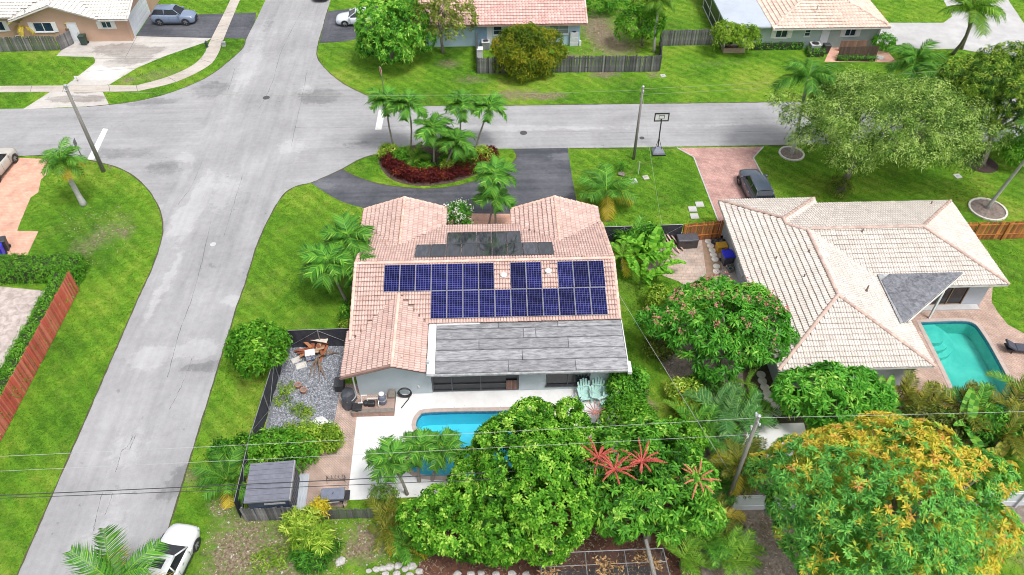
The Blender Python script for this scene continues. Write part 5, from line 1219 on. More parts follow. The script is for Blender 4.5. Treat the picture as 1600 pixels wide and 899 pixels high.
clumpplant('areca_palm', 'low pale fronds at the right of the island bed', (722, 252), 10, 1.4, 'areca', 'frondl', 9, z=.2, cat='palm')
palm('shorter of two palms in front of the entrance courtyard', (763, 356), (771, 308), 1.86, 13, seed=10, r=.07)
palm('taller of two palms in front of the entrance courtyard', (775, 356), (772, 274), 1.97, 13, seed=11, r=.07)
palm('upper palm of three at the left edge of the pink roof', (549, 440), (545, 372), 2.44, 15, seed=12, r=.08)
palm('leftmost palm of three beside the pink roof', (541, 470), (513, 410), 2.32, 15, seed=13, r=.08)
palm('lower right palm of three overlapping the pink roof edge', (552, 468), (552, 410), 2.32, 15, seed=14, r=.08)
palm('left palm of three at the near end of the pool deck', (636, 772), (610, 720), 1.57, 14, seed=15, r=.08)
palm('middle palm of three at the near end of the pool deck', (655, 752), (655, 700), 1.46, 14, seed=16, r=.08)
palm('right palm of three at the near end of the pool deck', (675, 750), (691, 702), 1.46, 14, seed=17, r=.08)
palm('palm with thick pale leaning trunk on the corner lawn', (131, 320), (96, 250), 2.01, 22, seed=18, r=.19, bark=m_barkl, mat='frond', shaft=False, style='coconut', el=(-.5, 1.2), yellow=4)
palm('short coconut palm with yellowing fronds beside the right front wing', (948, 345), (947, 300), 2.9, 15, 'coconut', 'frond', .13, seed=19, yellow=3, shaft=False, z=1.6, el=(-.1, 1.3))
palm('coconut palm rising from the bottom edge in front of the white car', (196, 965), (180, 914), 3.1, 11, 'coconut', 'frond', .13, seed=20, yellow=2, shaft=False, z=4.0, el=(-.1, 1.2))
for i, (x, y, n, ln, st_, m_, lab) in enumerate(((1140, 712, 13, 1.9, 'areca', 'frondb', 'green palm clump under the lower pale wire left of the utility pole'), (1172, 728, 12, 1.7, 'areca', 'frondo', 'yellowing palm clump hugging the utility pole'), (1118, 768, 13, 1.9, 'areca', 'frond', 'dark palm clump right of the red flowered tree'), (1110, 690, 13, 2.0, 'areca', 'frond', 'green palm clump above the orange flower spike'), (1068, 652, 12, 1.7, 'areca', 'frondl', 'light green palm at the foot of the grass path'), (1165, 640, 13, 1.8, 'areca', 'frond', 'green palm left of the shaded stepping stones'))):
    clumpplant('areca_palm', lab, (x, y), n, ln, st_, m_, 700+i, z=.5, spread=.4, el=(.0, 1.3), yellow=2 if m_ == 'frondo' else 0, cat='palm')
for i, (x, y) in enumerate(((640, 262), (668, 262), (715, 262), (660, 246), (700, 250), (740, 262))):
    bush('shrub', ('left front', 'middle front', 'right front', 'left rear', 'right rear', 'far right')[i]+' low green plant covering the ground inside the palm island', (x, y), .3, (.75, .6, .4), 'fresh', 110, 9, .24, .07, 720+i, vbase=.45)
palm('short olive palm standing in front of the utility pole base', (1146, 775), (1150, 728), 1.7, 14, 'areca', 'frondo', .08, seed=41, yellow=3, shaft=False)
palm('young coconut palm with golden fronds beside the dark shed', (358, 776), (356, 752), 2.3, 14, 'coconut', 'frond', .12, seed=21, yellow=4, shaft=False, z=.6, el=(.05, 1.3))
palm('tall coconut palm leaning over the white concrete drive', (1489, 84), (1517, 14), 3.3, 18, 'coconut', 'frondl', .14, seed=22, shaft=False, bark=m_bark, z=7.0)
palm('second coconut trunk crossing behind the leaning one on the white drive', (1502, 76), (1524, 16), 3.0, 12, 'coconut', 'frondl', .13, seed=23, shaft=False, bark=m_bark, z=6.0)
palm('palm with trunk in the round mulch ring by the cross street', (1237, 241), (1262, 122), 3.0, 15, 'queen', 'frond', .13, seed=24, shaft=False, bark=m_barkl)
palm('feathery palm in front of the white drive beside the airy tree', (1418, 160), (1432, 96), 3.2, 18, 'queen', 'frond', .13, seed=25, shaft=False)
palm('feathery palm crowded against the olive yellow tree', (1452, 185), (1468, 122), 3.0, 16, 'queen', 'frond', .13, seed=26, shaft=False)
palm('palm with bare leaning trunk in the round stone ring at the right edge', (1541, 327), (1632, 214), 2.6, 14, 'queen', 'frond', .12, seed=27, shaft=False, bark=m_barkl)
palm('palm with pale thin trunk in the bare yard below the top edge', (1022, 82), (1032, 2), 2.0, 14, 'queen', 'frondl', .11, seed=28, shaft=False, bark=m_barkl)
palm('small golden palm by the air conditioner of the tan house', (36, 62), (34, 38), 1.6, 12, 'areca', 'frondo', .09, seed=29, yellow=6, shaft=False, z=1.9)
# bananas and other big leaved plants in the side yard
for i, (x, y, n, ln, lab) in enumerate(((1012, 408, 9, 2.6, 'banana plant with upright torn leaves beside the pink roof'), (985, 412, 8, 2.4, 'banana plant with arching leaves nearest the pink roof eave'), (1032, 425, 8, 2.2, 'banana plant at the edge of the peach pavers'),
        (1000, 440, 8, 2.2, 'drooping banana plant at the foot of the banana group'))):
    clumpplant('banana_plant', lab, (x, y), n+1, ln, 'paddle', 'fresh', 30+i, z=.5, spread=.3, el=(.35, 1.45))
clumpplant('areca_palm', 'feathery palm clump between the bananas and the black fence', (985, 385), 14, 2.2, 'areca', 'frond', 35, z=.3, el=(.1, 1.3), cat='palm')
bush('shrub', 'leafy shrub behind the bananas along the black fence', (1005, 372), 1.0, (1.8, 1.0, 1.1), 'deep', 240, 10, .28, .1, 36)
palm('small palm with yellowing outer fronds beside the pink roof', (972, 420), (972, 402), 1.5, 12, 'areca', 'frondl', .08, seed=37, yellow=4, shaft=False, z=1.2)
clumpplant('dracaena', 'spiky dark plant left of the pink flowered tree', (1032, 508), 16, 1.3, 'cycad', 'frond', 38, z=.8, el=(-.2, 1.3))
bush('shrub', 'yellow green shrub left of the pink flowered tree', (1030, 470), 1.0, (1.0, 1.1, 1.0), 'lime', 160, 10, .26, .09, 39, vbase=.35)
bush('shrub', 'mottled shrub under the left edge of the pink flowered tree', (1030, 540), .8, (1.0, .9, .8), 'olive', 140, 10, .24, .08, 40, vbase=.5)
bush('croton_shrub', 'yellow speckled shrub beside the grass path', (1072, 612), .8, (1.2, .9, .9), 'lime', 180, 10, .26, .08, 44, vbase=.6)
bush('croton_shrub', 'pale yellow shrub at the lower end of the grass path', (1075, 632), .7, (.8, .7, .7), 'gold', 110, 9, .24, .08, 45, vbase=.55)
bush('shrub', 'green shrub under the right edge of the pink flowered tree', (1100, 600), .9, (1.0, .9, .9), 'deep', 150, 10, .26, .09, 46)
for i, (x, y, n, ln, lab) in enumerate(((1165, 605, 20, 1.3, 'ponytail plant with yellow green drooping blades'), (1140, 612, 16, 1.2, 'ponytail plant left of the stepping stones'))):
    clumpplant('ponytail_plant', lab, (x, y), n, ln, 'cycad', 'frondl', 47+i, z=1.0, spread=.1, el=(-.9, 1.1))
for i, (x, y, n, ln, st_, m_, lab) in enumerate(((1120, 655, 16, 2.4, 'areca', 'frondb', 'blue green palm clump above the wire at the lower garden'), (1155, 668, 14, 2.1, 'areca', 'frondb', 'blue green palm clump beside the white slab'), (1090, 668, 12, 1.9, 'areca', 'frond', 'green palm clump next to the umbrella tree'),
        (1150, 745, 13, 2.0, 'areca', 'frondo', 'olive palm clump at the foot of the utility pole'), (1116, 808, 14, 1.8, 'areca', 'frondo', 'olive palm clump at the end of the white fence'), (1105, 850, 16, 1.9, 'areca', 'frond', 'ferny green palm at the right of the wire cage'),
        (1140, 880, 16, 1.9, 'areca', 'frondl', 'light green palm clump on the grey litter'), (1080, 885, 16, 1.6, 'areca', 'frondl', 'low light green palm against the wire cage'),
        (1400, 628, 14, 2.2, 'areca', 'frondo', 'olive palm at the left of the screen below the green pool'), (1440, 640, 14, 2.3, 'areca', 'frondo', 'brownish palm second along the screen below the green pool'), (1480, 640, 14, 2.4, 'areca', 'frondo', 'olive palm in the middle of the screen below the green pool'),
        (1525, 648, 14, 2.4, 'areca', 'frond', 'dark green palm in the screen below the green pool'), (1570, 640, 14, 2.4, 'areca', 'frondo', 'golden olive palm right of the green pool'), (1602, 625, 12, 2.2, 'areca', 'frondl', 'light palm at the right edge below the lounger'),
        (1560, 690, 14, 2.3, 'areca', 'frondo', 'golden palm behind the right side of the orange tipped tree'), (1595, 700, 14, 2.4, 'areca', 'frondo', 'olive palm at the right edge above the white fence'), (1500, 680, 10, 2.4, 'paddle', 'frond', 'broad leaved plant below the green pool'),
        (1365, 640, 9, 2.3, 'paddle', 'frond', 'broad leaved dark plant beside the long leaved tree'), (1540, 720, 10, 2.2, 'paddle', 'frondo', 'broad leaved yellowing plant at the right of the orange tipped tree'))):
    clumpplant('areca_palm' if st_ == 'areca' else 'banana_plant', lab, (x, y), n, ln, st_, m_, 60+i, z=.6, spread=.45, el=(.0, 1.3), yellow=2 if m_ == 'frondo' else 0, cat='palm' if st_ == 'areca' else 'plant')
bush('shrub', 'dark shrub filling the gap under the palms below the green pool', (1450, 665), 1.0, (2.6, 1.1, 1.0), 'olive', 300, 10, .3, .1, 86, vbase=.35)
bush('shrub', 'deep green shrub under the palms at the right edge', (1560, 670), 1.0, (2.2, 1.1, 1.0), 'deep', 240, 10, .3, .1, 87, vbase=.4)
# lower left plants
for i, (x, y, ln, m_, lab) in enumerate(((462, 818, 1.0, 'lime', 'left rosette of the pale striped plant outside the wooden fence'), (488, 812, 1.0, 'lime', 'top rosette of the pale striped plant outside the wooden fence'), (478, 840, 1.0, 'lime', 'middle rosette of the pale striped plant outside the wooden fence'), (500, 842, .9, 'lime', 'right rosette of the pale striped plant outside the wooden fence'))):
    rg_ = np.random.default_rng(400+i); c = at(x, y, 1.0); t = thing('dracaena', lab, 'plant', (c[0], c[1], 0), group='pale striped plants by the fence')
    crown('leaves', rg_, t, (.62, .6, .6), 6, 60, 12, .5, .07, LM[m_], (0, 0, 1.0), low=-.5, vbase=.50, spread=.95, jit=.03)
    MB().tube([(0, 0, -.05), (.03, 0, .9)], [.05, .04], 6).build('stem', m_bark, t)
bush('shrub', 'dark green grassy shrub under the pale striped plants', (490, 866), .5, (1.2, .8, .6), 'deep', 170, 10, .42, .045, 88, vbase=.4)
for i, (x, y, lab) in enumerate(((500, 795, 'orange leaved shrub growing over the wooden fence'), )):
    bush('croton_shrub', lab, (x, y), .9, (.4, .4, .7), 'gold', 60, 9, .26, .06, 89, vbase=.85)
for i, (x, y, n, ln, m_, lab) in enumerate(((606, 812, 16, 1.5, 'frondo', 'yellowing palm at the left edge of the pool tree'), (600, 838, 16, 1.5, 'frondo', 'golden green palm below the end of the wooden fence'), (630, 850, 16, 1.5, 'frond', 'dark green palm at the foot of the pool tree'))):
    clumpplant('small_palm', lab, (x, y), n, ln, 'areca', m_, 92+i, z=.4, spread=.25, el=(-.2, 1.2), yellow=5 if m_ == 'frondo' else 1, cat='palm')
bush('shrub', 'grey leafed shrub where the fence meets the pool deck', (600, 775), .6, (.8, .5, .6), 'grey', 110, 9, .24, .05, 95)
bush('fern', 'row of low ferny shrubs along the edge of the red mulch', (760, 858), .3, (2.2, .5, .4), 'fresh', 140, 9, .28, .05, 96, vbase=.4)
bush('weed', 'weedy grass clump in the bare lower left ground', (425, 872), .15, (1.0, .7, .25), 'lime', 90, 8, .26, .04, 97, vbase=.4, cat='weeds')
# hedges
a0, a1 = G(113, 422), G(0, 636)
hedge('clipped green hedge running along the inside of the red fence', [(-30.6, 40.6), (-29.35, 40.6), (-29.35, 24.0), (-30.6, 24.0)], 1.35, 'fresh', 1)
hedge('clipped dark green hedge across the end of the pink driveway', [(-45.0, 42.3), (-29.35, 42.3), (-29.35, 40.65), (-45.0, 40.65)], 1.4, 'fresh', 2)
hedge('long clipped hedge below the windows of the sage house', GP((1170, 79), (1254, 78), (1250, 71), (1172, 71)), .8, 'deep', 3, 14)
hedge('short clipped hedge beside the air conditioner of the sage house', GP((1262, 90), (1287, 89), (1284, 80), (1258, 80)), .7, 'deep', 4, 14)
# ---------------------------------------------------------------- fences
def board_fence(label, p0, p1, h, bw, mats, gap=.012, lean=.01, jit=.04, post=2.4, side=1, rails=(.3, .85), th=.022, pm=None, cat='fence', top=None):
    p0 = Vector((*p0, 0)); p1 = Vector((*p1, 0)); d = p1-p0; l = d.length
    t = thing('fence', label, cat, tuple(p0), math.atan2(d.y, d.x))
    vs = []
    for k, (mm, dh) in enumerate(mats):
        b = MB(); c = bw*.22
        if top == 'flat': b.box(0, bw-gap, -th/2, th/2, .03, h+dh)
        else:   # dog-eared top
            b.add([(0, -th/2, .03), (bw-gap, -th/2, .03), (bw-gap, -th/2, h+dh-c), (bw-gap-c, -th/2, h+dh), (c, -th/2, h+dh), (0, -th/2, h+dh-c),
                   (0, th/2, .03), (bw-gap, th/2, .03), (bw-gap, th/2, h+dh-c), (bw-gap-c, th/2, h+dh), (c, th/2, h+dh), (0, th/2, h+dh-c)],
                  [(0, 1, 2, 3, 4, 5), (11, 10, 9, 8, 7, 6)]+[(i, 6+i, 6+(i+1) % 6, (i+1) % 6) for i in range(6)])
        vs.append(b.mesh('board', mm))
    n = int(l/bw)
    for i in range(n):
        o = bpy.data.objects.new('board', rnd.choice(vs)); link(o, t)
        o.location = (i*bw, rnd.uniform(-.006, .006), rnd.uniform(-jit, jit*.3)); o.rotation_euler = (rnd.gauss(0, lean*1.5), rnd.gauss(0, lean), 0)
    k = max(1, round(l/post))
    for i in range(k+1): MB().box(min(i*l/k, l-.1), min(i*l/k, l-.1)+.09, side*.045, side*.135, 0, h-.08).build('post', pm or mats[0][0], t)
    for f in rails: MB().box(0, n*bw, side*.014, side*.044, h*f-.045, h*f+.045).build('rail', pm or mats[0][0], t)
    return t
def wm(name, c1, c2, rand=.5, rough=.85): return M(name, c1, c2, 3.0, rough, stretch=(6, 6, .7), bmp=.3, bscale=30, rand=rand)
m_red = wm('red_stain', (.56, .105, .065), (.40, .07, .05), .45); m_red2 = wm('worn_red_stain', (.60, .18, .12), (.46, .12, .08), .4)
m_gw = wm('weathered_board', (.21, .20, .20), (.10, .10, .105), .8); m_gw2 = wm('dark_weathered_board', (.125, .12, .125), (.06, .06, .065), .8)
m_or = wm('orange_stain', (.50, .20, .045), (.30, .10, .03), .7); m_or2 = wm('brown_stain', (.30, .10, .035), (.20, .065, .03), .5)
m_gn = wm('mossy_board', (.13, .15, .11), (.075, .085, .065), .6)
board_fence('long brick red board fence beside the road verge', (-29.2, 23.6), (-29.2, 39.9), 1.85, .10, [(m_red, 0), (m_red, .01), (m_red2, -.01)], jit=.015, side=1, lean=.006)
board_fence('weathered grey board fence below the dark shed', (-13.7, 21.6), (-10.9, 21.6), 1.35, .14, [(m_gw, 0), (m_gw, -.03), (m_gw2, .02)], side=1)
board_fence('mossy low board fence between the striped plants and the pool deck', (-10.85, 21.6), (-6.4, 21.55), 1.0, .14, [(m_gn, 0), (m_gw2, -.03), (m_gn, .02)], side=1, lean=.02)
board_fence('orange stained fence behind the paved side yard', (14.1, 43.65), (17.1, 43.95), 1.75, .135, [(m_or, 0), (m_or2, 0), (m_or, .02), (m_or2, -.02)], gap=.02, side=-1)
board_fence('orange stained fence at the right edge beyond the cream roof', (33.6, 43.1), (40.5, 43.2), 1.75, .14, [(m_or, 0), (m_or, .02), (m_or2, -.01)], gap=.02, side=-1)
board_fence('long dark weathered fence facing the cross street', (-1.2, 69.2), (16.75, 69.0), 1.75, .15, [(m_gw2, 0), (m_gw, -.05), (m_gw2, .04), (m_gw2, -.02)], lean=.015, jit=.06, side=1)
board_fence('dark fence running back from the street corner to the small tree', (16.8, 69.1), (17.7, 74.2), 1.75, .15, [(m_gw2, 0), (m_gw2, -.04)], lean=.012, side=1)
board_fence('grey weathered fence between the bare yard and the lime tree', (17.75, 74.25), (23.8, 74.3), 1.75, .15, [(m_gw, 0), (m_gw2, -.04), (m_gw, .03)], lean=.015, side=1)
board_fence('short dark fence beside the round olive bush', (-1.25, 74.4), (-1.2, 69.3), 1.7, .15, [(m_gw2, 0), (m_gw2, -.04)], side=1)
f0, f1 = G(-30, 82), G(92, 79)
board_fence('grey green board fence in front of the tan house', f0, f1, 1.6, .15, [(m_gn, 0), (m_gw, -.03), (m_gn, .03)], side=1)
board_fence('grey gate panel beside the dark green bin of the tan house', G(96, 79), G(117, 68), 1.5, .15, [(m_gw, 0), (m_gw, -.02)], post=1.6, side=1)
m_vin = M('white_vinyl', (.62, .64, .67), (.55, .57, .60), 2, .45)
board_fence('white vinyl fence between the utility pole and the orange tipped tree', (12.6, 21.4), (16.5, 21.35), 1.5, .30, [(m_vin, 0)], gap=.006, lean=0, jit=0, top='flat', th=.04, side=-1, pm=m_vin)
board_fence('white vinyl fence at the right edge below the golden palms', (25.5, 21.2), (31.0, 21.15), 1.5, .30, [(m_vin, 0)], gap=.006, lean=0, jit=0, top='flat', th=.04, side=-1, pm=m_vin)
m_fab = M('black_fence_fabric', (.022, .023, .03), (.04, .042, .055), 2.5, .6, bmp=.2, bscale=12); m_pipe = M('galvanised_pipe', (.34, .34, .35), (.24, .24, .25), 4, .45, metal=.5)
def fabric_fence(label, pts, h=1.75, side=1):
    p = [Vector((*q, 0)) for q in pts]; t = thing('fabric_fence', label, 'fence', tuple(p[0]))
    for a, c in zip(p, p[1:]):
        a = a-p[0]; c = c-p[0]; n = max(1, round((c-a).length/2.4)); u = (c-a).normalized(); s_ = Vector((u.y, -u.x, 0))*side
        for k in range(n):
            q0 = a+(c-a)*k/n; q1 = a+(c-a)*(k+1)/n
            b = MB(); vs = []; m = 6
            for i in range(m+1):
                for j in range(4): w = q0.lerp(q1, i/m)+s_*(.03+.03*math.sin(i*2.1+j+k)); vs.append((w.x, w.y, .05+j*(h-.08)/3))
            b.add(vs, [(i*4+j, (i+1)*4+j, (i+1)*4+j+1, i*4+j+1) for i in range(m) for j in range(3)]); b.build('fabric', m_fab, t)
            MB().tube([q0, q0+Vector((0, 0, h))], .035, 7).build('post', m_pipe, t)
            MB().tube([q0+Vector((0, 0, h-.02)), q1+Vector((0, 0, h-.02))], .022, 6).build('rail', m_pipe, t)
            MB().tube([q0+Vector((0, 0, h-.1))-s_*.03, q1+Vector((0, 0, .15))-s_*.03] if k % 2 else [q0+Vector((0, 0, .15))-s_*.03, q1+Vector((0, 0, h-.1))-s_*.03], .014, 5).build('brace', m_pipe, t)
    return t
fabric_fence('black fabric fence round the gravel yard with diagonal braces', [(-9.2, 34.0), (-13.55, 33.95), (-13.95, 26.4)], side=1)
fabric_fence('short black fabric fence between the gravel yard and the dark shed', [(-14.0, 26.3), (-13.95, 21.75)], side=1)
fabric_fence('black fabric fence across the grass path beside the pink roof', [(7.5, 43.5), (14.0, 43.6)], side=-1)
# ---------------------------------------------------------------- poles, wires, signs
m_pole = M('pole_wood', (.25, .235, .215), (.15, .14, .125), 4, .9, stretch=(6, 6, .5), bmp=.4)
def utility_pole(label, xy, h, r=.15, arm=False):
    t = thing('utility_pole', label, 'utility pole', (*xy, 0), group='wooden utility poles')
    MB().tube([(0, 0, -.2), (0, 0, h*.5), (0, 0, h)], [r*1.2, r, r*.8], 10).build('pole', m_pole, t, smooth=True)
    MB().lathe((0, 0, h), [(r*.9, -.12), (r*.95, .03), (r*.3, .08)], 10).build('cap', M('zinc', (.5, .52, .54), rough=.4, metal=.5), t)
    for s_, z in ((1, h-.35), (-1, h-.35), (1, h-1.4)):
        b = MB().beam((0, s_*r*.8, z), (0, s_*(r+.22), z), .05, .05); b.lathe((0, s_*(r+.2), z+.02), [(.03, 0), (.06, .05), (.045, .1), (.06, .13), (.02, .18)], 8); b.build('insulator', M('porcelain', (.55, .56, .58), rough=.3), t)
    return t
PL = G(162, 268); P2_ = G(990, 249); PR = at(1186, 650, 8.6)[:2]
utility_pole('dark wooden utility pole at the corner lawn by the stop line', PL, 8.0)
utility_pole('thin wooden utility pole between the dark driveway and the basketball hoop', P2_, 6.9, .11)
utility_pole('grey utility pole with zinc cap rising through the lower palms', PR, 8.6, .11)
b = MB(); x, y = G(990, 249); 
def wire(label, p, q, r, mat, sag=.4, group=None, n=14):
    p = Vector(p); q = Vector(q)
    pts = [p.lerp(q, i/n)-Vector((0, 0, sag*4*(i/n)*(1-i/n))) for i in range(n+1)]
    o = MB().tube([v-p for v in pts], r, 5).build('overhead_wire', mat, loc=tuple(p)); tag(o, label, 'wire', group); return o
m_wl = M('pale_wire', (.42, .42, .42), rough=.5); m_wd = M('dark_cable', (.045, .045, .05), rough=.6); m_wy = M('pale_green_wire', (.33, .36, .25), rough=.6)
wire('upper pale wire crossing the lower part of the photo from the zinc capped pole', at(-60, 716, 8.3), (*PR, 8.45), .0085, m_wl, .10)
wire('pale wire running right from the zinc capped pole over the orange tipped tree', (*PR, 8.45), at(1680, 641, 8.3), .0085, m_wl, .03)
wire('lower pale wire crossing the photo above the shed roof', at(-60, 739, 7.3), (*PR, 7.1), .0075, m_wl, .08)
for k, dy in enumerate((0, 5)):
    wire(('upper' if k == 0 else 'lower')+' of the two dark cables crossing above the shed', at(-60, 777+dy*.8, 6.1), at(960, 729+dy*2.4, 5.8), .022 if k == 0 else .016, m_wd, .05)
wire('thin wire dropping from the pink roof corner down to the lower garden', at(962, 452, 3.2), at(1140, 738, 3.0), .011, m_wl, .05)
wire('faint wire running left from the thin pole to the pole on the corner lawn', (*P2_, 6.6), (*PL, 7.6), .008, m_wy, .5)
wire('upper of two faint wires running right from the thin pole', (*P2_, 6.7), at(1660, 96, 6.8), .008, m_wy, .2)
wire('lower of two faint wires running right from the thin pole', (*P2_, 6.2), at(1660, 104, 6.2), .008, m_wy, .2)
wire('faint wire from the thin pole down to the orange fence', (*P2_, 6.3), at(1034, 350, 1.9), .009, m_wy, .3)
m_steel = M('sign_post_steel', (.20, .21, .20), (.14, .15, .14), 4, .5, metal=.4)
t = thing('stop_sign', 'red stop sign seen edge on at the far street corner', 'road sign', (*G(600, 146), 0))
MB().box(-.03, .03, -.03, .03, 0, 2.75).build('post', m_steel, t)
b = MB(); oc = [(math.cos(R(22.5+45*k))*.42, math.sin(R(22.5+45*k))*.42) for k in range(8)]
q = [Vector((math.cos(R(112)), math.sin(R(112)), 0))*a+Vector((0, 0, 2.35+c)) for a, c in oc]; nn = Vector((math.sin(R(112)), -math.cos(R(112)), 0))*-1
b.add([v+nn*.032 for v in q]+[v+nn*.045 for v in q], [tuple(range(7, -1, -1)), tuple(range(8, 16))]+[(i, (i+1) % 8, 8+(i+1) % 8, 8+i) for i in range(8)])
b.build('plate', M('sign_red', (.50, .05, .04), (.42, .06, .05), 4, .5), t)
b = MB()
for i in range(8): b.beam(q[i]+nn*.05, q[(i+1) % 8]+nn*.05, .012, .03)
b.build('border', m_wpaint, t)
t = thing('sign_post', 'thin grey sign post leaning beside the corner utility pole', 'sign post', (*G(134, 257), 0))
e = Vector(at(115, 219, 2.5))-t.location
MB().tube([(0, 0, -.1), e], .04, 6).build('post', m_steel, t)
d_ = e.normalized(); MB().obox(e-d_*.3, (.012, .30, .30), Matrix.Rotation(R(10), 3, 'Z')).build('plate', m_steel, t)
t = thing('pipe_marker', 'short pale pipe standing in the lawn right of the thin pole', 'marker post', (*G(997, 272), 0))
MB().tube([(0, 0, -.05), (0, 0, 1.15)], .05, 8).build('pipe', M('pale_pipe', (.42, .50, .36), rough=.5), t); MB().lathe((0, 0, 1.15), [(.06, 0), (.06, .05), (.02, .07)], 8).build('cap', M('pale_pipe', (.42, .50, .36)), t)
# basketball hoop
t = thing('basketball_hoop', 'portable basketball hoop with black framed board at the street edge', 'basketball hoop', (*G(1028, 238), 0))
m_blk = M('black_plastic', (.015, .015, .017), (.03, .03, .032), 5, .5)
m_bg = M('hoop_base_grey', (.20, .21, .25), (.14, .15, .18), 3, .5)
b = MB(); b.add([(-.55, -.55, .02), (.55, -.55, .02), (.5, .5, .02), (-.5, .5, .02), (-.5, -.5, .22), (.5, -.5, .22), (.18, .3, .40), (-.18, .3, .40)], [(3, 2, 1, 0), (4, 5, 6, 7), (0, 1, 5, 4), (1, 2, 6, 5), (2, 3, 7, 6), (3, 0, 4, 7)]); b.build('base', m_bg, t)
MB().box(-.58, .58, -.6, -.56, .0, .12).build('base_trim', m_blk, t)
MB().tube([(0, .25, .2), (0, .38, 1.5), (0, .5, 3.0)], .055, 8).build('pole', m_blk, t)
for s_ in (-1, 1): MB().tube([(s_*.3, .0, .3), (0, .36, 1.2)], .022, 6).build('brace', m_blk, t)
b = MB()
for a in ((-.62, .62, 2.72, 2.82), (-.62, .62, 3.42, 3.52)): b.box(a[0], a[1], .52, .58, a[2], a[3])
for a in ((-.62, -.53), (.53, .62)): b.box(a[0], a[1], .52, .58, 2.822, 3.418)
b.build('backboard_frame', m_blk, t)
bb = MB().box(-.528, .528, .54, .56, 2.823, 3.417).build('backboard', M('clear_board', (.66, .66, .66), (.6, .6, .6), 2, .2), t)
b = MB()
for a in ((-.24, .24, 2.95, 2.99), (-.24, .24, 3.26, 3.30)): b.box(a[0], a[1], .525, .538, a[2], a[3])
for a in ((-.24, -.20), (.20, .24)): b.box(a[0], a[1], .525, .538, 2.992, 3.258)
b.build('square_mark', m_blk, bb)
b = MB(); b.tube([(math.cos(R(k*24))*.23, .85+math.sin(R(k*24))*.23, 2.95) for k in range(16)], .014, 5); b.build('rim', M('rim_orange', (.5, .13, .04)), t)
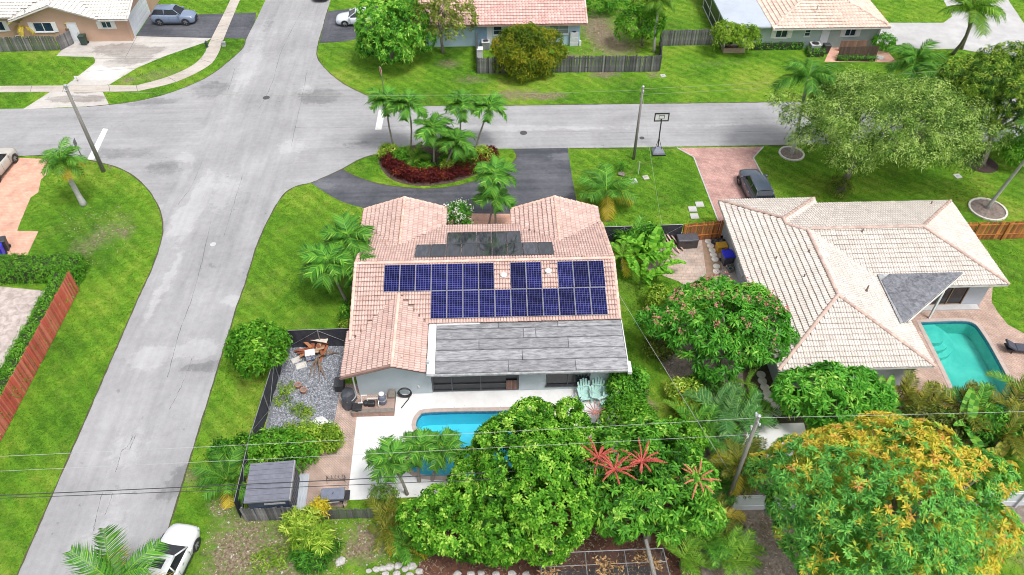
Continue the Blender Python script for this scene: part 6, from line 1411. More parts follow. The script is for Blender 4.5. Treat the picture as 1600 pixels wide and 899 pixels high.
# ---------------------------------------------------------------- cars
m_tyre = M('tyre_rubber', (.018, .018, .019), (.03, .03, .03), 9, .8); m_rim = M('alloy', (.42, .43, .45), (.32, .33, .35), 8, .3, metal=.8)
m_cg = M('car_glass', (.012, .015, .02), (.02, .025, .032), 1, .05, spec=.7); m_lamp = M('headlamp', (.62, .63, .66), (.5, .5, .53), 9, .12); m_tail = M('tail_lamp', (.35, .02, .02), (.25, .015, .015), 9, .15)
m_trim = M('car_trim', (.025, .025, .028), (.04, .04, .042), 5, .5)
def car(label, center, heading, paint, kind='sedan', sc=1.0, sunroof=False):
    """heading: plan vector from tail to nose"""
    t = thing('parked_car', label, 'car', (*center, 0.012), math.atan2(heading[1], heading[0]), group='cars parked near the houses')
    suv = kind != 'sedan'; H = .16 if suv else 0; W = .92*sc
    ST = [(2.36, .40, .56+H, .46), (2.30, .28, .68+H, .64), (2.16, .24, .76+H, .77), (1.92, .22, .83+H, .86), (1.5, .2, .89+H, .905), (.9, .2, .95+H, .91), (0, .2, .96+H, .915), (-1.0, .2, .98+H, .91), (-1.6, .2, 1.0+H, .90), (-2.05, .24, 1.0+H, .87), (-2.28, .3, .92+H, .79), (-2.34, .45, .75+H, .66)]
    b = MB(); n = 9; vs = []
    for x, zb, zt_, w in ST:
        w *= W/.92; hgt = zt_-zb
        half = [(w*.90, zb), (w*.99, zb+hgt*.22), (w, zb+hgt*.55), (w*.97, zb+hgt*.86), (w*.88, zt_)]
        half2 = [(w*.5, zt_+.035)]
        pr = half+half2+[(0, zt_+.045)]
        pr = pr+[(-a, c) for a, c in reversed(pr[:-1])]
        vs += [(x*sc, a, c) for a, c in pr]
    k = 13; fs = []
    for i in range(len(ST)-1):
        for j in range(k-1): fs.append((i*k+j, i*k+j+1, (i+1)*k+j+1, (i+1)*k+j))
        fs.append((i*k+k-1, i*k, (i+1)*k, (i+1)*k+k-1))
    fs += [tuple(range(k)), tuple(range(len(vs)-1, len(vs)-k-1, -1))]
    b.add(vs, fs)
    zb = .97+H; zt_ = 1.44+H*1.6
    wb, wt = W*.86, W*.66
    if suv: xs = (1.02, .30, -1.75, -2.15)
    else: xs = (.98, .22, -1.02, -1.78)
    xs = tuple(x*sc for x in xs)
    # roof panel, curved
    rv = []; m = 5
    for i in range(m+1):
        x = xs[1]+(xs[2]-xs[1])*i/m; zz_ = zt_+.05*math.sin(math.pi*i/m)
        rv += [(x, -wt, zz_-.03), (x, -wt*.6, zz_+.02), (x, 0, zz_+.035), (x, wt*.6, zz_+.02), (x, wt, zz_-.03)]
    b.add(rv, [(i*5+j, i*5+j+1, (i+1)*5+j+1, (i+1)*5+j) for i in range(m) for j in range(4)])
    for s_ in (-1, 1):
        for (a, c) in (((xs[0], s_*wb, zb), (xs[1], s_*wt, zt_-.02)), ((xs[3], s_*wb, zb), (xs[2], s_*wt, zt_-.02)), ((xs[1], s_*wt, zt_-.02), (xs[2], s_*wt, zt_-.02))): b.beam(a, c, .07, .06)
        xm = (xs[1]+xs[2])/2; b.beam((xm-.02, s_*(wb+.005), zb), (xm, s_*(wt+.004), zt_-.02), .07, .05)
    body = b.build('body', paint, t, smooth=True)
    for nm, q in (('windshield', [(xs[0], -wb, zb), (xs[0], wb, zb), (xs[1], wt, zt_-.025), (xs[1], -wt, zt_-.025)]), ('rear_window', [(xs[3], wb, zb), (xs[3], -wb, zb), (xs[2], -wt, zt_-.025), (xs[2], wt, zt_-.025)]),
                  ('side_window', [(xs[3], -wb, zb-.03), (xs[0], -wb, zb-.03), (xs[1], -wt, zt_-.03), (xs[2], -wt, zt_-.03)]), ('side_window', [(xs[0], wb, zb-.03), (xs[3], wb, zb-.03), (xs[2], wt, zt_-.03), (xs[1], wt, zt_-.03)])):
        q = [Vector(v) for v in q]; nrm = (q[1]-q[0]).cross(q[2]-q[0]).normalized(); g = MB()
        g.add([v+nrm*.004 for v in q]+[v-nrm*.012 for v in q], [(0, 1, 2, 3), (7, 6, 5, 4)]+[(i, 4+i, 4+(i+1) % 4, (i+1) % 4) for i in range(4)]); g.build(nm, m_cg, t)
    for s_ in (-1, 1):
        b = MB()
        for x in (.80, -.30, -1.30): b.box(x*sc-.008, x*sc+.008, s_*(W+.004)-.004, s_*(W+.004)+.004, .36, .88+H)
        b.box(-1.05*sc, .95*sc, s_*(W*.99)-.012, s_*(W*.99)+.012, .22, .33); b.build('door_seam', m_trim, t)
        for x in (.05, -.95): MB().box(x*sc, x*sc+.16, s_*(W+.012)-.012, s_*(W+.012)+.012, .80+H, .83+H).build('door_handle', m_rim, t)
    if sunroof: MB().bbox(xs[2]+.42, xs[1]-.28, -wt*.5, wt*.5, zt_+.0, zt_+.092, .02).build('sunroof', m_cg, t)
    wr = .34 if not suv else .37
    for x in (1.42*sc, -1.42*sc):
        for s_ in (-1, 1):
            wh = MB(); c = Vector((x, s_*(W-.10), wr))
            def disc(b, r0, r1, y0, y1, n=18):
                vs = []; 
                for y_ in (y0, y1):
                    for r in (r0, r1):
                        vs += [c+Vector((math.cos(2*math.pi*i/n)*r, s_*y_, math.sin(2*math.pi*i/n)*r)) for i in range(n)]
                fs = []
                for i in range(n):
                    j = (i+1) % n
                    fs += [(i, j, n+j, n+i), (2*n+i, 3*n+i, 3*n+j, 2*n+j), (n+i, n+j, 3*n+j, 3*n+i), (i, 2*n+i, 2*n+j, j)]
                b.add(vs, fs)
            disc(wh, wr*.62, wr, -.10, .115); w_ = wh.build('wheel', m_tyre, t, smooth=False)
            r_ = MB(); disc(r_, .02, wr*.14, -.02, .10)
            for a in range(5):
                th = a*2*math.pi/5; r_.beam(c+Vector((math.cos(th)*.03, s_*.09, math.sin(th)*.03)), c+Vector((math.cos(th)*wr*.63, s_*.095, math.sin(th)*wr*.63)), .06, .05)
            r_.build('rim', m_rim, w_)
            ar = MB(); ar.tube([c+Vector((math.cos(R(a))*(wr+.05), s_*.118, math.sin(R(a))*(wr+.05))) for a in range(-15, 200, 18)], .03, 5); ar.build('wheel_arch', m_trim, t)
    for s_ in (-1, 1):
        MB().add([(2.33*sc, s_*W*.50, .58+H), (2.31*sc, s_*W*.70, .58+H), (2.02*sc, s_*W*.90, .79+H), (2.16*sc, s_*W*.60, .785+H), (2.19*sc, s_*W*.86, .60+H)], [(0, 1, 4), (0, 4, 2, 3)]).build('headlight', m_lamp, t)
        MB().obox((-2.26*sc, s_*W*.68, .86+H), (.06, W*.20, .07), Matrix.Rotation(s_*.28, 3, 'Z')).build('taillight', m_tail, t)
        MB().bbox(.72*sc, .92*sc, s_*(W+.10)-.09, s_*(W+.10)+.09, .98+H, 1.12+H, .02).build('mirror', paint, t)
    MB().box(2.28*sc, 2.37*sc, -W*.5, W*.5, .34, .54+H).build('grille', m_trim, t)
    MB().box(-2.37*sc, -2.30*sc, -W*.3, W*.3, .60+H, .74+H).build('number_plate', m_wpaint, t)
    return t
def paint(n, c): return M(n, c, tuple(x*.94 for x in c), 1, .25, spec=.5, coat=.6)
p_w = paint('white_car_paint', (.66, .67, .68)); p_bg = paint('blue_grey_car_paint', (.05, .065, .09)); p_gr = paint('grey_car_paint', (.17, .22, .31)); p_si = paint('silver_white_car_paint', (.58, .61, .66)); p_dk = paint('navy_car_paint', (.03, .04, .06)); p_tan = paint('beige_car_paint', (.46, .43, .38))
car('white car with dark sunroof parked at the bottom edge behind a coconut palm', (-17.0, 18.9), (.20, 1), p_w, 'sedan', .98, True)
car('blue grey car on the pink paver driveway', (21.05, 49.2), (-.05, 1), p_bg, 'suv', .98)
car('grey car on the dark driveway of the tan house', (G(272, 40)[0], G(272, 40)[1]+.8), (1, -.03), p_gr, 'suv', .98)
car('silver white car half hidden behind the round dark green tree', (G(560, 40)[0], G(560, 40)[1]+.6), (-1, -.06), p_si)
car('navy car at the top edge on the road side', (G(502, 0)[0], G(502, 0)[1]+1.5), (0, -1), p_dk)
car('beige boxy car on the pink driveway at the left edge', (-41.05, 54.2), (.06, 1), p_tan, 'suv', 1.02)
# ---------------------------------------------------------------- bins, boxes
def bin_(label, px, body, lid, rz=0, h=1.05, w=.62, group='wheeled bins'):
    t = thing('wheeled_bin', label, 'bin', (*G(*px), .02), rz, group)
    a, c = w/2*.8, w/2
    MB().add([(-a, -a, .05), (a, -a, .05), (a, a, .05), (-a, a, .05), (-c, -c, h-.1), (c, -c, h-.1), (c, c, h-.1), (-c, c, h-.1)], [(3, 2, 1, 0), (4, 5, 6, 7), (0, 1, 5, 4), (1, 2, 6, 5), (2, 3, 7, 6), (3, 0, 4, 7)]).build('body', body, t)
    b = MB().bbox(-c-.03, c+.03, -c-.05, c+.03, h-.095, h, .03); l = b.build('lid', lid, t)
    MB().tube([(-c*.8, c+.05, h-.12), (-c*.8, c+.11, h-.08), (c*.8, c+.11, h-.08), (c*.8, c+.05, h-.12)], .02, 6).build('handle', lid, l)
    for s_ in (-1, 1):
        q = MB(); vs = [(s_*a*1.05+dx*.05, a+.02+math.cos(2*math.pi*i/12)*.12, .12+math.sin(2*math.pi*i/12)*.12) for dx in (-1, 1) for i in range(12)]
        q.add(vs, [(i, (i+1) % 12, 12+(i+1) % 12, 12+i) for i in range(12)]+[tuple(range(11, -1, -1)), tuple(range(12, 24))]).build('wheel', m_tyre, t)
    return t
m_bing = M('dark_green_plastic', (.02, .045, .035), (.03, .055, .045), 3, .45); m_bind = M('charcoal_plastic', (.03, .032, .036), (.05, .052, .056), 3, .5); m_binb = M('blue_plastic', (.03, .035, .66), (.025, .03, .55), 3, .45)
bin_('dark green bin against the tan wall beside the white door', (133, 70), m_bing, m_bing)
bin_('charcoal bin on the pink driveway above the blue bins', (10, 391), m_bind, m_bind, .3)
bin_('upper blue bin on the pink driveway', (4, 402), m_binb, m_binb, .25); bin_('lower blue bin on the pink driveway at the left edge', (-3, 413), m_binb, m_binb, .15)
bin_('charcoal bin by the front door of the sage house', (1289, 83), m_bind, m_bind, 0, .95)
bin_('blue lidded bin by the grey wall of the side yard', (1134, 412), M('blue_bin_body', (.10, .10, .13), rough=.5), m_binb, .1, 1.0, .75)
def crate(label, px, size, mat, z=.02, rz=0, name='box', cat='box', lid=None, group=None):
    t = thing(name, label, cat, (*G(*px), z), rz, group); x, y, h = size
    MB().bbox(-x/2, x/2, -y/2, y/2, 0, h*.82, .02).build('body', mat, t)
    MB().bbox(-x/2-.025, x/2+.025, -y/2-.025, y/2+.025, h*.823, h, .03).build('lid', lid or mat, t)
    MB().box(-x*.15, x*.15, -y/2-.045, -y/2-.027, h*.72, h*.80).build('latch', m_blk, t); return t
m_stor = M('dark_brown_resin', (.040, .032, .034), (.06, .05, .05), 4, .5); m_storl = M('grey_resin', (.085, .085, .10), (.06, .06, .07), 4, .45)
crate('dark storage box with grey lid in front of the orange fence', (1072, 384), (1.5, .75, .85), m_stor, rz=.05, lid=m_storl, name='storage_box')
crate('yellow box between the black bags and the blue lidded bin', (1126, 391), (.75, .6, .55), M('yellow_resin', (.60, .33, .03), (.5, .27, .03), 3, .5), rz=.08)
t = thing('plant_pot_stack', 'stack of empty grey pots below the blue lidded bin', 'plant pots', (*G(1138, 421), .02))
for k, (dx, dy) in enumerate(((0, 0), (.32, .1), (.05, -.28))): MB().lathe((dx, dy, 0), [(.13, 0), (.19, .3), (.2, .34), (.17, .34), (.14, .1)], 12).build('pot', M('grey_pot', (.26, .27, .25), (.15, .15, .15), 4, .7), t)
for i in range(5):
    t = thing('plant_pot', ('first', 'second', 'third', 'fourth', 'fifth')[i]+' small white pot from the left behind the dark storage box', 'plant pot', (*G(1057+i*6.5, 373.5-.6*(i % 2)), .01), group='white pots behind the storage box'); MB().lathe((0, 0, 0), [(.14, 0), (.2, .34), (.22, .36), (.22, .42), (.18, .42), (.15, .2)], 12).build('pot', m_wpaint, t); MB().lathe((0, 0, .3), [(.18, 0), (.02, .02)], 10).build('soil', m_bark, t)
for i in range(4):
    p = G(1040+i*4.5, 392-i*3); o = MB().box(-.06, .06, -1.0, 1.0, -.015, .015).build('leaning_plank', wm('pinkish_plank', (.42, .30, .25), (.30, .21, .17)), loc=(p[0], p[1], .5)); o.rotation_euler = (.42, 0, .35+i*.1); tag(o, ('leftmost', 'second', 'third', 'rightmost')[i]+' pinkish plank propped beside the dark storage box', 'plank', 'planks propped by the storage box')
def bag(label, px, r, mat, name='rubbish_bag', cat='bag', z=0, sq=.8):
    rg = random.Random(int(px[0]*7+px[1])); t = bpy.data.objects.new(name, None)
    b = MB(); prof = [(r*.7, 0), (r, r*.35), (r*.95, r*.7), (r*.6, r*1.1), (r*.15, r*1.3), (r*.22, r*1.45)]; n = 14; vs = []
    for q, zz_ in prof:
        for i in range(n): th = 2*math.pi*i/n; w = q*(1+rg.uniform(-.12, .12)); vs.append((math.cos(th)*w, math.sin(th)*w*sq, zz_+rg.uniform(-.03, .03)))
    fs = [(k*n+i, k*n+(i+1) % n, (k+1)*n+(i+1) % n, (k+1)*n+i) for k in range(len(prof)-1) for i in range(n)]+[tuple(range(n-1, -1, -1)), tuple(range(len(vs)-n, len(vs)))]
    b.add(vs, fs); o = b.build(name, mat, loc=(*G(*px), z)); tag(o, label, cat); return o
m_bagb = M('black_bag_film', (.012, .012, .016), (.03, .03, .036), 6, .3, bmp=.6, bscale=12)
bag('left black rubbish bag in the corner of the orange fence', (1117, 380), .32, m_bagb); bag('right black rubbish bag in the corner of the orange fence', (1126, 380), .34, m_bagb)
m_wstone = M('white_stone', (.50, .48, .45), (.30, .285, .27), 5, .8, bmp=.5, bscale=12)
def stone(label, px, r, mat, seed, group=None, name='stone', flat=.6, z=0, xy=None):
    rg = random.Random(seed); vs = []; n = 9; fs = []
    for k, (q, zz_) in enumerate(((.75, -.05), (1, .25), (.9, .65), (.5, .95), (.12, 1.02))):
        for i in range(n): th = 2*math.pi*i/n; w = q*r*(1+rg.uniform(-.2, .2)); vs.append((math.cos(th)*w, math.sin(th)*w*.85, zz_*r*flat*(1+rg.uniform(-.12, .12))))
    fs = [(k*n+i, k*n+(i+1) % n, (k+1)*n+(i+1) % n, (k+1)*n+i) for k in range(4) for i in range(n)]+[tuple(range(len(vs)-n, len(vs)))]
    o = MB().add(vs, fs).build(name, mat, loc=(*(xy or G(*px)), z)); tag(o, label, 'stone', group); return o
stone('large white rock in the bare ground beside the striped plants', (532, 878), .30, m_wstone, 5)
for i, (x, y, r) in enumerate(((576, 893, .17), (588, 891, .2), (598, 889, .2), (609, 887, .24), (622, 885, .22), (633, 890, .2), (643, 886, .26), (655, 894, .2), (603, 898, .2), (620, 897, .22), (640, 899, .2), (715, 897, .2), (735, 898, .22), (752, 897, .2), (775, 898, .2), (800, 897, .22), (822, 898, .2))):
    stone(ORD[i]+' pale edging stone from the left along the bottom of the mulch', (x, y), r, m_wstone, 20+i, 'edging stones at the bottom of the mulch')
for i in range(7): stone(ORD[i]+' small white stone from the left at the foot of the orange fence', (1088+i*3.6, 371+.4*(i % 2)), .11, m_wstone, 60+i, 'white stones at the foot of the orange fence')
# stepping stones
m_step = M('pale_step_stone', (.66, .62, .56), (.54, .50, .44), 6, .8, bmp=.3)
ST = [(1106.5, 378), (1110, 385), (1112.5, 392), (1114.5, 399), (1117, 406), (1119.5, 417), (1119, 425)]
SB = [(1189, 586), (1191, 596), (1195, 606), (1198.5, 615.5), (1200, 624), (1211, 634.5), (1214, 645.5), (1200, 647)]
def step(px, lab, grp, r=.27):
    o = MB().lathe((0, 0, 0), [(r, 0), (r*.98, .05), (r*.93, .065), (r*.6, .062), (r*.57, .055), (r*.5, .055), (r*.3, .06), (.02, .06)], 18).build('stepping_stone', m_step, loc=(*G(*px), .014)); tag(o, lab, 'stepping stone', grp)
for i, p in enumerate(ST): step(p, ('first', 'second', 'third', 'fourth', 'fifth', 'sixth', 'seventh')[i]+' round stepping stone from the orange fence in the side yard', 'round stepping stones in the side yard')
for i, p in enumerate(SB): step(p, ('first', 'second', 'third', 'fourth', 'fifth', 'sixth', 'seventh', 'eighth')[i]+' round stepping stone down the shaded path to the white slab', 'round stepping stones in the lower garden', .29)
for i, (p, l) in enumerate((((1093, 320), 'top right square white paver on the lawn'), ((1082, 327.5), 'middle square white paver on the lawn'), ((1085, 338.5), 'square white paver nearest the orange fence'))):
    o = MB().bbox(-.32, .32, -.32, .32, 0, .06, .012).build('square_paver', m_white, loc=(*G(*p), .004)); tag(o, l, 'paver', 'square pavers on the lawn')
for p, l, r in (((990, 283.5), 'white square valve cover on the lawn beside the coconut palm', .28), ((1009, 278), 'grey square valve cover on the lawn', .25), ((1036, 119), 'white meter cover at the dark fence corner', .25), ((1496, 276), 'white valve cover on the lawn under the airy tree', .28)):
    t = thing('valve_cover', l, 'valve cover', (*G(*p), 0), .2); MB().bbox(-r, r, -r, r, 0, .07, .015).build('frame', m_white if 'grey' not in l else m_walk, t); MB().lathe((0, 0, .07), [(r*.5, .0), (r*.5, .012), (.02, .015)], 14).build('lid', m_gutter, t)
for p, r, l, mm in (((1236.5, 241), 1.0, 'round pale ring of edging with grey mulch under the queen palm', m_mulch2), ((1543, 328), 1.35, 'round stone ring with grey mulch under the leaning palm', m_mulch2), ((1533, 256), 1.35, 'dark mulch circle under the olive yellow tree', M('dark_mulch', (.06, .035, .028), (.03, .02, .017), 5, .95, bmp=.8))):
    t = thing('tree_ring', l, 'tree ring', (*G(*p), 0)); n = 18
    MB().lathe((0, 0, 0), [(r, 0), (r*.9, .05), (r*.3, .09), (.05, .1)], 24).build('mulch', mm, t)
    if mm is m_mulch2:
        for k in range(n):
            a = 2*math.pi*k/n; MB().obox((math.cos(a)*r, math.sin(a)*r, .05), (.075, math.pi*r/n*.94, .07), Matrix.Rotation(a, 3, 'Z')).build('edging_block', m_step, t)
for p, l in (((971, 260), 'dark potted sprig beside the coconut palm'),):
    bush('potted_plant', l, p, .5, (.25, .25, .4), 'deep', 40, 7, .15, .05, 140)
o = stone('grey stump half hidden by the coconut fronds', (971, 273), .34, m_bark, 77, name='stump'); o['category'] = 'stump'
# ---------------------------------------------------------------- shed, yard clutter
m_shed = M('shed_grey', (.085, .085, .10), (.065, .065, .078), 3, .5); m_shedr = M('shed_roof_grey', (.175, .18, .215), (.13, .135, .165), 3, .5); m_shedw = M('shed_panel_navy', (.035, .05, .09), (.025, .036, .065), 2, .4)
a = math.atan2(*reversed([q-p for p, q in zip(at(387, 790, 2.1)[:2], at(448, 774, 2.1)[:2])]))
c0 = Vector(at(420, 755, 2.1)); c0.y += .12; t = thing('shed', 'dark grey resin garden shed with a ribbed roof by the wooden fence', 'shed', (c0.x, c0.y, 0), R(3))
W_, D_ = 1.05, 1.08
MB().box(-W_, W_, -D_, -D_+.05, .05, 1.98).build('front_wall', m_shedw, t); MB().box(-W_, W_, D_-.05, D_, .05, 1.98).build('back_wall', m_shed, t)
for s_ in (-1, 1):
    b = MB().box(s_*W_-.03, s_*W_+.03, -D_+.06, D_-.06, .05, 1.98)
    for k in range(9): b.box(s_*(W_+.045)-.012, s_*(W_+.045)+.012, -D_+.12+k*.26, -D_+.3+k*.26, .12, 1.9)
    b.build('side_wall', m_shed, t)
b = MB().prism([(-W_-.12, -D_-.12), (W_+.12, -D_-.12), (W_+.12, D_+.12), (-W_-.12, D_+.12)], 1.985, lambda x, y: 2.12-.03*abs(x)); rf = b.build('roof', m_shedr, t)
b = MB()
for k in range(8): y = -D_+k*2*D_/7; b.prism([(-W_-.1, y-.035), (W_+.1, y-.035), (W_+.1, y+.035), (-W_-.1, y+.035)], lambda x, y: 2.1-.03*abs(x), lambda x, y: 2.155-.03*abs(x))
for k in range(8):
    y = -D_+k*2*D_/7; MB().prism([(-W_-.1, y-.035), (W_+.1, y-.035), (W_+.1, y+.035), (-W_-.1, y+.035)], lambda x, y: 2.1-.03*abs(x), lambda x, y: 2.15-.03*abs(x)).build('roof_rib', m_shedr, rf)
MB().box(W_+.13, W_+.19, -D_-.12, D_+.12, 1.9, 2.12).build('corner_trim', M('shed_trim', (.30, .30, .31), rough=.5), t)
MB().box(-.2, .9, -D_-.07, -D_-.005, 1.62, 1.72).build('door_rail', M('shed_trim', (.30, .30, .31)), t)
for k in range(4):
    c = G(465+k*4.2, 774); o = MB().box(-.075, .075, -1.35, 1.35, 0, .03).build('plank', M('pale_grey_plank', (.42, .45, .48), (.30, .32, .35), 3, .8, stretch=(5, .5, 1), rand=.3), loc=(c[0], c[1], .02)); o.rotation_euler = (0, 0, R(1+k*.6)); tag(o, ('leftmost', 'second', 'third', 'rightmost')[k]+' pale grey plank lying on the bricks beside the shed', 'plank', 'planks beside the shed')
t = thing('grill', 'flat blue grey lidded grill near the wooden fence', 'grill', (*G(524, 788), .016), R(2))
for x in (-.5, .5):
    for y in (-.28, .28): MB().tube([(x, y, 0), (x, y, .78)], .022, 6).build('leg', m_blk, t)
MB().bbox(-.62, .62, -.36, .36, .78, .92, .02).build('body', m_blk, t)
l = MB().bbox(-.64, .64, -.30, .40, .922, 1.04, .03).build('lid', M('grill_lid', (.17, .19, .24), (.13, .145, .185), 3, .4), t)
MB().obox((.02, .05, 1.043), (.018, .085, .004), Matrix.Rotation(-.5, 3, 'Z')).build('lid_mark', m_blk, l)
MB().tube([(-.5, -.42, .9), (.4, -.42, .9)], .035, 8).build('handle', m_rim, t)
MB().bbox(.65, .92, -.3, .3, .84, .88, .01).build('side_shelf', m_blk, t)
t = thing('metal_rack', 'dark scrolled metal rack standing on the brick walk', 'rack', (*G(526, 752), .016))
for k in range(5):
    x = -.4+k*.2
    MB().tube([(x+.07*math.cos(a*.6)*(1-a/16), 0, .12+.045*a+.04*math.sin(a*.9)) for a in range(13)], .012, 5).build('scroll', m_blk, t)
MB().tube([(-.5, 0, .06), (.5, 0, .06)], .014, 5).build('bar', m_blk, t)
for x in (-.5, .5): MB().tube([(x, -.15, 0), (x, 0, .62), (x, .15, 0)], .014, 5).build('leg', m_blk, t)
# pool equipment on its brick plinth
m_plinth = brick_mat('plinth_brick', (.36, .22, .17), (.29, .18, .14), (.30, .25, .22), .22, .075, 0)
PX, PY = -8.15, 28.55
t = thing('brick_plinth', 'low brick plinth carrying the pool filter equipment', 'plinth', (PX, PY, .016))
MB().box(-.55, 1.95, -.25, .75, 0, .42).build('front_block', m_plinth, t); MB().box(1.55, 1.95, .752, 1.32, 0, .60).build('side_block', M('rough_concrete', (.22, .19, .165), (.15, .13, .11), 4, .9, bmp=.5), t)
MB().box(-.57, 1.97, -.27, .0, .422, .46).build('cap', M('rough_concrete', (.22, .19, .165)), t)
t = thing('pool_filter', 'grey pool filter tank with white cap on the brick plinth', 'pool filter', (PX+1.25, PY+.45, .436))
MB().lathe((0, 0, 0), [(.20, 0), (.24, .05), (.24, .55), (.20, .68), (.1, .72)], 18).build('tank', M('filter_grey', (.13, .14, .19), (.10, .11, .15), 3, .45), t)
MB().lathe((0, 0, .35), [(.25, 0), (.265, .02), (.265, .05), (.25, .07)], 18).build('clamp_band', m_gutter, t); MB().lathe((0, 0, .72), [(.09, 0), (.09, .08), (.16, .10), (.16, .17), (.05, .2)], 14).build('cap', m_wpaint, t)
t = thing('pool_pump', 'black pool pump with white pipes on the brick plinth', 'pool pump', (PX+.55, PY+.3, .47))
MB().bbox(-.2, .25, -.16, .16, 0, .3, .05).build('motor', m_blk, t); MB().lathe((-.3, 0, 0), [(.13, 0), (.15, .1), (.15, .28), (.1, .33)], 12).build('strainer', m_blk, t)
for pts in ([(-.3, 0, .2), (-.75, 0, .2), (-.75, -.1, -.3)], [(-.2, .1, .3), (-.2, .1, .5), (.45, .1, .5), (.45, .1, .2)], [(-.55, .0, .2), (-.55, .25, .2), (-.55, .3, .55), (-.2, .3, .55)], [(.5, .1, .35), (.5, -.2, .35), (.5, -.2, -.0)]): MB().tube(pts, .032, 7).build('pipe', m_wpaint, t)
crate('small black equipment cabinet at the left end of the brick plinth', (560, 645), (.52, .5, .62), m_blk, name='cabinet', cat='cabinet')
t = thing('covered_grill', 'dark tarpaulin covered grill at the corner of the house', 'grill', (-9.0, 29.35, .016))
rg = random.Random(3); b = MB(); vs = []; n = 16; prof = [(.52, 0), (.50, .3), (.46, .7), (.42, .95), (.36, 1.08), (.1, 1.18)]
for q, z in prof:
    for i in range(n): th = 2*math.pi*i/n; w = q*(1+.06*math.sin(th*6+z*3)+rg.uniform(-.03, .03)); vs.append((math.cos(th)*w*.95, math.sin(th)*w*1.1, z))
b.add(vs, [(k*n+i, k*n+(i+1) % n, (k+1)*n+(i+1) % n, (k+1)*n+i) for k in range(len(prof)-1) for i in range(n)]+[tuple(range(len(vs)-n, len(vs)))]); b.build('cover', M('grey_tarpaulin', (.07, .075, .09), (.035, .037, .045), 3, .45, bmp=.5, bscale=8), t)
MB().lathe((0, 0, .7), [(.47, 0), (.49, .02), (.47, .04)], 16).build('strap', m_gutter, t)
crate('low black box beside the tarpaulin covered grill', (532, 606), (.55, .7, .6), m_bind)
t = thing('hose_coil', 'black pool hose coiled against the pale blue wall', 'hose', (-5.62, 29.80, .02))
for k in range(3): MB().tube([(math.cos(R(a))*(.36+.03*k), -.05-.05*k, .46+math.sin(R(a))*(.38+.02*k)) for a in range(0, 361, 20)], .035, 7, cap=False).build('loop', m_blk, t)
MB().tube([(.3, -.12, .2), (.2, -.3, .06), (-.05, -.7, .04), (-.2, -.95, .04)], .032, 7).build('tail', m_blk, t)
t = thing('wall_tap', 'small white tap fitting on the pale blue wall', 'tap', (-4.75, 29.93, .75)); MB().bbox(-.07, .07, -.06, 0, -.1, .12, .01).build('body', m_wpaint, t); MB().tube([(0, -.06, .0), (0, -.14, -.03)], .02, 6).build('spout', m_rim, t)
# debris in the gravel yard
rg = random.Random(12)
for i in range(16):
    c = G(490+rg.uniform(-16, 18), 552+rg.uniform(-9, 9)); l = rg.uniform(.35, .95); w = rg.uniform(.05, .14)
    mm = rg.choice([wm('rust_board', (.30, .09, .04), (.18, .055, .03)), wm('orange_board', (.50, .22, .09), (.36, .14, .06)), wm('tan_board', (.46, .33, .22), (.34, .23, .15)), m_or2])
    o = MB().box(-l, l, -w, w, -.02, .02).build('scrap_board', mm, loc=(c[0], c[1], .06+.035*i)); o.rotation_euler = (rg.uniform(-.2, .2), rg.uniform(-.25, .25), rg.uniform(0, 3)); tag(o, 'rusty brown scrap board in the heap on the gravel', 'board', 'scrap boards in the heap')
o = MB().box(-.75, .75, -.2, .2, -.03, .03).build('scrap_board', M('pale_board', (.62, .54, .47), (.5, .43, .37), 3, .8), loc=(*G(498, 541), .75)); o.rotation_euler = (.3, 0, -.25); tag(o, 'long pale board leaning on top of the scrap heap', 'board')
for i, (x, y, w, l) in enumerate(((463, 563, .3, 'grey board lying left of the scrap heap'), (471, 572, .34, 'white board lying on the gravel in front of the scrap heap'))):
    o = MB().box(-w, w, -w*.7, w*.7, 0, .04).build('scrap_sheet', M('off_white_board', (.60, .57, .52), (.48, .45, .41), 3, .8), loc=(*G(x, y), .02)); o.rotation_euler = (0, .06, rg.uniform(.2, .9)); tag(o, l, 'board')
t = thing('tile_crate', 'small blue white patterned box in the middle of the scrap heap', 'box', (*G(487, 562), .25), .2); MB().bbox(-.3, .3, -.26, .26, 0, .42, .02).build('body', M('patterned_blue_white', (.48, .50, .56), (.10, .13, .22), 9, .6, contrast=(.45, .55)), t); MB().box(-.31, .31, -.27, .27, .425, .45).build('rim', m_wpaint, t)
for i in range(11):
    c = Vector((*G(497, 562), .25)); e = Vector(G(rg.choice([485, 492, 500, 508, 515, 530, 532]), 0)+(0,)); e = Vector((*G(*rg.choice([(483, 594), (490, 590), (500, 596), (508, 592), (513, 598), (531, 562), (530, 552), (478, 580), (505, 585)])), .05))
    m_ = c.lerp(e, .5)+Vector((rg.uniform(-.1, .1), rg.uniform(-.1, .1), .25)); o = MB().tube([Vector(), m_-c, e-c], [.06, .045, .018], 6).build('branch', M('dry_branch', (.24, .16, .11), (.13, .09, .065), 6, .9), loc=tuple(c)); tag(o, 'dry brown branch splaying out of the scrap heap', 'branch', 'branches of the scrap heap')
o = stone('crumpled white sheet lying on the gravel by the weeds', (500, 663), .6, M('white_sheet', (.66, .65, .63), (.55, .54, .53), 3, .8), 31, name='crumpled_sheet', flat=.35); o['category'] = 'sheet'
for i, p in enumerate(((467, 606), (475.5, 614))):
    t = thing('clay_pot', ('left' if i == 0 else 'right')+' clay pot standing on the grey gravel', 'plant pot', (*G(*p), .012), group='clay pots on the gravel'); MB().lathe((0, 0, 0), [(.13, 0), (.18, .26), (.21, .27), (.21, .33), (.17, .33), (.13, .12)], 14).build('pot', M('terracotta', (.40, .20, .13), (.32, .15, .10), 4, .8), t); MB().lathe((0, 0, .26), [(.165, 0), (.02, .02)], 12).build('soil', m_bark, t)
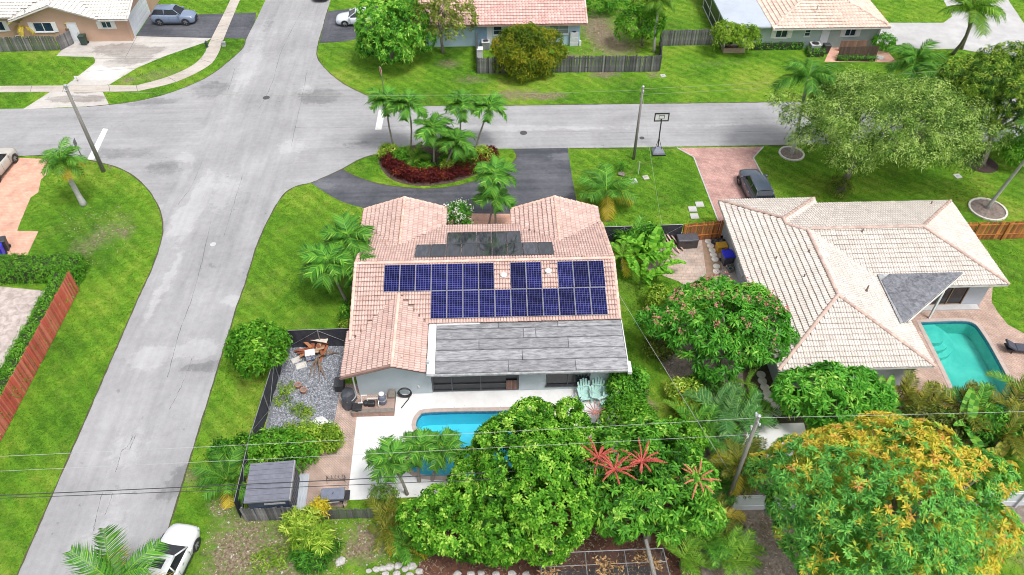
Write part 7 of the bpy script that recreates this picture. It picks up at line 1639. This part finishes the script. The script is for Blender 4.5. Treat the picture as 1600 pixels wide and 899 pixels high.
# loose stones of the gravel bed (real pieces, one mesh)
ng = np.random.default_rng(8); GB = GP((418, 686), (448, 526), (543, 524), (532, 600), (516, 688), (456, 722))
xs = [p[0] for p in GB]; ys = [p[1] for p in GB]
def scatter_rocks(name, poly, n, r0, r1, mat, z, seed):
    ng = np.random.default_rng(seed); xs = [p[0] for p in poly]; ys = [p[1] for p in poly]
    px, py = ng.uniform(min(xs), max(xs), n), ng.uniform(min(ys), max(ys), n); ok = inside(px, py, poly); px, py = px[ok], py[ok]; m = len(px)
    base = np.array([(1, 0, 0), (0, 1, 0), (-1, 0, 0), (0, -1, 0), (.45, .4, .8), (-.5, -.35, .7)]); F = np.array([(0, 1, 4), (1, 2, 4), (2, 5, 4), (2, 3, 5), (3, 0, 5), (0, 4, 5)])
    r = ng.uniform(r0, r1, (m, 1, 1))*ng.uniform(.6, 1.3, (m, 6, 3)); th = ng.uniform(0, 6.28, m); ca, sa = np.cos(th)[:, None], np.sin(th)[:, None]
    V = base[None]*r; X = V[..., 0]*ca-V[..., 1]*sa; Y = V[..., 0]*sa+V[..., 1]*ca
    V = np.stack([X+px[:, None], Y+py[:, None], V[..., 2]+z], -1).reshape(-1, 3); FF = (F[None]+(np.arange(m)*6)[:, None, None]).reshape(-1, 3)
    o = bpy.data.objects.new(name, mesh_np(name, V, FF, mat, np.repeat(ng.uniform(0, 1, m), 6))); link(o); o['kind'] = 'stuff'; return o
scatter_rocks('gravel', GB, 15000, .025, .06, M('gravel_stone', (.30, .31, .34), (.14, .145, .16), 5, .9, var=1.1), .012, 8)
scatter_rocks('pale_rubble', GP((340, 790), (470, 810), (620, 810), (660, 880), (640, 920), (330, 920)), 110, .03, .07, m_wstone, .0, 9)
scatter_rocks('pale_rubble', GP((418, 700), (500, 668), (505, 700), (430, 722)), 160, .05, .12, m_wstone, .01, 10)
# adirondack chairs
m_mint = M('mint_plastic', (.44, .66, .60), (.38, .58, .53), 3, .5)
def adirondack():
    t = thing('lounge_chair', '', 'chair'); 
    for s_ in (-1, 1):
        MB().tube([(s_*.27, -.42, 0), (s_*.27, -.42, .56)], .035, 6).build('leg', m_mint, t); MB().beam((s_*.27, -.45, .36), (s_*.27, .45, .10), .035, .11).build('side_rail', m_mint, t)
        MB().bbox(s_*.33-.07, s_*.33+.07, -.5, .28, .56, .60, .012).build('arm', m_mint, t)
    for k in range(6): MB().obox((0, -.40+k*.13, .39-k*.038), (.27, .055, .014), Matrix.Rotation(-.28, 3, 'X')).build('seat_slat', m_mint, t)
    for k in range(5):
        x = (k-2)*.125; h = .98-.055*(k-2)**2; MB().beam((x*.85, .18, .24), (x*1.2, .18+h*.38, .24+h*.78), .105, .022).build('back_slat', m_mint, t)
    MB().beam((-.33, .33, .58), (.33, .33, .58), .05, .05).build('back_brace', m_mint, t)
    return t
ch = adirondack(); sp = (((913, 622), .12, 'left mint green slatted chair under the dark window'), ((933, 620), -.15, 'middle mint green slatted chair leaning back by the wall'), ((951, 636), -1.1, 'right mint green slatted chair turned sideways by the dark shrub'))
for i, (p, rz, l) in enumerate(sp):
    o = ch if i == 0 else copy_tree(ch); o.location = (*G(*p), .022); o.rotation_euler = (0, 0, rz); o['label'] = l; o['group'] = 'mint green chairs on the pool deck'; o.scale = (1.15, 1.15, 1.15)
t = thing('dracaena', 'pinkish red spoked plant rising in front of the mint green chairs', 'plant', (*G(930, 668), 0)); rg = random.Random(2); c = Vector(at(930, 645, 1.6))-t.location
MB().tube([(0, 0, 0), c*.5+Vector((.1, 0, 0)), c], [.04, .03, .02], 6).build('stem', m_bark, t)
for k in range(12): a = k*.524; e = rg.uniform(.15, .6); l = rg.uniform(.55, .95); MB().tube([c, c+Vector((math.cos(a)*l*.5, math.sin(a)*l*.5, l*e*.6)), c+Vector((math.cos(a)*l, math.sin(a)*l, l*e))], [.035, .03, .012], 5).build('spike', M('dusty_pink_spike', (.46, .20, .17), (.34, .14, .12), 9, .7), t)
# wire cage, leaning timber, dead fronds
cz = 1.75; A = [Vector(at(*p, cz)) for p in ((845, 865), (1036, 857), (1050, 915), (846, 925))]
t = thing('wire_cage', 'galvanised wire cage with dead palm leaves on its top', 'cage', (A[3].x, A[3].y, 0)); o3 = Vector((A[3].x, A[3].y, 0)); A = [v-o3 for v in A]
for i in range(4): MB().tube([A[i], A[(i+1) % 4]], .03, 6).build('rail', m_pipe, t); MB().tube([A[i], A[i]*1-Vector((0, 0, cz))], .03, 6).build('post', m_pipe, t)
for f in (.08, .36, .68): MB().tube([A[0].lerp(A[1], f), A[3].lerp(A[2], f)], .026, 6).build('cross_bar', m_pipe, t)
MB().tube([A[0].lerp(A[3], .36), A[1].lerp(A[2], .36)], .02, 6).build('cross_bar', m_pipe, t)
b = MB()
for k in range(1, 60): b.beam(A[0].lerp(A[1], k/60)-Vector((0, 0, .02)), A[3].lerp(A[2], k/60)-Vector((0, 0, .02)), .008, .008)
for k in range(1, 20): b.beam(A[0].lerp(A[3], k/20)-Vector((0, 0, .02)), A[1].lerp(A[2], k/20)-Vector((0, 0, .02)), .008, .008)
for e, f in ((0, 1), (1, 2), (0, 3)):
    for k in range(1, 30): b.beam(A[e].lerp(A[f], k/30), A[e].lerp(A[f], k/30)-Vector((0, 0, cz)), .008, .008)
w_ = b.build('wire_mesh', M('dark_wire', (.05, .05, .055), rough=.5), t); w_['kind'] = 'stuff'
b = MB().prism([(A[0].x+.1, A[0].y-.1), (A[1].x-.1, A[1].y-.1), (A[2].x-.1, A[2].y+.1), (A[3].x+.1, A[3].y+.1)], .0, .04); b.build('floor', M('cage_floor', (.035, .033, .035), (.07, .06, .055), 4, .9), t)
DL = ('upper middle', 'lower middle', 'upper right', 'rightmost', 'leftmost', 'central')
for i, (x, y) in enumerate(((940, 880), (945, 893), (1003, 872), (1025, 882), (857, 897), (960, 886))):
    rg_ = np.random.default_rng(500+i); n = 20; o = bpy.data.objects.new('dead_palm_leaf', None); c = at(x, y, cz+.05)
    V, F, vv = leaf_geo(rg_, rg_.normal(0, (.22, .14, .02), (n, 3)), np.tile([0, 0, 1.], (n, 1)), 2, .24, .07, spread=1.1, droop=.12, jit=.06, vj=.3)
    o = bpy.data.objects.new('dead_palm_leaf', mesh_np('dead_palm_leaf', V, F, LM['dead'], vv)); link(o); o.location = c; tag(o, DL[i]+' dry brown curled palm leaf lying on the wire cage', 'dead leaf', 'dead palm leaves on the cage')
p, q = Vector(at(1009, 843, 2.9)), Vector(at(1026, 915, 2.0)); o = MB().tube([Vector(), (q-p)*.5, q-p], [.10, .11, .12], 9).build('timber_post', m_pole, loc=tuple(p)); tag(o, 'weathered grey timber leaning across the wire cage', 'timber')
# lounger, air conditioners, planters
t = thing('sun_lounger', 'dark cushioned lounger at the right edge of the paved pool deck', 'lounger', (*G(1592, 549), .02), R(-8)); m_cush = M('charcoal_cushion', (.06, .062, .085), (.045, .047, .065), 4, .8, bmp=.2)
for x in (-.6, .75):
    for y in (-.27, .27): MB().box(x-.03, x+.03, y-.03, y+.03, 0, .26).build('leg', m_blk, t)
MB().box(-.95, .95, -.33, .33, .261, .31).build('frame', m_blk, t); MB().bbox(-.35, .95, -.32, .32, .312, .42, .03).build('seat_cushion', m_cush, t); MB().obox((-.68, 0, .50), (.38, .32, .055), Matrix.Rotation(.5, 3, 'Y')).build('back_cushion', m_cush, t)
ac_unit('pale topped air conditioner behind the fence of the tan house', (34, 70)); ac_unit('air conditioner in front of the blue double doors', (759, 76)); ac_unit('dark air conditioner by the hedge of the sage house', (1271, 80), size=(1.0, .8, .8))
t = thing('wall_unit_stack', 'stack of two dark fronted units on the blue wall end', 'air conditioner', (*G(896, 71), .02))
for k in range(3): MB().bbox(-.42, .42, -.25, .25, k*.5, k*.5+.47, .03).build('unit', M('unit_white', (.56, .58, .60), rough=.5), t); MB().lathe((0, -.0, k*.5+.471), [(.2, 0), (.2, .01), (.05, .012)], 14).build('fan', m_blk, t)
t = thing('white_column', 'short white column beside the dark fence and round olive bush', 'column', (*G(750, 94), 0)); MB().bbox(-.28, .28, -.28, .28, 0, 1.2, .02).build('shaft', m_wpaint, t); MB().bbox(-.34, .34, -.34, .34, 1.201, 1.3, .02).build('cap', m_wpaint, t)
def planter(label, px, size, mat, soil, rz=0):
    t = thing('planter', label, 'planter', (*G(*px), .01), rz); x, y, h = size
    for a in ((-x/2, x/2, -y/2, -y/2+.1), (-x/2, x/2, y/2-.1, y/2), (-x/2, -x/2+.1, -y/2+.102, y/2-.102), (x/2-.1, x/2, -y/2+.102, y/2-.102)): MB().box(*a, 0, h).build('side', mat, t)
    MB().box(-x/2+.102, x/2-.102, -y/2+.102, y/2-.102, 0, h-.08).build('soil', soil, t); return t
planter('low brick box planter under the lime green tree', (1145, 80), (2.2, .9, .5), M('planter_brick', (.42, .31, .24), (.32, .23, .18), 5, .9), m_bedm)
t = thing('wooden_screen', 'brown wooden screen panel at the front door of the sage house', 'screen', (*G(1330, 80), 0))
for k in range(16): MB().box(-1.35+k*.17, -1.20+k*.17, -.02, .02, .05, 1.15).build('board', m_or2 if False else wm('brown_board2', (.24, .15, .10), (.17, .11, .075)), t)
t = thing('wooden_screen', 'dark brown wooden screen with low hedge growing along its front', 'screen', (*G(1338, 92), 0))
for k in range(22): MB().box(-2.0+k*.18, -1.84+k*.18, -.02, .02, .05, 1.35).build('board', wm('dark_brown_board', (.12, .075, .055), (.08, .05, .04)), t)
hedge('very low green hedge under the dark brown wooden screen', GP((1306, 96), (1367, 97), (1366, 93), (1307, 92)), .5, 'deep', 6, 20)
stone('rough white boulder at the end of the dark brown wooden screen', (1374, 92), .5, m_wstone, 41)
stone('pale boulder in the dry litter left of the utility pole', (1128, 694), .4, m_wstone, 42); stone('broad pinkish rock in the dry litter behind the pale boulder', (1126, 685), .55, M('pink_rock', (.40, .30, .27), (.30, .22, .20), 3, .9), 43)
t = thing('fire_hydrant', 'small dark green hydrant at the driveway end of the curved pavement', 'hydrant', (*G(324, 74), 0)); MB().lathe((0, 0, 0), [(.16, 0), (.12, .06), (.12, .5), (.15, .52), (.1, .66), (.03, .72)], 12).build('barrel', m_bing, t)
for s_ in (-1, 1): MB().tube([(s_*.1, 0, .4), (s_*.2, 0, .4)], .05, 8).build('nozzle', m_bing, t)
t = thing('utility_box', 'small grey utility box on the verge beside the curved pavement', 'utility box', (*G(350, 72), 0)); MB().bbox(-.2, .2, -.15, .15, 0, .4, .03).build('body', m_gutter, t); MB().bbox(-.22, .22, -.17, .17, .402, .45, .02).build('lid', m_gutter, t)
t = thing('yard_sign', 'small white sign stake in the concrete driveway corner', 'sign', (*G(122, 128), .012)); MB().tube([(0, 0, 0), (0, 0, .5)], .02, 6).build('stake', m_steel, t); MB().box(-.18, .18, -.012, .012, .25, .6).build('plate', m_wpaint, t)
# ---------------------------------------------------------------- grass blades and fallen leaves near the camera
SOLID = [road_poly, drive_poly, deck1, deck2, POOL1, POOL2, GB, walk]+[list(p) for p in ()]
def blades(name, n, box, mat, h0, h1, w, seed, keep=None):
    ng = np.random.default_rng(seed); x0, x1, y0, y1 = box
    px, py = ng.uniform(x0, x1, n), ng.uniform(y0, y1, n); ok = np.ones(n, bool)
    for o in [q for q in C.objects if q.get('kind') == 'structure' and q.type == 'MESH' and q.name.split('.')[0] in ('road', 'driveway', 'sidewalk', 'path', 'courtyard', 'pool_deck', 'paver_walk', 'gravel_bed', 'side_yard', 'concrete_pad', 'mulch_bed', 'bare_soil', 'planting_bed', 'pool_water')]:
        V = np.array([v.co[:2] for v in o.data.vertices])
        if V[:, 0].max() < x0 or V[:, 0].min() > x1 or V[:, 1].max() < y0 or V[:, 1].min() > y1: continue
        loops = [[tuple(o.data.vertices[i].co[:2]) for i in p.vertices] for p in o.data.polygons]
        for l in loops:
            a = np.array(l); m = ok & (px > a[:, 0].min()) & (px < a[:, 0].max()) & (py > a[:, 1].min()) & (py < a[:, 1].max())
            if m.any():
                idx = np.nonzero(m)[0]; r = inside(px[idx], py[idx], l); ok[idx[r]] = False
    for (a, b_, c, d) in ((-9, 7.6, 29.9, 45), (17.3, 33.5, 29.5, 45), (-60, -37, 77, 92), (-7, 9.5, 74.7, 90), (24, 40, 73.2, 90)): ok &= ~((px > a) & (px < b_) & (py > c) & (py < d))
    gone = np.zeros(n)
    for (dx_, dy_, rx, ry, a, kk) in DIRT:
        g = G(dx_, dy_); ca, sa = math.cos(a), math.sin(a); ux = ((px-g[0])*ca+(py-g[1])*sa)/rx; uy = (-(px-g[0])*sa+(py-g[1])*ca)/ry; gone += kk*1.5*np.clip(1-np.hypot(ux, uy), 0, 1)
    ok &= ng.uniform(0, 1, n) > gone
    px, py = px[ok], py[ok]; m = len(px); k = 3
    X = np.repeat(px, k)+ng.normal(0, .06, m*k); Y = np.repeat(py, k)+ng.normal(0, .06, m*k); th = ng.uniform(0, 6.28, m*k); h = ng.uniform(h0, h1, m*k); ww = w*ng.uniform(.6, 1.3, m*k)
    dx, dy = np.cos(th)*ww, np.sin(th)*ww; lx, ly = ng.normal(0, .8, m*k)*h, ng.normal(0, .8, m*k)*h
    V = np.stack([np.stack([X-dx, Y-dy, 0*X], -1), np.stack([X+dx, Y+dy, 0*X], -1), np.stack([X+lx, Y+ly, h], -1)], 1).reshape(-1, 3)
    # patchy colour: a smooth field plus chance
    fld = .47+.17*np.sin(px*.55+1.3*np.sin(py*.31))*np.cos(py*.47+.6*np.sin(px*.7))+.12*np.sin(py*.8+px*.23+1)+.10*np.sin(px*2.3-py*1.3)*np.sin(py*2.9+px)
    var = np.clip(np.repeat(fld, k)+ng.normal(0, .22, m*k), 0, 1)
    o = bpy.data.objects.new(name, mesh_np(name, V, np.arange(m*k*3).reshape(-1, 3), mat, var)); link(o); o['kind'] = 'stuff'; return o
m_blade = leafmat('grass_blade', [(0, (.025, .075, .006)), (.35, (.06, .145, .010)), (.62, (.10, .20, .014)), (.85, (.15, .235, .02)), (1, (.19, .245, .035))], rough=.85, trans=.3, rand=0, gain=1.15)
MBED = GP((600, 805), (640, 790), (1090, 780), (1150, 830), (1140, 960), (620, 960), (655, 880), (690, 862))
litter('mulch_straw', MBED, 9000, .22, .03, 'straw', .018, 1); litter('dry_litter', GP((1100, 812), (1215, 800), (1260, 850), (1250, 960), (1120, 960)), 5000, .2, .035, 'straw', .02, 2)
litter('dry_litter', GP((330, 780), (460, 800), (620, 800), (690, 870), (640, 930), (300, 930), (320, 850)), 5200, .10, .05, 'straw', .006, 3)
litter('dry_litter', GP((1030, 470), (1130, 560), (1220, 670), (1060, 690), (1085, 640), (1020, 560)), 2500, .16, .05, 'straw', .016, 4)
litter('dry_litter', GP((915, 15), (985, 15), (1010, 60), (1000, 88), (880, 88)), 2500, .2, .08, 'straw', .006, 5)
litter('dry_litter', GP((95, 330), (190, 320), (215, 360), (160, 430), (80, 430)), 1800, .12, .04, 'straw', .006, 6)
blades('grass', 150000, (-48, 46, 16, 58), m_blade, .03, .075, .022, 1)
blades('grass', 60000, (-62, 62, 58, 96), m_blade, .03, .08, .03, 2)
